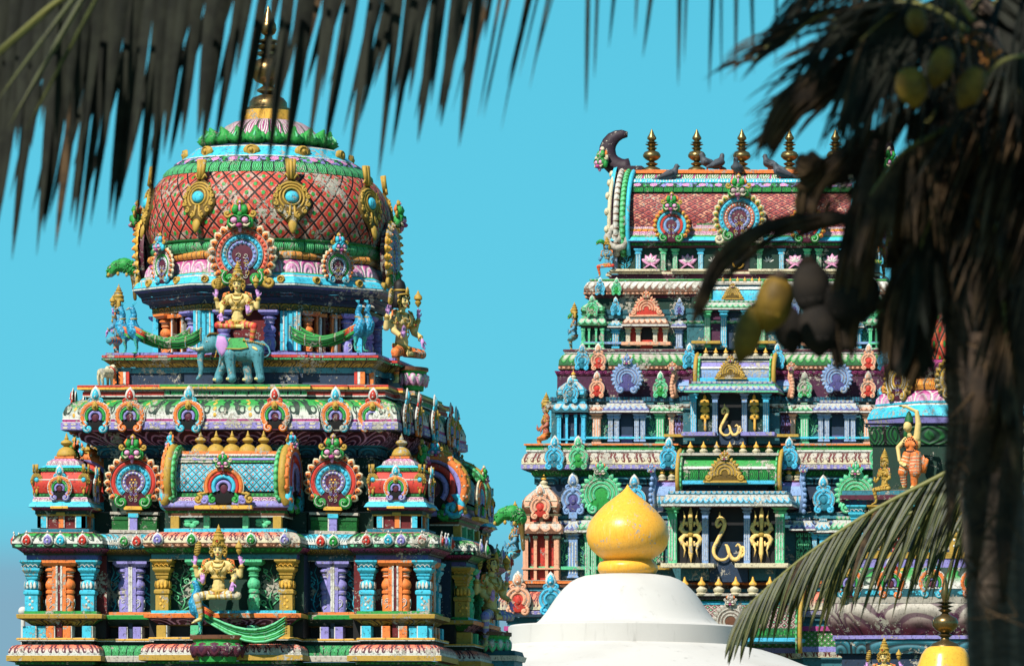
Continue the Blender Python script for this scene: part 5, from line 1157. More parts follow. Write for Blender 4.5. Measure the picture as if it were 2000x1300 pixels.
# gable ends of the roof with scrolled rims, horned lion crests and dark crescents
for g in (-1, 1):
    q = MB(); pts = []
    for i in range(15): t = R(-30+i*120/14); pts.append((XC2+g*(rhx+.02), A2-rdp*1.12*math.cos(t), rz-.05+(rh+.1)*(math.sin(t)+.1)/1.1))
    full = pts+[(x, 2*A2-y, z) for x, y, z in pts[::-1]]
    q.tube(full, .08, 'scallop_white', 8, (1, .7), (1, 0, 0)); q.tube([(x-g*.12, y, z) for x, y, z in full], .08, 'cane_green', 6, (1, .8), (1, 0, 0)); q.tube([(x-g*.2, y-.02, z+.01) for x, y, z in full], .05, 'turq', 6, (1, .8), (1, 0, 0)); q.tube([(x+g*.12, y*1, z) for x, y, z in full], .045, 'cream', 6, (1, .8), (1, 0, 0))
    for (x, y, z) in full[1:-1:2]: q.ell((x+g*.16, y, z), (.05, .07, .07), 'cream', 7, 5)
    q.M = Matrix.Translation((XC2+g*(rhx-.02), A2-rdp*.98, rz-.18)); q.spiral((0, 0), .22, 'stone', .08, 1.4, 90, -g, -.05); q.M = None
    kid_ = q.build('gable_rim', gate, gate.location)
    q = MB(); q.M = Matrix.Translation((XC2+g*(rhx+.1), A2, rz)) @ Matrix.Rotation(g*math.pi/2, 4, 'Z'); q.puff([(-rdp, -.3), (rdp, -.3), (rdp*1.0, .4), (rdp*.7, rh*.8), (0, rh), (-rdp*.7, rh*.8), (-rdp, .4)], .1, 'mag'); q.arc((0, .4), .7, .2, 0, 180, .1, 'turq'); q.arc((0, .4), .45, .2, 0, 180, .1, 'red')
    q.build('gable_face', gate, gate.location)
    q = MB(); c = Vector((XC2+g*(rhx+.0), A2-.2, zt+.28))
    pts = []
    for i in range(13): t = R(-70-i*210/12) if g < 0 else R(250+i*210/12); pts.append((c.x+.30*math.cos(t), c.y, c.z+.05+.30*math.sin(t)))
    q.tube(pts, [.17, .17, .17, .17, .16, .15, .15, .14, .13, .12, .1, .08, .05], 'horn', 8, (1, .6)); q.box((c.x-g*.08, c.y, zt+.02), (.5, .3, .1), 'horn'); q.build('crescent_horn', gate, gate.location)
    q = MB(); q.M = Matrix.Translation((XC2+g*(rhx+.34), A2-.3, zt+.12)) @ Matrix.Rotation(g*R(50), 4, 'Z'); o_face(q, 0, .17, 'green', 'pink', 'greend', 'cream'); q.build('lion_crest', gate, gate.location)
nG = meshes3(o_nasi(52, [('turq', .2, 'sky'), ('coral', .15, 'white'), ('blueg', .15, 'lav')], pet=('gold', 'cream', 'green'), npet=16, foot='green', side='cream', fs=21, flower=False, gap=46))
nH = meshes3(o_nasi(36, [('turq', .17, 'ring'), ('red', .15, 'ring'), ('blueg', .2, 'ring')], pet=('gold', 'orange', 'yellow'), npet=14, foot='green', fs=17, core='white', flower=False, gap=56))
Yn = gy(262)-.06
put_nasi(nG, gate, Vector((XC2, Yn, EZ+(PY-425)*Yn/F)), 0, mg)
for g in (-1, 1): p = at(1312, 440, Yn); put_nasi(nH, gate, p if g < 0 else mir(p), 0, mg)
# ---- storey furniture
def mono(c, d, R_=26): return (c, d)
def o_mono(c, dk, big=False):
    """single colour stucco arch used on the gateway, thin white trim lines"""
    m = MB(); Rr = 26
    if big:
        m.puff(disc(0, 0, 44, 42, 20), 4, dk, 0, .9, 4)
        for r in (36, 27, 18): m.arc((0, -2), r, 7, -35, 215, 7, c); m.arc((0, -2), r+3.6, 1.4, -35, 215, 6, 'white')
        m.puff(disc(0, -6, 10, 14), 3, dk, -1)
        for k in range(17): t = R(-40+260*k/16); m.puff(leafo(36*math.cos(t), 36*math.sin(t), 13, 16, 90-math.degrees(t)), 5, c); m.ell((46*math.cos(t), -4, 46*math.sin(t)), 1.5, 'white', 5, 3)
        for g in (-1, 1): m.spiral((g*20, -36), 12, c, 4.5, 1.3, 70 if g > 0 else 110, -g, -2); m.spiral((g*20, -36), 12, 'white', 1, .8, 70 if g > 0 else 110, -g, -7)
        o_face(m, 50, 15, c, 'white', dk, c, -4)
    else:
        m.puff(disc(0, 0, 25, 26, 16), 3, dk, 0, .9, 3)
        for r in (21, 13): m.arc((0, 0), r, 7, -45, 225, 6, c); m.arc((0, 0), r+3.6, 1.3, -40, 220, 5, 'white')
        m.puff(disc(0, -2, 6, 9), 3, dk, -2)
        for g in (-1, 1): m.spiral((g*13, -23), 8, c, 3.4, 1.2, 70 if g > 0 else 110, -g, -2); m.spiral((g*10, 24), 5, c, 2, 1, 90, -g, -2)
        o_spade(m, 24, 1.05, c, -1); m.puff(leafo(0, 12, 10, 14), 4, c, -4)
    return m
def o_broad(c, dk):
    m = MB(); m.puff([(-52, -26), (52, -26), (40, -6), (28, 10), (14, 24), (-14, 24), (-28, 10), (-40, -6)], 4, dk, 0, .9, 3)
    for r in (26, 18, 10): m.arc((0, -8), r, 6, -15, 195, 7, c); m.arc((0, -8), r+3.2, 1.3, -10, 190, 6, 'cream')
    for g in (-1, 1):
        m.spiral((g*40, -18), 9, c, 3.8, 1.3, 90, g, -2, [(g*26, -2, -4)]); m.spiral((g*24, 12), 6, c, 2.4, 1.1, 90, g, -2)
        for k in range(5): t = R(15+k*16); m.puff(leafo(g*28*math.cos(t), -6+28*math.sin(t), 9, 12, g*(90-math.degrees(t))), 4, c)
    o_face(m, 30, 11, c, 'cream', dk, c, -3); m.box((0, 0, -28), (106, 10, 5), c, .1); return m
mono_m = {c: meshof(o_mono(c, d), 'stucco_arch') for c, d in (('sky', 'turqd'), ('mint', 'green'), ('peach', 'red'), ('blueg', 'lavd'))}
big_m = {c: meshof(o_mono(c, d, True), 'stucco_medallion') for c, d in (('mint', 'green'), ('blueg', 'lavd'), ('stone', 'brown'))}
broad_m = {c: meshof(o_broad(c, d), 'stucco_gable') for c, d in (('peach', 'red'), ('gold', 'golddk'))}
def gput(me, px, py, Y, size, both=True, rz=0):
    p = at(px, py, Y); inst(me, me.name.split('.')[0], gate, p, rz, size*Y/F)
    if both: inst(me, me.name.split('.')[0], gate, mir(p), rz, size*Y/F)
def pilaster(c, c2, h, w=10):
    m = MB(); m.prism((0, 0, 0), [(w*.62, w*.5, 0), (w*.62, w*.5, 3), (w*.5, w*.45, 4), (w*.5, w*.45, h-12), (w*.7, w*.6, h-10), (w*.7, w*.6, h-8), (w*.5, w*.5, h-7), (w*.9, w*.8, h-2), (w*.9, w*.8, h)], c)
    for g in (-1, 0, 1): m.box((g*w*.32, -w*.47, h*.44), (w*.1, 1.5, h*.7), c2, .05)
    return m
PIL = {}
def gpil(px, y0, y1, Y, c, w=10, both=True, c2='white'):
    k = (c, round(y0-y1), w)
    if k not in PIL: PIL[k] = meshof(pilaster(c, c2, abs(y0-y1), w), 'pilaster')
    p = at(px, y0, Y); inst(PIL[k], 'pilaster', gate, p, 0, Y/F)
    if both: inst(PIL[k], 'pilaster', gate, mir(p), 0, Y/F)
def shelf(px, hw, y0, y1, Y, mat, dp=.16, both=True, lip='white', name='canopy'):
    """little overhanging eave with two steps above it"""
    for s in ((1, -1) if both else (1,)):
        p = at(px, y0, Y); p = p if s == 1 else mir(p); h = (y0-y1)*Y/F; w = hw*Y/F; m = MB()
        m.sweep([(p.x+a*w, Y+.1+b*(dp+.1)) for a, b in ((-1, -1), (1, -1), (1, 1), (-1, 1))], [([(-.03, p.z-.02), (0, p.z)], 'maroon'), ([(0, p.z), (.0, p.z+h*.12)], lip), ([(0, p.z+h*.12), (-.02, p.z+h*.35), (-.07, p.z+h*.58)], mat), ([(-.07, p.z+h*.58), (-.07, p.z+h*.75)], lip), ([(-.11, p.z+h*.75), (-.11, p.z+h)], mat), ([(-.11, p.z+h), (-.3, p.z+h*1.01)], 'stone')])
        m.build(name, gate, gate.location)
def slab(px, hw, y0, y1, Y, mat, dp=.1, both=True, name='ledge'):
    for s in ((1, -1) if both else (1,)):
        p = at(px, (y0+y1)/2, Y); p = p if s == 1 else mir(p); m = MB(); m.box((p.x, Y, p.z), (2*hw*Y/F, dp*2, abs(y0-y1)*Y/F), mat, .08); m.build(name, gate, gate.location)
def kiosk(px, hw, ys, Y, c, c2, eave, pane='red'):
    """corner kiosk: base, columns, eave, little pillars, dome, pot finial; ys = picture rows from bottom to top"""
    b, c0, e0, e1, p1, d1, t1 = ys
    for s in (1, -1):
        w = hw*Y/F; Yc = Y+w; p = at(px, 0, Y); X = p.x if s == 1 else 2*XC2-p.x; Z = lambda py: EZ+(PY-py)*Y/F; m = MB(); W = lambda v: v*Y/F-.3*0
        base = [(X-.2, Yc-.2), (X+.2, Yc-.2), (X+.2, Yc+.2), (X-.2, Yc+.2)]; o = lambda v: v*hw*Y/F-.2
        dm = []
        for i in range(9): t = i/8; dm.append((o([.88, .96, 1.0, .99, .94, .84, .66, .48, .30][i]), Z(p1+(d1-p1)*t)))
        m.sweep(base, [([(o(1.06), Z(b+5)), (o(1.06), Z(b))], eave), ([(o(1.06), Z(b)), (o(.6), Z(b-.5))], 'stone'), ([(o(.62), Z(b)), (o(.62), Z(e0))], pane), ([(o(1.0), Z(c0+3)), (o(1.0), Z(c0))], c), ([(o(1.0), Z(c0)), (o(.5), Z(c0-.5))], c),
            ([(o(.9), Z(e0+4)), (o(1.0), Z(e0+2))], 'maroon'), ([(o(1.22), Z(e0)), (o(1.2), Z(e0*.55+e1*.45)), (o(1.05), Z(e1))], eave), ([(o(.95), Z(e1)), (o(.95), Z(e1-4))], c), ([(o(.95), Z(e1-4)), (o(.7), Z(e1-4.5))], 'white'), ([(o(.6), Z(e1-4)), (o(.6), Z(p1+3))], pane), ([(o(.9), Z(p1+4)), (o(1.02), Z(p1))], c2), (dm, eave), ([(o(.36), Z(d1)), (o(.30), Z(d1-3))], c2), ([(o(.3), Z(d1-3)), (o(0.01), Z(d1-3))], c2)])
        for q in range(4):
            m.M = Matrix.Translation((X, Yc, 0)) @ Matrix.Rotation(q*math.pi/2, 4, 'Z')
            for dx in (-.82, -.3, .3, .82):
                cw_ = .17 if abs(dx) > .5 else .1
                m.box((dx*w, -w*.86, (Z(c0)+Z(e0+3))/2), (cw_*w*1.6, w*.14, Z(e0+3)-Z(c0)), c, .05); m.box((dx*w, -w*.88, Z(e0+6)), (cw_*w*2.3, w*.2, 5*Y/F), c2, .1); m.box((dx*w, -w*.86, (Z(b)+Z(c0+3))/2), (cw_*w*1.5, w*.14, Z(c0+3)-Z(b)), c, .05)
            for dx in (-.7, 0, .7): m.box((dx*w, -w*.8, (Z(e1-4)+Z(p1+4))/2), (w*.2, w*.1, Z(p1+4)-Z(e1-4)), c, .05)
            for i in (1, 2): m.box((0, -w*[0, 1.0, .97][i], Z(p1+(d1-p1)*(.22*i+.05))), (w*1.7, w*.06, 1.6*Y/F), c2, .1)
        m.M = None; o_ = m.build('corner_kiosk', gate, gate.location)
        f = MB(); spike(f, (X, Yc, Z(d1-2)), (d1-2-t1)*Y/F*1.0); f = f.build('pot_finial'); f.parent = o_; f.location = -gate.location
        key = {'mint': 'mint', 'sky': 'sky', 'peach': 'peach'}[c]
        a = bpy.data.objects.new('stucco_arch', mono_m[key]); S.collection.objects.link(a); a.parent = o_; a.location = Vector((X, Y-.03, Z(p1-12*hw/32)))-gate.location; a.scale = (Y/F*hw/46,)*3
# top storey: framed lotus panels
Y5 = gy(240)
for px, c in ((1201, 'blueg'), (1247, 'sky'), (1296, 'mint'), (1319, 'mint'), (1369, 'sky'), (1412, 'mint')): gpil(px, 529, 486, Y5-.03, c, 9)
def lotus_sign():
    m = MB()
    for a, w in ((-62, 10), (62, 10), (-32, 11), (32, 11), (0, 12)): m.puff(leafo(0, -6, w, 21, a), 3, 'pink'); m.puff(leafo(0, -3, w*.45, 15, a), 4, 'white')
    for g in (-1, 1): m.tube([(0, -1, -6), (g*7, -1, -10), (g*13, -1, -15)], 1.8, 'pink', 5)
    return m
lot = meshof(lotus_sign(), 'lotus_relief')
for px in (1271, 1343, 1395): gput(lot, px, 510, Y5-.01, 1.0)
gput(meshof(o_fern('turq'), 'scroll_relief'), 1224, 527, Y5-.01, .45)
q = MB(); p = at(1442, 508, Y5-.05); q.box((p.x+.0, Y5-.02, p.z), (44*mg, .06, 46*mg), 'black', .02); q.arc((p.x, p.z-.05), .09, .035, 180, 360, .03, 'yellow', Y5-.06, 10); q.build('centre_panel', gate, gate.location)
slab(1242, 48, 530, 526, Y5-.16, 'cream'); slab(1370, 58, 530, 526, Y5-.16, 'cream')
# fourth storey
Y4 = gy(296); Y4k = gy(308)
kiosk(1157, 23, (679, 669, 636, 622, 612, 588, 574), Y4k-.05, 'mint', 'lgreen', 'scallop_mint', 'dgreen')
gpil(1203, 680, 640, Y4-.05, 'sky', 12); shelf(1203, 15, 640, 622, Y4-.1, 'scallop_sky', .1); gput(mono_m['sky'], 1203, 603, Y4-.05, .42)
for px in (1227, 1247, 1280, 1300): gpil(px, 676, 638, Y4-.12, 'cream', 8)
for px in (1237, 1290): slab(px, 8, 674, 640, Y4-.02, 'red', .05, True, 'red_panel')
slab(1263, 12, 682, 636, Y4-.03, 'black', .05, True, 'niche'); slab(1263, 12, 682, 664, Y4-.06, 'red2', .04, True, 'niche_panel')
shelf(1263, 46, 638, 612, Y4-.1, 'scallop_peach', .18); gput(broad_m['peach'], 1263, 598, Y4-.22, .66); slab(1263, 48, 674, 668, Y4-.12, 'peach')
gpil(1327, 680, 640, Y4-.05, 'blueg', 12); shelf(1327, 15, 640, 622, Y4-.1, 'scallop_lav', .1); gput(mono_m['blueg'], 1327, 603, Y4-.05, .4)
slab(1195, 60, 672, 668, Y4-.06, 'blueg', .08); gpil(1366, 680, 590, Y4-.12, 'mint', 10)
Y4c = gy(296)-.22
for px in (1382, 1414): gpil(px, 678, 606, Y4c-.06, 'mint' if px < 1400 else 'sky', 11)
shelf(1436, 72, 606, 588, Y4c-.1, 'scallop_mint', .25, False); slab(1398, 10, 672, 610, Y4c, 'purple', .05, True, 'dark_panel'); slab(1440, 18, 680, 610, Y4c+.02, 'navy', .05, False, 'door_panel'); slab(1380, 28, 671, 666, Y4c-.14, 'gold')
for a, b in ((1242, 1243),): gput(mono_m['sky'], 1172, 564, gy(300)-.02, .42); gput(mono_m['mint'], 1204, 564, gy(300)-.02, .42)
# central barrel niches above the doors, with rows of little finials
def centre_roof(x0, x1, ya, yb, Y, mats, nf, fy, fh, kud, kw, dp=.3, rim='gold'):
    xa, xb = at(x0, 0, Y).x, at(x1, 0, Y).x; z0 = EZ+(PY-ya)*Y/F; h = (ya-yb)*Y/F; xc = (xa+xb)/2
    m, _ = barrel('x', gate, xc, Y+dp, z0, (xb-xa)/2, dp, h, mats); m.box((xc, Y+.45, z0+h), ((xb-xa), .8, .04), 'stone', .1); m.box((xc, Y+dp-.05, z0-.03), ((xb-xa)*1.04, dp*2, .06), 'sky', .1)
    o = m.build('barrel_niche', gate, gate.location)
    for i in range(nf): f = MB(); spike(f, (xa+(xb-xa)*(.1+.8*i/(nf-1)), Y+.12, z0+h-.01), fh*Y/F); f = f.build('pot_finial'); f.parent = o; f.location = -gate.location
    for g in (-1, 1):
        q = MB(); pts = []
        for i in range(9): t = R(-25+i*115/8); pts.append((xc+g*((xb-xa)/2+.03), Y+dp-dp*1.15*math.cos(t), z0+h*(math.sin(t)*1.05+.1)))
        q.tube(pts, .055, rim, 6, (1, .7), (1, 0, 0)); q.tube([(x-g*.06, y, z) for x, y, z in pts], .035, 'cane_green', 5, (1, .7), (1, 0, 0))
        q = q.build('niche_rim'); q.parent = o; q.location = -gate.location
    a = bpy.data.objects.new('stucco_gable', broad_m['gold'] if kud == 'b' else big_m['stone']); S.collection.objects.link(a); a.parent = o; a.location = Vector((xc-.05, Y-.1, z0+h*.38))-gate.location; a.scale = (kw*Y/F,)*3
centre_roof(1385, 1492, 585, 553, gy(300)-.3, [(0, 6, 'turq', 0), (6, 8, 'white', .02), (8, 14, 'turq', 0)], 7, 0, 14, 'b', .42, .2)
centre_roof(1362, 1508, 738, 697, gy(343)-.3, [(0, 4, 'blueg', 0), (4, 5, 'white', .02), (5, 8, 'lav', 0), (8, 9, 'white', .02), (9, 14, 'sky', 0)], 7, 0, 20, 'b', .6, .28)
centre_roof(1327, 1520, 938, 886, gy(404)-.3, [(0, 4, 'leaf_green', 0), (4, 5, 'white', .02), (5, 9, 'green', 0), (9, 10, 'mint', .02), (10, 14, 'lotus_pink_s', 0)], 7, 0, 26, 'b', .8, .36)
centre_roof(1310, 1560, 1245, 1160, gy(446)-.35, [(0, 2, 'bead_green', .02), (2, 8, 'lattice_dk', 0), (8, 9, 'turq', .02), (9, 10, 'bead_green', 0), (10, 14, 'lotus_pink_s', 0)], 7, 0, 36, 's', .72, .5)
for (x0, x1, ya, yb, hw) in ((1280, 1318, 990, 937, 404), (1321, 1352, 765, 738, 343)):
    for s in (1, -1):
        Y = gy(hw)-.12; a, b = at(x0, 0, Y).x, at(x1, 0, Y).x
        if s < 0: a, b = 2*XC2-b, 2*XC2-a
        z0 = EZ+(PY-ya)*Y/F; h = (ya-yb)*Y/F; m, _ = barrel('x', gate, (a+b)/2, Y+.2, z0, (b-a)/2, .2, h, [(0, 4, 'scallop_sky', 0), (4, 8, 'blueg', 0.01), (8, 11, 'lav', 0), (11, 14, 'maroon', .01)])
        o = m.build('side_niche', gate, gate.location)
        for u in (.28, .75): f = MB(); spike(f, (a+(b-a)*u, Y+.18, z0+h), 26*Y/F*(1 if hw > 400 else .7)); f = f.build('pot_finial'); f.parent = o; f.location = -gate.location
        q = MB(); e = a if s > 0 else b; cl = 'blueg' if hw > 400 else 'peach'; q.tube([(e, Y-.02, z0-.1), (e-s*.05, Y-.05, z0+h*.5), (e, Y+.02, z0+h), (e-s*.04, Y-.05, z0+h+.12)], [.05, .045, .04, .05], cl, 7)
        for kk in range(7): q.ell((e-s*(.05+.02*math.sin(kk*.6)), Y-.08, z0-.08+(h+.1)*kk/6), (.04, .04, .045), cl, 6, 4)
        q.M = Matrix.Translation((e-s*.05, Y-.1, z0+h+.16)) ; o_face(q, 0, .07, cl, 'white', 'lavd', cl); q.M = None; f = q.build('dragon_bracket'); f.parent = o; f.location = -gate.location
# eave arches
for px, py, hw, c, s in ((1137, 704, 343, 'sky', .62), (1169, 704, 343, 'peach', .62), (1347, 702, 343, 'sky', .6), (1083, 893, 406, 'sky', .78), (1130, 893, 406, 'mint', .78), (1306, 893, 406, 'sky', .72), (1012, 1170, 447, 'peach', 1.0), (1077, 1170, 447, 'sky', 1.0)): gput(mono_m[c], px, py, gy(hw)-.04, s)
# third storey
Y3 = gy(355); Y3k = gy(372)
kiosk(1115, 29, (867, 856, 805, 788, 779, 742, 720), Y3k-.05, 'sky', 'turq', 'scallop_sky', 'navy')
gpil(1166, 866, 806, Y3-.05, 'peach', 15); shelf(1166, 15, 806, 785, Y3-.1, 'scallop_peach', .1); gput(mono_m['peach'], 1166, 758, Y3-.05, .62)
for px in (1193, 1205, 1244, 1256): gpil(px, 862, 806, Y3-.12, 'blueg', 9)
slab(1225, 12, 868, 806, Y3-.03, 'navy', .05, True, 'niche'); slab(1225, 11, 868, 850, Y3-.06, 'lavd', .04, True, 'niche_panel')
shelf(1225, 46, 806, 782, Y3-.1, 'scallop_lav', .18); gput(big_m['blueg'], 1225, 738, Y3-.12, .62)
gpil(1290, 866, 806, Y3-.05, 'mint', 15); shelf(1290, 19, 806, 785, Y3-.1, 'scallop_mint', .1); gput(mono_m['mint'], 1290, 758, Y3-.05, .62)
slab(1215, 100, 857, 853, Y3-.06, 'turq', .1); gpil(1312, 860, 808, Y3-.08, 'peach', 9); shelf(1330, 24, 806, 788, Y3-.1, 'scallop_mint', .12); slab(1330, 16, 850, 810, Y3-.03, 'vine_purple', .05, True, 'scroll_panel'); slab(1328, 30, 853, 848, Y3-.14, 'gold')
Y3c = Y3-.3
for px, c, w in ((1355, 'sky', 11), (1397, 'blueg', 10)): gpil(px, 850, 768, Y3c-.06, c, w)
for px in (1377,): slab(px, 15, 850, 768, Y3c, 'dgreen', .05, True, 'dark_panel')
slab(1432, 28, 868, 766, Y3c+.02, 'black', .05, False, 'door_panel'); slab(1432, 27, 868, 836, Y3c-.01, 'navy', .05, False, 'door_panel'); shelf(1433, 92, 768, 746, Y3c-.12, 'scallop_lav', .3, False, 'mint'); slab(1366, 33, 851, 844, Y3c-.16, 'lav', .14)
def o_tri():
    m = MB()
    for z, s in ((22, 1), (-22, -1)):
        for g in (-1, 1):
            pts = [(0, 0, z*.1), (g*14, 0, z*.12), (g*22, 0, z*.55), (g*19, 0, z*1.0), (g*8, 0, z*1.15), (g*8, 0, z*.75)]
            m.tube(pts, [4, 5.5, 6.5, 5.5, 4, 2], 'ygold', 6, (1, .5)); m.tube([(g*17, -1, z*1.05), (g*13, -1, z*1.7), (g*16, -1, z*2.4)], [3.5, 2.2, .5], 'ygold', 5, (1, .6))
        m.tube([(0, 0, 0), (0, -1, z*1.2), (0, -1, z*2.0), (0, 0, z*3.0)], [3, 5, 5.5, .4], 'ygold', 6, (1, .5))
    m.ell((0, -2, 0), (7, 3, 7), 'gold', 10, 6); return m
tri = meshof(o_tri(), 'gold_trident')
def o_slim():
    m = MB()
    for z in (26, 10, -6): m.puff([(-11, z-7), (0, z-11), (11, z-7), (9, z+3), (0, z+9), (-9, z+3)], 4, 'yellow'); m.ell((0, -5, z), 3, 'gold', 6, 4)
    m.tube([(0, -1, -14), (0, -1, -38), (0, -1, -44)], [2.5, 3.4, .8], 'yellow', 6); m.puff(leafo(0, 30, 8, 14), 3, 'yellow'); return m
slim = meshof(o_slim(), 'gold_ornament')
gput(slim, 1377, 806, Y3c-.08, .85)
def letter(name, P, s, w, c):
    m = MB(); m.tube([(x*s+c.x, c.y, z*s+c.z) for x, z in P], [w*s]*len(P), 'yellow', 7, (1, .5)); return m
def om(px, py, Y, s, w=5):
    """gold letter: hooked stroke, two bowls and a small loop"""
    o = empty('x', (0, 0, 0)); bpy.data.objects.remove(o); c = at(px, py, Y); s = s*Y/F; m = MB()
    def cat(pts, n=6):
        r = []
        for i in range(len(pts)-1):
            p0, p1, p2, p3 = pts[max(i-1, 0)], pts[i], pts[i+1], pts[min(i+2, len(pts)-1)]
            for k in range(n): t = k/n; r.append(tuple(.5*((2*p1[j])+(-p0[j]+p2[j])*t+(2*p0[j]-5*p1[j]+4*p2[j]-p3[j])*t*t+(-p0[j]+3*p1[j]-3*p2[j]+p3[j])*t**3) for j in (0, 1)))
        return r+[pts[-1]]
    def st(pts, w0): q = cat(pts); n = len(q); m.tube([(c.x+x*s, c.y, c.z+z*s) for x, z in q], [w0*s*(.35+.65*math.sin(math.pi*min(1, (.12+i/n)))) for i in range(n)], 'ygold', 6, (1, .5))
    st([(-12, 62), (-22, 54), (-24, 66), (-14, 76), (-4, 66), (-6, 50), (-20, 22), (-31, -2), (-29, -20), (-15, -31), (2, -27), (9, -10), (5, 4), (-3, 8)], w)
    st([(1, 8), (8, -14), (18, -29), (32, -26), (39, -6), (32, 9), (25, 3)], w); st([(30, -20), (40, -22), (48, -12), (44, 2), (38, -4), (46, -10), (54, -6)], w*.7)
    st([(-16, 72), (-16, 92)], w*.5)
    m.build('gold_letter', gate, gate.location)
om(1423, 834, Y3c-.12, .50, 6)
# second storey
Y2 = gy(398); Y2k = gy(420)
kiosk(1056, 37, (1132, 1108, 1042, 1022, 1003, 950, 922), Y2k-.05, 'peach', 'cream', 'scallop_peach', 'red2')
gpil(1120, 1128, 1040, Y2-.05, 'blueg', 18); shelf(1120, 17, 1040, 1010, Y2-.1, 'scallop_lav', .12); gput(mono_m['blueg'], 1120, 975, Y2-.05, .95); slab(1120, 8, 1012, 1000, Y2-.06, 'blueg', .06)
for px in (1148, 1160, 1195, 1207): gpil(px, 1128, 1040, Y2-.12, 'mint', 10)
slab(1178, 14, 1134, 1040, Y2-.03, 'green', .05, True, 'niche'); shelf(1178, 48, 1040, 1008, Y2-.1, 'scallop_mint', .2); gput(big_m['mint'], 1175, 963, Y2-.14, .82)
slab(1130, 100, 1112, 1106, Y2-.06, 'mint', .1)
gpil(1240, 1128, 1040, Y2-.05, 'sky', 16); shelf(1240, 20, 1040, 1012, Y2-.1, 'scallop_sky', .12); gput(mono_m['sky'], 1240, 975, Y2-.05, .9)
shelf(1278, 26, 1036, 1010, Y2-.12, 'scallop_lav', .14); slab(1278, 18, 1100, 1040, Y2-.02, 'vine_green', .05, True, 'scroll_panel'); gpil(1257, 1108, 1038, Y2-.08, 'sky', 9); slab(1275, 34, 1112, 1104, Y2-.14, 'gold', .12)
Y2c = Y2-.32
for px, c, w in ((1314, 'mint', 17), (1378, 'blueg', 12)): gpil(px, 1104, 990, Y2c-.08, c, w)
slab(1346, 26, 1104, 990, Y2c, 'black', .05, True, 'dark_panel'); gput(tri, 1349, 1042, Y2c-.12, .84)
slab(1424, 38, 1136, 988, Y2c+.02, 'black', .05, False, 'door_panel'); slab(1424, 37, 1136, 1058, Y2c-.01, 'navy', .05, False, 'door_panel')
shelf(1425, 128, 990, 960, Y2c-.16, 'scallop_sky', .36, False); slab(1345, 52, 1108, 1100, Y2c-.16, 'cream', .16); om(1418, 1069, Y2c-.12, .76, 5.4)
fm = meshof(o_fern('lgreen'), 'scroll_relief')
for px, py, Y, s in ((1142, 1100, Y2-.02, .6), (1102, 1100, Y2-.02, .6), (1280, 1098, Y2-.07, .6), (1262, 1098, Y2-.02, .5), (1178, 850, Y3-.02, .42), (1148, 850, Y3-.02, .4), (1275, 850, Y3-.02, .42), (1304, 850, Y3-.02, .4), (1190, 668, Y4-.02, .28), (1214, 668, Y4-.02, .28), (1314, 668, Y4-.02, .28), (1340, 668, Y4-.02, .28)): gput(fm, px, py, Y, s)
# arches on the right flank, seen edge on
for hw, py, s in ((343, 704, .7), (406, 893, .85), (300, 564, .5)):
    for dy in (-.9, -.3, .5, 1.1):
        H = T2(hw, py)[0]; inst(mono_m['peach' if dy > 0 else 'sky'], 'stucco_arch', gate, Vector((XC2+H+.03, A2+dy, T2(hw, py)[1])), math.pi/2, s*mg)
# pigeons along the ridge
def pigeon(px, py, Y, rz, up=0, label=''):
    r = empty('pigeon', at(px, py, Y), label, 'pigeon', 'pigeons on the gateway roof'); r.rotation_euler = (0, 0, rz); s = Y/F*1.35; r.scale = (s,)*3
    P = []; limb_path(P, [(-10, 0, 6, 5), (-2, 0, 9, 7), (6, 0, 12, 6.5), (9, 0, 18, 3.8), (10, 0, 22, 3.6)], 'pigeon'); P.append(('c', (-8, 0, 7), 4, (-24, 0, 2), 2.4, 'pigeon')); P.append(('c', (12, 0, 22), 1.4, (16, 0, 21), .6, 'black'))
    for g in (-1, 1): P.append(('c', (4, g*5.5, 11), 4, (-14, g*4, 5), 2, 'pigeond')); P.append(('c', (2, g*2.5, 4), 1, (2, g*2.5, -1), 1, 'red'))
    blob(P, 1.3, 'body', r)
plain('pigeon', '#4a5058', .6); plain('pigeond', '#33373e', .6)
for i, (px, py, dy, rz, lb) in enumerate(((1308, 354, -.55, 0, 'grey pigeon on the roof slope below the first brass finial'), (1384, 332, -.1, 200, 'dark pigeon beside the second brass finial, facing left'), (1402, 332, -.1, 60, 'upright dark pigeon between the second and third brass finials'),
    (1441, 342, -.4, 260, 'pigeon perched above the central lion mask of the roof'), (1505, 334, -.1, 150, 'plump dark pigeon left of the fourth brass finial'), (1527, 350, -.5, 180, 'grey pigeon on the roof slope under the fourth brass finial'), (1638, 345, -.4, 20, 'pigeon near the fifth brass finial'))):
    pigeon(px, py, A2+dy, R(rz), 0, lb)

# figures seated on the flanks of the gateway
def small(label, px, py, Y, rz, s, skin, cloth, hood=True, hx=-14, hy=-46, sg=1):
    deity4(label, 'deity statue', at(px, py, Y), R(rz), Y/F*s, skin=skin, palm=skin, wrap=(cloth, cloth, 'gold'), cloth=cloth, vox=2.0, held=False, arms=2)
    if hood: leaf_hood('green leafy hood above the ' + label, at(px+hx, py+hy, Y), Y/F*s*.62, sg)
small('pale blue figure at the left end of the lotus panels', 1186, 520, gy(250)-.1, -25, .42, 'bskin', 'red')
small('blue figure on the left flank of the green kiosk storey', 1122, 662, gy(300)+.6, -80, .50, 'bskin', 'eleph', True, -4, -44)
small('red brown figure on the left flank beside the blue kiosk', 1067, 855, gy(355)+.7, -70, .62, 'rskin', 'orange', True, 2, -64)
small('blue figure on the left flank beside the peach kiosk', 1006, 1086, gy(398)+.8, -75, .75, 'bskin', 'turq', False)
small('pale blue figure with green cloth at the right end of the lotus panels', 1703, 512, gy(250)-.1, 10, .42, 'bskin', 'green', False)
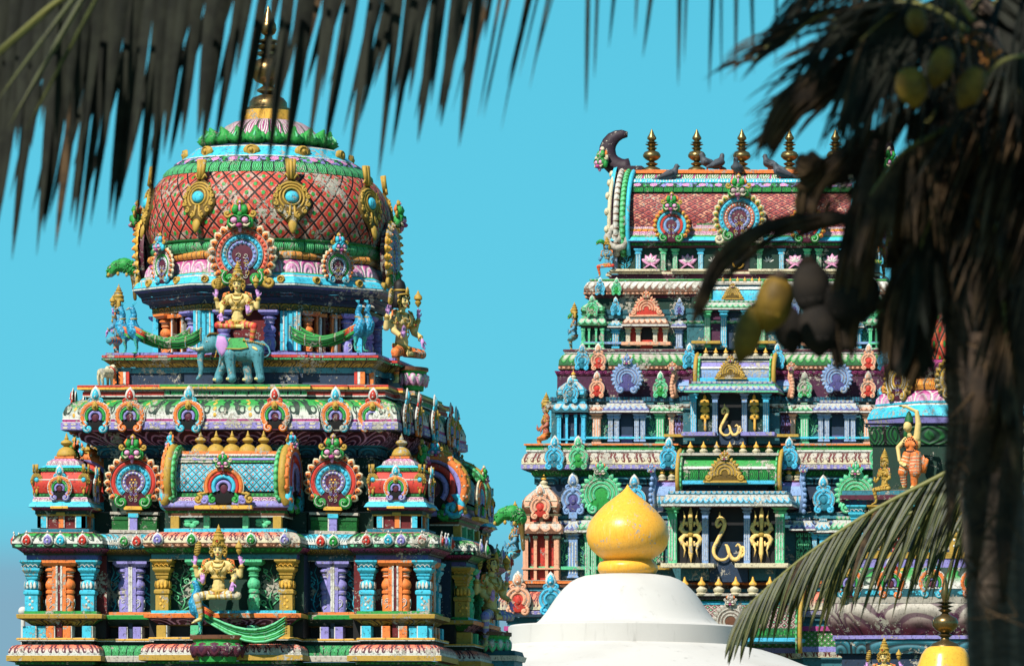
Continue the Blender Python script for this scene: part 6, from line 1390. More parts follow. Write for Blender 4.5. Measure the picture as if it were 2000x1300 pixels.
small('brown figure behind the pale blue one at the right end of the lotus panels', 1737, 520, gy(250)+.6, 40, .48, 'rskin', 'brown', False)
# ------------------------------------------------------------------ ground
def ground_fn(c, t):
    n = c.noise(.05, 6, .6).smooth(.4, .6); return cmix(t, n, lin('#5b6a3a'), lin('#7a7358')), c.noise(2, 4)
material('ground_cover', fn=ground_fn, wear=0, rough=.95)
m = MB(); m.add([(-3000, -600, 0), (3000, -600, 0), (3000, 6000, 0), (-3000, 6000, 0)], [[0, 1, 2, 3]], 'ground_cover'); tag(m.build('ground'), kind='structure')
# ------------------------------------------------------------------ white plaster dome with golden onion
def plaster(c, t):
    a = c.noise(.9, 4, .5).smooth(.4, .8); b = c.noise(6, 6, .7, 4, (1, 1, .1)).smooth(.56, .78)
    col = cmix(t, a*.45, lin('#cbc9c4'), lin('#b0ada6')); return cmix(t, b*.4, col, lin('#726e66')), c.noise(30, 3)*.25
material('white_plaster', fn=plaster, wear=0, rough=.8, bump=.5)
def goldpaint(c, t):
    a = c.noise(6, 5, .65, 1, (3.5, 3.5, .5)).smooth(.56, .74); b = c.noise(14, 4, .6, 6, (4, 4, .4)).smooth(.42, .75)
    col = cmix(t, b*.65, lin('#ffb818'), lin('#e89a10')); return cmix(t, a*.7, col, lin('#e9c583')), b*.3
material('gold_enamel', fn=goldpaint, wear=.1, rough=.32, bump=.2)
Yw = 121.0
wd = empty('domed_shrine', (at(1226, 0, Yw).x, Yw, 0), 'smooth white plaster dome topped by a golden onion finial', 'dome')
def wl(name, prof, mat, seg=64): 
    q = MB(); q.lathe((wd.location.x, Yw, 0), [(hw*Yw/F, EZ+(PY-py)*Yw/F) for hw, py in prof], mat, seg); return q.build(name, wd, wd.location)
wl('plaster_dome', [(900, 2169), (880, 1500), (700, 1400), (430, 1318), (345, 1298), (300, 1280), (262, 1268), (236, 1263), (230, 1261), (230, 1226), (226, 1223), (188, 1220), (177, 1218), (168, 1210), (157, 1196), (148, 1182), (140, 1170), (131, 1158), (122, 1148), (110, 1137), (98, 1130), (84, 1125), (60, 1121.5), (30, 1121)], 'white_plaster', 96)
wl('ring_base', [(50, 1121), (54, 1119), (58, 1113), (58, 1105), (55, 1099), (49, 1096), (47, 1093)], 'gold_enamel', 48)
wl('golden_onion', [(47, 1093), (50, 1090), (60, 1083), (70, 1074), (77, 1062), (80, 1047), (79, 1035), (74, 1020), (66, 1009), (56, 997), (44, 985), (31, 975), (20, 966.5), (11, 959.5), (5, 953), (2, 948), (0, 945)], 'gold_enamel', 64)
# ------------------------------------------------------------------ third tower, mostly behind the palm
A3, C3 = 117.0, 1893.0; X3 = (C3-PX)*A3/F
t3 = empty('corner_shrine', (X3, A3, 0), 'smaller painted shrine with an orange scaled dome, half hidden behind the palm trunk', 'temple tower')
def s3(name, n, spec, rot=0):
    q = MB(); ref = 100*A3/F
    def cv(a, b): H = a*A3/(F+a); return (H-ref, EZ+(PY-b)*(A3-H)/F)
    if n == 8: p = octo(ref)
    else: p, _ = stepped(ref, ref, [(.3, .06, 'm'), (None, 0, 'c')], [(.3, .06, 'm'), (None, 0, 'c')])
    q.sweep([(X3+x, A3+y) for x, y in p], [([cv(a, b) for a, b in r[:-1]], r[-1]) for r in spec]); return q.build(name, t3, t3.location)
s3('shaft', 4, [[(250, 2100), (240, 1320), 'teal'], [(222, 1320), (222, 1276), 'navy'], [(232, 1275), (234, 1248), 'teal_rosette'], [(238, 1247), (238, 1240), 'lav'], [(236, 1240), (248, 1218), (258, 1195), (252, 1178), 'petal_gray'], [(252, 1177), (254, 1165), 'stone'], [(254, 1165), (255, 1150), 'bead_turq'], [(254, 1149), (252, 1130), (244, 1116), (236, 1108), 'k_green'], [(232, 1108), (232, 1090), 'lav'], [(234, 1090), (234, 1078), 'gold']])
s3('middle_storey', 4, [[(205, 1080), (205, 985), 'navy'], [(215, 985), (218, 976), 'bead_red'], [(226, 975), (226, 966), 'maroon'], [(222, 966), (222, 958), 'tealb'], [(222, 957), (150, 956), 'stone'], [(168, 958), (168, 868), 'dgreen'], [(172, 868), (176, 832), 'drum_leaf'], [(180, 830), (184, 826), 'navy']])
s3('eave', 8, [[(186, 826), (190, 812), 'lav'], [(192, 811), (188, 800), (180, 790), 'turq'], [(180, 790), (178, 787), 'white'], [(176, 786), (176, 782), 'turq'], [(176, 782), (174, 772), (164, 762), 'lotus_pink'], [(164, 760), (166, 750), (158, 738), 'leaf_orange'], [(158, 738), (168, 725), (164, 708), (150, 702), 'lotus_purple_s']])
q = MB(); q.lathe((X3, A3, 0), [(a*A3/F, EZ+(PY-b)*A3/F) for a, b in ((150, 712), (152, 700), (155, 680), (150, 655), (138, 632), (118, 612), (90, 598), (60, 590))], 'orange_scale', 48)
q.lathe((X3, A3, 0), [(a*A3/F, EZ+(PY-b)*A3/F) for a, b in ((92, 604), (96, 596), (90, 588), (60, 580), (30, 578))], 'leaf_green', 40); q.build('dome', t3, t3.location)
q = MB(); q.lathe((X3, A3, 0), [(a*A3/F, EZ+(PY-b)*A3/F) for a, b in ((28, 580), (26, 565), (10, 555), (18, 545), (24, 530), (16, 515), (8, 510), (10, 495), (5, 480), (0, 465))], 'bronze', 20); q.build('finial', t3, t3.location)
nT = meshes3(o_nasi(44, [('gold', .2, 'ring'), ('golddk', .15, 'gold'), ('gold', .2, 'ring')], pet=('gold', 'gold', 'golddk'), npet=16, foot='gold', face=('gold', 'gold', 'golddk', 'gold'), fs=17, core='golddk', flower=False))
for a, r in ((-45, 172), (0, 176), (45, 172)): put_nasi(nT, t3, (X3+math.sin(R(a))*r*A3/F, A3-math.cos(R(a))*r*A3/F, EZ+(PY-742)*(A3-1)/F), R(a), A3/F)
cols3 = {k: meshof(col_square(90, k, .9), 'column') for k in ('turq', 'gold', 'red')}
for i, (dx, k) in enumerate(((-190, 'turq'), (-150, 'gold'), (-110, 'red'), (-60, 'turq'), (0, 'gold'), (60, 'turq'))):
    H = 214*A3/(F+214); inst(cols3[k], 'column', t3, (X3+dx*A3/F, A3-H-.02, EZ+(PY-1078)*(A3-H)/F), 0, A3/F)
for i in range(5):
    H = 252*A3/(F+252); inst(kd[i % 2], 'horseshoe_arch', t3, (X3+(-200+i*80)*A3/F, A3-H-.06, EZ+(PY-1138)*(A3-H)/F), 0, A3/F*.9)
# dancer in orange, crouching golden figure, crowned head
Y3d = 115.2
root = empty('deity_statue', at(1780, 952, Y3d), 'standing woman statue in orange cloth raising one arm overhead with a bead necklace', 'deity statue'); root.scale = (Y3d/F,)*3
P = []; sk = 'skin'
def cc(a, ra, b, rb, mm_): P.append(('c', a, ra, b, rb, mm_))
P += [('e', (0, 0, 64), (17, 11, 14), 'orange'), ('e', (1, 0, 86), (15, 10, 14), 'orange'), ('e', (12, 2, 88), (7, 7, 12), 'skin'), ('e', (-6, -6, 84), (6, 5, 6), 'orange'), ('e', (6, -6, 84), (6, 5, 6), 'orange')]
cc((0, 0, 74), 9, (0, 0, 92), 9, 'orange'); cc((-1, 0, 94), 5, (-4, -1, 104), 4.2, sk); P.append(('e', (-7, -2, 119), (8.5, 9, 11), sk)); cc((-12, -9, 118), 1.5, (-13, -9.5, 115), 1.6, sk)
cc((11, 0, 96), 7.5, (14, -2, 124), 6.2, sk); cc((14, -2, 124), 6, (11, -3, 148), 4.4, sk); cc((11, -3, 148), 3.6, (-8, -6, 157), 3, sk); hand(P, (-13, -7, 158), (-1, 0, .15), (0, -.4, -1), sk, .8)
cc((-11, 0, 94), 5.5, (-26, -3, 78), 4.6, sk); cc((-26, -3, 78), 4.4, (-22, -10, 52), 3.4, sk); hand(P, (-18, -13, 46), (.8, -.3, -.3), (0, -.8, .6), sk, .8)
cc((-6, 0, 62), 12, (-16, -3, 30), 10, ('orange', 'cream', 'orange')); cc((-16, -3, 30), 8, (-14, 0, 4), 6, ('orange', 'cream', 'maroon')); cc((7, 0, 62), 13, (8, -2, 30), 12, ('orange', 'cream', 'orange', 'coral')); cc((6, -2, 30), 8.5, (6, 0, 4), 7, 'orange'); cc((-14, -2, 2), 4, (-22, -6, 0), 3, sk); cc((6, -2, 2), 4, (1, -8, 0), 3, sk)
blob(P, 1.1, 'body', root)
q = MB(); q.ell((-6, 2, 126), (9.5, 9, 8), 'black', 10, 7); q.lathe((-5, 2, 128), [(9, 0), (8, 8), (6, 12), (4, 18), (0, 22)], 'greend', 10); kid(q, 'hair', root)
q = MB(); [q.ell((-3+12*math.sin(R(a)), -9-3*math.cos(R(a)), 88+14*math.cos(R(a))-4), 1.7, 'black', 6, 4) for a in range(0, 360, 20)]; kid(q, 'bead_necklace', root)
q = MB(); ring(q, (0, 0, 72), 13, 1.8, 'black', (0, -.2, 1), .75); kid(q, 'belt', root)
q = MB(); [q.tube([(14+i*4, 2, 30), (20+i*5, 0, 50+i*3), (17+i*6, 0, 70-i*6)], [6, 5, .5], 'orange', 6, (1, .4)) for i in range(3)]; kid(q, 'flame_sash', root)
face_parts(root, -7.5, -1, 119, .7)
deity4('golden crouching figure pointing upward at the left of the orange dancer', 'deity statue', at(1728, 955, Y3d-.4), R(-45), Y3d/F*.55, skin='gold', palm='gold', wrap=('gold', 'golddk', 'gold'), cloth='yellow', vox=2.0, held=False, arms=2)
deity4('crowned golden head at the bottom edge below the frieze of the half hidden shrine', 'deity statue', at(1727, 1352, 112), R(-12), 112/F*.75, vox=1.4)
# yellow dome with a bronze pot finial, lower right
Yy = 104.0; yd = empty('yellow_shrine', (at(1846, 0, Yy).x, Yy, 0), 'small glossy yellow dome with a bronze pot finial at the lower right', 'dome')
plain('yellow_enamel', '#f2b51c', .25, 0, .15)
q = MB(); q.lathe((yd.location.x, Yy, 0), [(a*Yy/F, EZ+(PY-b)*Yy/F) for a, b in ((120, 2211), (110, 1400), (80, 1350), (62, 1320), (52, 1295), (46, 1278), (38, 1266), (30, 1262))], 'yellow_enamel', 40); q.build('dome', yd, yd.location)
q = MB(); q.lathe((yd.location.x, Yy, 0), [(a*Yy/F, EZ+(PY-b)*Yy/F) for a, b in ((33, 1270), (30, 1262), (26, 1256), (10, 1250), (8, 1244), (14, 1240), (8, 1236), (18, 1230), (25, 1222), (26, 1214), (22, 1206), (10, 1200), (6, 1196), (14, 1191), (6, 1187), (17, 1183), (5, 1180), (20, 1176), (5, 1173), (9, 1160), (7, 1150), (3, 1130), (0, 1112))], 'bronze', 28); q.build('finial', yd, yd.location)
# white globe lamp peeping past the left corner, pale bull on the upper ledge
q = MB(); c = at(45, 1193, 112); q.ell(c, .065, 'white_plaster', 20, 14); q.lathe((c.x, c.y, c.z-.25), [(.03, 0), (.03, .2), (.05, .2)], 'white_plaster', 10)
q.lathe((c.x, c.y, 0), [(.05, 0), (.04, .2), (.03, c.z-.2)], 'white_plaster', 10); tag(q.build('globe_lamp', None, (c.x, c.y, 0)), 'plain white globe lamp just past the lower left corner column', 'lamp')
r = empty('bull_statue', at(207, 752, A1-1.9), 'cream coloured bull statue at the left end of the red and orange ledge', 'bull statue'); r.scale = (mpx*.9,)*3; r.rotation_euler = (0, 0, R(65)); P = []
limb_path(P, [(-16, 0, 26, 10), (0, 0, 27, 10.5), (14, 0, 28, 10)], 'cream'); limb_path(P, [(16, 0, 32, 8), (24, 0, 40, 6.5)], 'cream'); P += [('c', (25, 0, 42), 6, (36, 0, 36), 3.6, 'cream'), ('e', (6, 0, 37), (6, 5, 6), 'cream')]
for g in (-1, 1):
    P += [('c', (25, g*3, 46), 1.8, (24, g*8, 54), .8, 'golddk'), ('c', (22, g*5, 43), 2, (19, g*10, 42), 1.5, 'cream')]
    limb_path(P, [(12, g*5, 24, 5), (13, g*5, 12, 3.4), (13, g*5, 2, 3)], 'cream'); limb_path(P, [(-16, g*5, 24, 6), (-20, g*5, 13, 3.6), (-17, g*5, 2, 3)], 'cream')
P.append(('c', (-25, 0, 30), 1.8, (-28, 0, 8), 1.5, 'cream')); blob(P, 1.2, 'body', r)
q = MB(); ring(q, (19, 0, 33), 9, 1.8, 'red', (1, 0, .6)); kid(q, 'garland', r)
# ------------------------------------------------------------------ palms in the foreground
def leaf_fn(c1, c2):
    def fn(c, t): return cmix(t, c.noise(9, 3, .6, 2).smooth(.35, .65), lin(c1), lin(c2))
    return fn
material('palm_leaf_dark', fn=leaf_fn('#2b2d24', '#1d1e19'), wear=0, rough=.8, spec=.15); material('palm_leaf', fn=leaf_fn('#3a441c', '#1c2410'), wear=0, rough=.5, spec=.3)
material('palm_leaf_dry', fn=leaf_fn('#5a4630', '#302820'), wear=0, rough=.85, spec=.1); material('palm_rib', col=lin('#77743a'), wear=0, rough=.5)
def bark_fn(c, t):
    n = c.noise(14, 6, .7, 0, (1, 1, 3)).smooth(.35, .7); w = ((N(t, c.v.k)*46).sin()+c.noise(5, 3)*2).smooth(.2, 1.2)
    col = cmix(t, n, lin('#5a4a3e'), lin('#8a7260')); return cmix(t, w*.6, col, lin('#3c3028')), n-w
material('palm_bark', fn=bark_fn, wear=0, rough=.9); material('coconut_husk', fn=leaf_fn('#8e6c12', '#5c4510'), wear=0, rough=.6, spec=.2); material('fibre', fn=leaf_fn('#463628', '#2a221c'), wear=0, rough=.95)
material('dark_husk', fn=leaf_fn('#2c241c', '#1c1713'), wear=0, rough=.9); material('orange_stalk', col=lin('#a86a22'), wear=0, rough=.7)
def blade(m, p, d, L, w, mat, droop=.4, twist=0, seg=7, side=None):
    """one folded palm leaflet: a narrow keeled strip bending under its weight"""
    p = Vector(p); d = Vector(d).normalized(); side = Vector(side) if side is not None else Vector((0, 1, 0)); vs = []; fs = []; 
    for i in range(seg+1):
        u = i/seg; ww = w*(.55+.9*u)*(1 if u < .35 else 1)*max(.02, (1-u)**.75)*1.25 if u < 1 else 0.0005
        s = side.cross(d); s = s.normalized() if s.length > .05 else Vector((1, 0, 0)); n = d.cross(s)
        s = (s*math.cos(twist*u)+n*math.sin(twist*u)).normalized()
        vs += [p-s*ww*.5+n*ww*.18, p-n*ww*.0, p+s*ww*.5+n*ww*.18]
        p = p+d*(L/seg); d = (d+Vector((0, 0, -droop/seg*(.4+u)))).normalized()
    for i in range(seg):
        for k in (0, 1): a = 3*i+k; fs.append([a, a+1, a+4, a+3])
    m.add(vs, fs, mat, None, True)
    if mat == 'palm_leaf': m.tube([vs[3*i+1]+Vector((0, -.004, 0)) for i in range(seg+1)], [w*.07]*seg+[w*.02], 'palm_rib', 3)
def frond(name, parent, pts, n, Lfn, w, mat, down=1.0, lean=(0, 0, 0), seed=0, rib=.012, spread=.35, skip=0, droop=.4, ends=(0, 1), ribmat='palm_rib', jit=.14):
    """rib curve with leaflets on both sides; returns the frond mesh"""
    random.seed(seed); P = [Vector(p) for p in pts]; m = MB()
    def cv(u):
        f = u*(len(P)-1); i = min(int(f), len(P)-2); t = f-i; p0, p1, p2, p3 = P[max(i-1, 0)], P[i], P[i+1], P[min(i+2, len(P)-1)]
        q = .5*((2*p1)+(-p0+p2)*t+(2*p0-5*p1+4*p2-p3)*t*t+(-p0+3*p1-3*p2+p3)*t**3); return q
    rp = [cv(i/24) for i in range(25)]; m.tube(rp, [rib*(1-.75*i/24) for i in range(25)], ribmat, 6)
    for i in range(n):
        u = ends[0]+(ends[1]-ends[0])*(i+.5)/n; p = cv(u); tg = (cv(min(1, u+.02))-cv(max(0, u-.02))).normalized()
        sd = tg.cross(Vector((0, 0, 1))).normalized()
        for g in (-1, 1):
            if random.random() < skip: continue
            d = Vector((0, 0, -down))+sd*g*spread+tg*(.30+random.uniform(-jit, jit))+Vector(lean)+Vector((random.uniform(-.05, .05), 0, 0))
            blade(m, p, d, Lfn(u)*random.uniform(.86, 1.08), w*random.uniform(.75, 1.1), mat if random.random() > .04 else 'palm_leaf_dry', droop, random.uniform(-.9, .9), 7, tg.cross(Vector((0, 0, 1))).cross(tg) if down < .4 else sd)
    a = m.build(name); a.parent = parent
    if parent: a.location = -parent.location
    return a
px2 = lambda n, Y: n*Y/F
Yt = 31.0
# right hand palm: trunk, spathes, nuts, fronds
Yq = 27.0
pb = empty('coconut_palm', (at(1945, 0, Yq).x, Yq, 0), 'thick trunked coconut palm with hanging yellow nuts and dead fronds at the right edge', 'palm tree')
B_ = lambda *q: [at(x, y, Yq+d) for x, y, d in q]
m = MB(); tp = [(pb.location.x+.03, Yq, 0)]+B_((1952, 1300, 0), (1945, 1100, 0), (1935, 900, 0), (1922, 700, 0), (1908, 500, 0), (1895, 300, 0), (1880, 120, 0), (1875, 0, 0))
m.tube(tp, [.2, .105, .105, .11, .12, .135, .15, .14, .1], 'palm_bark', 22); m.build('trunk', pb, pb.location)
def part(mb, name): return mb.build(name, pb, pb.location)
random.seed(11)
for i, (x0, y0, x1, y1, w) in enumerate(((1880, 330, 1860, 800, 65), (1840, 420, 1790, 740, 60), (1895, 520, 1848, 1040, 56), (1960, 330, 1985, 900, 80), (1850, 250, 1760, 560, 60), (1930, 650, 1905, 1130, 55), (1800, 330, 1700, 430, 46), (1990, 560, 1960, 1180, 60))):
    m = MB(); a, b_ = Vector(B_((x0, y0, -.18-.03*i))[0]), Vector(B_((x1, y1, -.2-.02*i))[0]); pts = [a.lerp(b_, u)+Vector((random.uniform(-.01, .01), 0, .02*math.sin(3*u))) for u in (0, .2, .4, .6, .8, 1)]
    m.tube(pts, [px2(w*k, Yq) for k in (.55, .6, .5, .4, .3, .08)], 'fibre' if i % 2 else 'palm_bark', 10, (1, .5)); 
    for k in range(14): u = random.random(); p = a.lerp(b_, u); m.tube([p, p+Vector((random.uniform(-.1, .1), -.04, random.uniform(-.12, .02))), p+Vector((random.uniform(-.16, .16), -.05, random.uniform(-.26, -.08)))], [.006, .004, .001], 'palm_leaf_dry', 4)
    part(m, 'dead_sheath')
for (pts, w) in ((((1760, 160, -.3), (1640, 150, -.3), (1550, 200, -.3), (1487, 282, -.3)), 42), (((1780, 440, -.25), (1640, 425, -.25), (1500, 440, -.3), (1400, 500, -.35), (1352, 610, -.4)), 17), (((1700, 250, -.2), (1640, 330, -.2), (1590, 350, -.2), (1570, 420, -.2)), 34),
    (((1720, 270, -.3), (1690, 400, -.35), (1670, 520, -.35), (1640, 620, -.3), (1655, 690, -.3)), 36), (((1860, 460, -.3), (1800, 540, -.3), (1772, 640, -.3), (1750, 735, -.3)), 58), (((1800, 210, -.1), (1850, 330, -.1), (1800, 420, -.1)), 60), (((1600, 300, -.25), (1575, 330, -.25), (1560, 300, -.25)), 26)):
    m = MB(); P = B_(*pts); q = []; 
    for i in range(len(P)-1):
        for k in range(4): q.append(P[i].lerp(P[i+1], k/4))
    q.append(P[-1]); n = len(q); q = [q[max(0, i-1)]*.25+q[i]*.5+q[min(n-1, i+1)]*.25 for i in range(n)]
    rad = [px2(w*(.25+.75*math.sin(math.pi*min(1, .12+.86*i/(n-1)))), Yq) for i in range(n)]; m.tube(q, [r_*.85 for r_ in rad], 'fibre', 10, (1, .6))
    for k in range(26):
        i0 = random.randrange(0, n-2); a0 = random.uniform(0, 6.28); pr = []
        for i in range(i0, min(n, i0+8)): d = (q[min(n-1, i+1)]-q[max(0, i-1)]).normalized(); sx = d.cross(Vector((0, 1, 0))); pr.append(q[i]+sx*math.cos(a0)*rad[i]*(.9+.06*(i-i0))+Vector((0, math.sin(a0)*rad[i]*.6, -.004*(i-i0)**1.5)))
        if len(pr) > 2: m.tube(pr, [.006]*(len(pr)-1)+[.001], 'palm_leaf_dry', 4)
    part(m, 'spathe')
for (x, y, rx, rz, mt, an) in ((1780, 168, 33, 38, 'coconut_husk', 10), (1790, 40, 22, 26, 'coconut_husk', 0), (1838, 128, 26, 40, 'coconut_husk', -20), (1897, 168, 28, 42, 'coconut_husk', -25), (1512, 590, 40, 54, 'coconut_husk', -14), (1462, 648, 30, 56, 'coconut_husk', -18), (1585, 562, 42, 56, 'fibre', 8), (1655, 590, 52, 50, 'fibre', 0), (1600, 640, 46, 50, 'fibre', 0), (1540, 640, 34, 46, 'fibre', 10), (1690, 575, 34, 44, 'fibre', 0), (1828, 60, 30, 36, 'fibre', 0), (1740, 110, 30, 36, 'fibre', 0)):
    m = MB(); mt = 'dark_husk' if mt == 'fibre' else mt; p = B_((x, y, (-1.0 if y < 300 else -.5) if mt != 'dark_husk' else -.3))[0]; q = Matrix.Rotation(R(-an), 3, 'Y')
    m.ell(p, (px2(rx*.92, Yq), px2(rx*.9, Yq), px2(rz, Yq)), mt, 16, 10, q); m.tube([p+q @ Vector((0, 0, -px2(rz*u, Yq))) for u in (.4, .8, 1.02, 1.16)], [px2(rx*u, Yq) for u in (.84, .52, .26, .03)], mt, 12); m.tube([p+q @ Vector((0, 0, px2(rz*.85, Yq))), p+q @ Vector((0, 0, px2(rz*1.12, Yq)))], [px2(rx*.5, Yq), px2(rx*.2, Yq)], 'fibre', 8)
    part(m, 'coconut')
m = MB(); random.seed(3)
for k in range(26):
    p = B_((1890+random.uniform(-40, 80), random.uniform(60, 470), -.3))[0]; d = Vector((random.uniform(-.5, .25), -.1, random.uniform(-.35, .15)))
    m.tube([p, p+d*.25, p+d*.5+Vector((0, 0, -.05))], [.006, .005, .0015], 'orange_stalk', 4)
part(m, 'flower_stalks')
cx = (1850, 60)
def pf(pts, n, L, w, seed, mat='palm_leaf_dark', down=.6, droop=.8, skip=.0, lean=(0, 0, 0), spread=.7, ends=(.1, 1)): frond('frond', pb, B_(*pts), n, lambda u: px2(L*(1-.45*u), Yq), px2(w, Yq), mat, down, lean, seed, .012, spread, skip, droop, ends, jit=.25)
pf(((1870, 100, 0), (1760, -20, 0), (1650, -40, .1), (1560, 0, .1)), 34, 250, 7, 21, lean=(-.45, 0, .1))
pf(((1870, 130, 0), (1780, 60, .1), (1680, 60, .1), (1590, 110, .1), (1540, 180, .1)), 30, 210, 6, 22, lean=(-.8, 0, .45), skip=.4)
pf(((1880, 60, 0), (1840, -80, .2), (1760, -140, .2), (1640, -120, .3)), 34, 360, 9, 23, lean=(-.4, 0, 0))
pf(((1860, 180, 0), (1800, 200, -.1), (1740, 260, -.1), (1700, 360, -.1)), 34, 200, 9, 24, 'palm_leaf_dry', lean=(-.5, 0, .2))
pf(((1880, 60, 0), (1960, -60, -.3), (2060, -60, -.4), (2150, 0, -.4)), 34, 420, 16, 25, lean=(-.1, 0, 0))
pf(((1880, 160, 0), (1800, 260, -.2), (1760, 420, -.2), (1750, 560, -.2)), 30, 230, 22, 26, 'palm_leaf_dry', .9, .2, lean=(-.1, 0, 0), spread=.3)
pf(((1900, 160, 0), (1970, 160, -.5), (2020, 240, -.7), (2040, 420, -.8)), 36, 420, 34, 27, 'palm_leaf_dry', .9, .2, lean=(-.15, 0, 0), spread=.3)
pf(((1890, 300, 0), (1840, 380, -.3), (1800, 480, -.4), (1790, 620, -.4)), 26, 260, 26, 28, 'palm_leaf_dark', .9, .2, lean=(-.05, 0, 0), spread=.3)
pf(((1880, 100, 0), (1790, 40, -.4), (1720, 20, -.5), (1620, 60, -.5)), 34, 300, 12, 29, lean=(-.2, 0, 0))
pf(((1880, 200, 0), (1930, 350, -.5), (1960, 600, -.6), (1970, 800, -.6)), 36, 240, 26, 30, 'palm_leaf_dry', .9, .2, lean=(-.1, 0, 0), spread=.35)
pf(((1880, 90, 0), (1790, 150, .1), (1700, 130, .2), (1610, 180, .2), (1540, 260, .2)), 40, 260, 7, 31, lean=(-.9, 0, .5), skip=.3)
pf(((1880, 90, 0), (1760, 90, -.1), (1640, 40, -.2), (1540, 60, -.2), (1470, 120, -.2)), 34, 220, 6, 32, 'palm_leaf_dry', lean=(-.8, 0, .45), skip=.35)
pf(((1900, 120, 0), (1850, 40, -.5), (1760, 20, -.6), (1680, 80, -.6)), 40, 400, 13, 33, lean=(-.05, 0, 0), down=.9, droop=.3, spread=.3)
pf(((1900, 220, 0), (1830, 260, -.4), (1760, 300, -.5), (1700, 380, -.5)), 40, 280, 11, 34, 'palm_leaf_dry', .9, .2, lean=(-.05, 0, 0), spread=.3)
pf(((1900, 60, .3), (1980, -20, .3), (2060, 40, .3), (2100, 200, .3)), 30, 500, 34, 35, lean=(-.15, 0, 0), down=.9, droop=.2, spread=.3)
pf(((1890, 60, -.6), (1800, 10, -.7), (1700, 10, -.7), (1600, 30, -.7), (1530, 90, -.7)), 44, 230, 6, 36, lean=(-.7, 0, .5), skip=.15)
pf(((1900, 40, -.6), (1820, -60, -.7), (1720, -90, -.7), (1600, -60, -.7)), 46, 300, 7, 37, lean=(-.35, 0, .1), skip=.1)
pf(((1900, 200, -.5), (1960, 120, -.7), (2040, 120, -.7), (2120, 200, -.7)), 40, 300, 9, 38, lean=(-.2, 0, 0), down=.9, droop=.4, spread=.5)
# its long fronds arch high over the frame and hang their leaflets into the top of the picture
def comb(rib, leaves, seed, dY=0.0, mat='palm_leaf_dark'):
    """one frond: a rib above the frame and separate leaflets hanging to given points"""
    random.seed(seed); m = MB(); RP = [at(x, y, Yq+d) for x, y, d in rib]; m.tube(RP, [.02*(1-.7*i/(len(RP)-1)) for i in range(len(RP))], 'palm_rib', 6)
    for (x0, x1, y1, w) in leaves:
        k = 0
        while k < len(RP)-2 and not (rib[k][0] >= x0 >= rib[k+1][0]): k += 1
        t = (rib[k][0]-x0)/(rib[k][0]-rib[k+1][0]); b_ = RP[k].lerp(RP[k+1], max(0, min(1, t))); e = at(x1, y1, b_.y+random.uniform(-.1, .1)); d = e-b_; L = d.length; d.normalize()
        bow = random.uniform(-.03, .03); d = (d+Vector((bow, 0, 0))).normalized()
        blade(m, b_, d, L*1.02, w*b_.y/F*.95, mat if random.random() > .06 else 'palm_leaf_dry', .05, random.uniform(-.7, .7), 8)
    o = m.build('frond'); o.parent = pb; o.location = -pb.location
def env(x):
    P = [(-60, 520), (60, 515), (200, 490), (270, 430), (330, 330), (430, 300), (600, 325), (740, 325), (850, 290), (930, 250), (1060, 160)]
    for (a, b), (c_, d) in zip(P, P[1:]):
        if a <= x <= c_: return b+(d-b)*(x-a)/(c_-a)
    return P[-1][1]
rg = random.Random(77)
L1_ = [(x+16+env(x)*.10, x, env(x)*rg.uniform(.84, 1.06), rg.uniform(25, 33)) for x in range(-40, 340, 19)]
L1_ += [(x+16+env(x)*.16, x, env(x)*rg.uniform(.80, 1.08), rg.uniform(27, 36)) for x in range(340, 900, 43)]
RIB1 = [(1880, 40, 0), (1560, -300, 1), (1200, -260, 1.8), (800, -150, 2.6), (400, -100, 3.2), (60, -80, 3.6), (-160, -60, 3.8)]
comb(RIB1, L1_, 61)
comb([(x, y-30, d+.4) for x, y, d in RIB1], [(x+30+env(x)*.2, x, env(x)*rg.uniform(.45, .85), rg.uniform(18, 27)) for x in range(-20, 900, 28)], 62)
comb([(x, y-60, d-.5) for x, y, d in RIB1], [(x+40, x, rg.uniform(170, 320), rg.uniform(26, 34)) for x in range(-20, 400, 24)]+[(x+50, x, rg.uniform(60, 230), rg.uniform(16, 26)) for x in range(400, 960, 34)], 63)
comb([(x, y-20, d-.2) for x, y, d in RIB1], [(x+90+rg.uniform(0, 30), x, env(x)*rg.uniform(.55, 1.1), rg.uniform(7, 11)) for x in range(880, 1060, 15)], 64, mat='palm_leaf_dry')
comb([(1880, 40, 0), (1700, -200, .3), (1500, -220, .8), (1300, -150, 1.2), (1100, -60, 1.5)], [(x0, x1, y1, w) for x0, x1, y1, w in ((1150, 1148, 215, 12), (1170, 1160, 150, 9), (1290, 1262, 110, 13), (1330, 1322, 165, 12), (1345, 1330, 120, 9), (1398, 1388, 175, 12), (1408, 1400, 160, 7), (1440, 1432, 155, 12), (1464, 1462, 140, 11), (1210, 1190, 90, 11), (1250, 1236, 70, 9), (1520, 1522, 130, 9), (1565, 1560, 150, 8), (1590, 1600, 120, 8))], 65)
# yellowed leaflets fanning past the upper left corner
comb([(400, -260, 2.0), (230, -80, 2.1), (90, 20, 2.2), (-60, 150, 2.3)], [(190, 20, 240, 15), (170, -10, 190, 14), (120, -30, 130, 13), (230, 60, 250, 12)], 66, mat='palm_leaf')
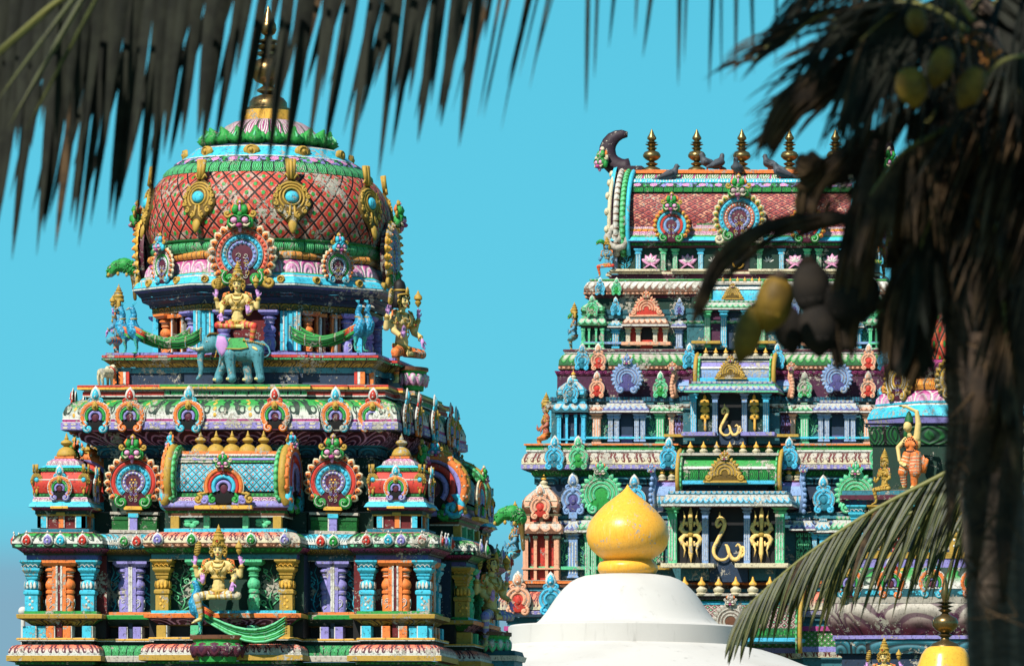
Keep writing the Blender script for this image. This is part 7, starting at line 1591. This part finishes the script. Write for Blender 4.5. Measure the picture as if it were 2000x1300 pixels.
# nearer, sunlit frond crossing the lower right
Yl = 62.0
pc = empty('coconut_palm', (at(2250, 0, Yl).x, Yl, 0), 'olive green frond of a palm beyond the right edge, drooping over the half hidden shrine', 'palm tree')
C_ = lambda *q: [at(x, y, Yl+d) for x, y, d in q]
m = MB(); top = at(2250, 700, Yl); m.tube([(pc.location.x, Yl, 0), (pc.location.x, Yl, 2.5), top], [.22, .17, .14], 'palm_bark', 14); m.build('trunk', pc, pc.location)
fr = lambda pts, n, L0, L1, w, seed, **k: frond('frond', pc, C_(*pts), n, lambda u: px2(L0+(L1-L0)*u, Yl), px2(w, Yl), 'palm_leaf', .55, k.get('lean', (-.12, 0, 0)), seed, .03, .3, 0, 1.1, (.1, 1))
fr(((2250, 700, 0), (2050, 800, 0), (1880, 905, 0), (1700, 1000, 0), (1560, 1095, 0), (1452, 1190, 0)), 44, 330, 120, 15, 41)
fr(((2250, 700, 0), (2080, 830, .5), (1900, 950, .6), (1760, 1010, .6), (1640, 1080, .6)), 26, 320, 190, 13, 42)
# tree added up-sun of the palms, unseen above the frame, to shade them
st = empty('added_shade_tree', (-17, 13, 0), 'wide spreading tree added unseen outside the picture to shade the palms', 'tree'); random.seed(9)
m = MB(); m.tube([(-17, 13, 0), (-16.5, 13.4, 4), (-15, 14.5, 8)], [.5, .4, .3], 'palm_bark', 14)
for q in range(7): a = Vector((-15, 14.5, 8)); e = Vector((-13+q*1.7, 17+2*math.sin(q), 10.5)); m.tube([a, a.lerp(e, .5)+Vector((0, 0, .6)), e], [.2, .12, .04], 'palm_bark', 8)
m.build('trunk', st, st.location)
m = MB(); vs = []; fs = []
for k in range(8500):
    x, y, z = random.uniform(-15, .5), random.uniform(12.5, 23), random.uniform(9.0, 12.5)
    if (math.sin(x*1.7)+math.cos(y*1.3+z)) < -1.55: continue
    n = Vector((random.gauss(0, 1), random.gauss(0, 1), random.gauss(0, 1)+1)).normalized(); a = n.orthogonal().normalized()*.17; b_ = n.cross(a)*.9; p = Vector((x, y, z)); i = len(vs)
    vs += [p-a, p+b_*.6, p+a, p-b_*.6]; fs.append([i, i+1, i+2, i+3])
m.add(vs, fs, 'palm_leaf'); m.build('crown', st, st.location)
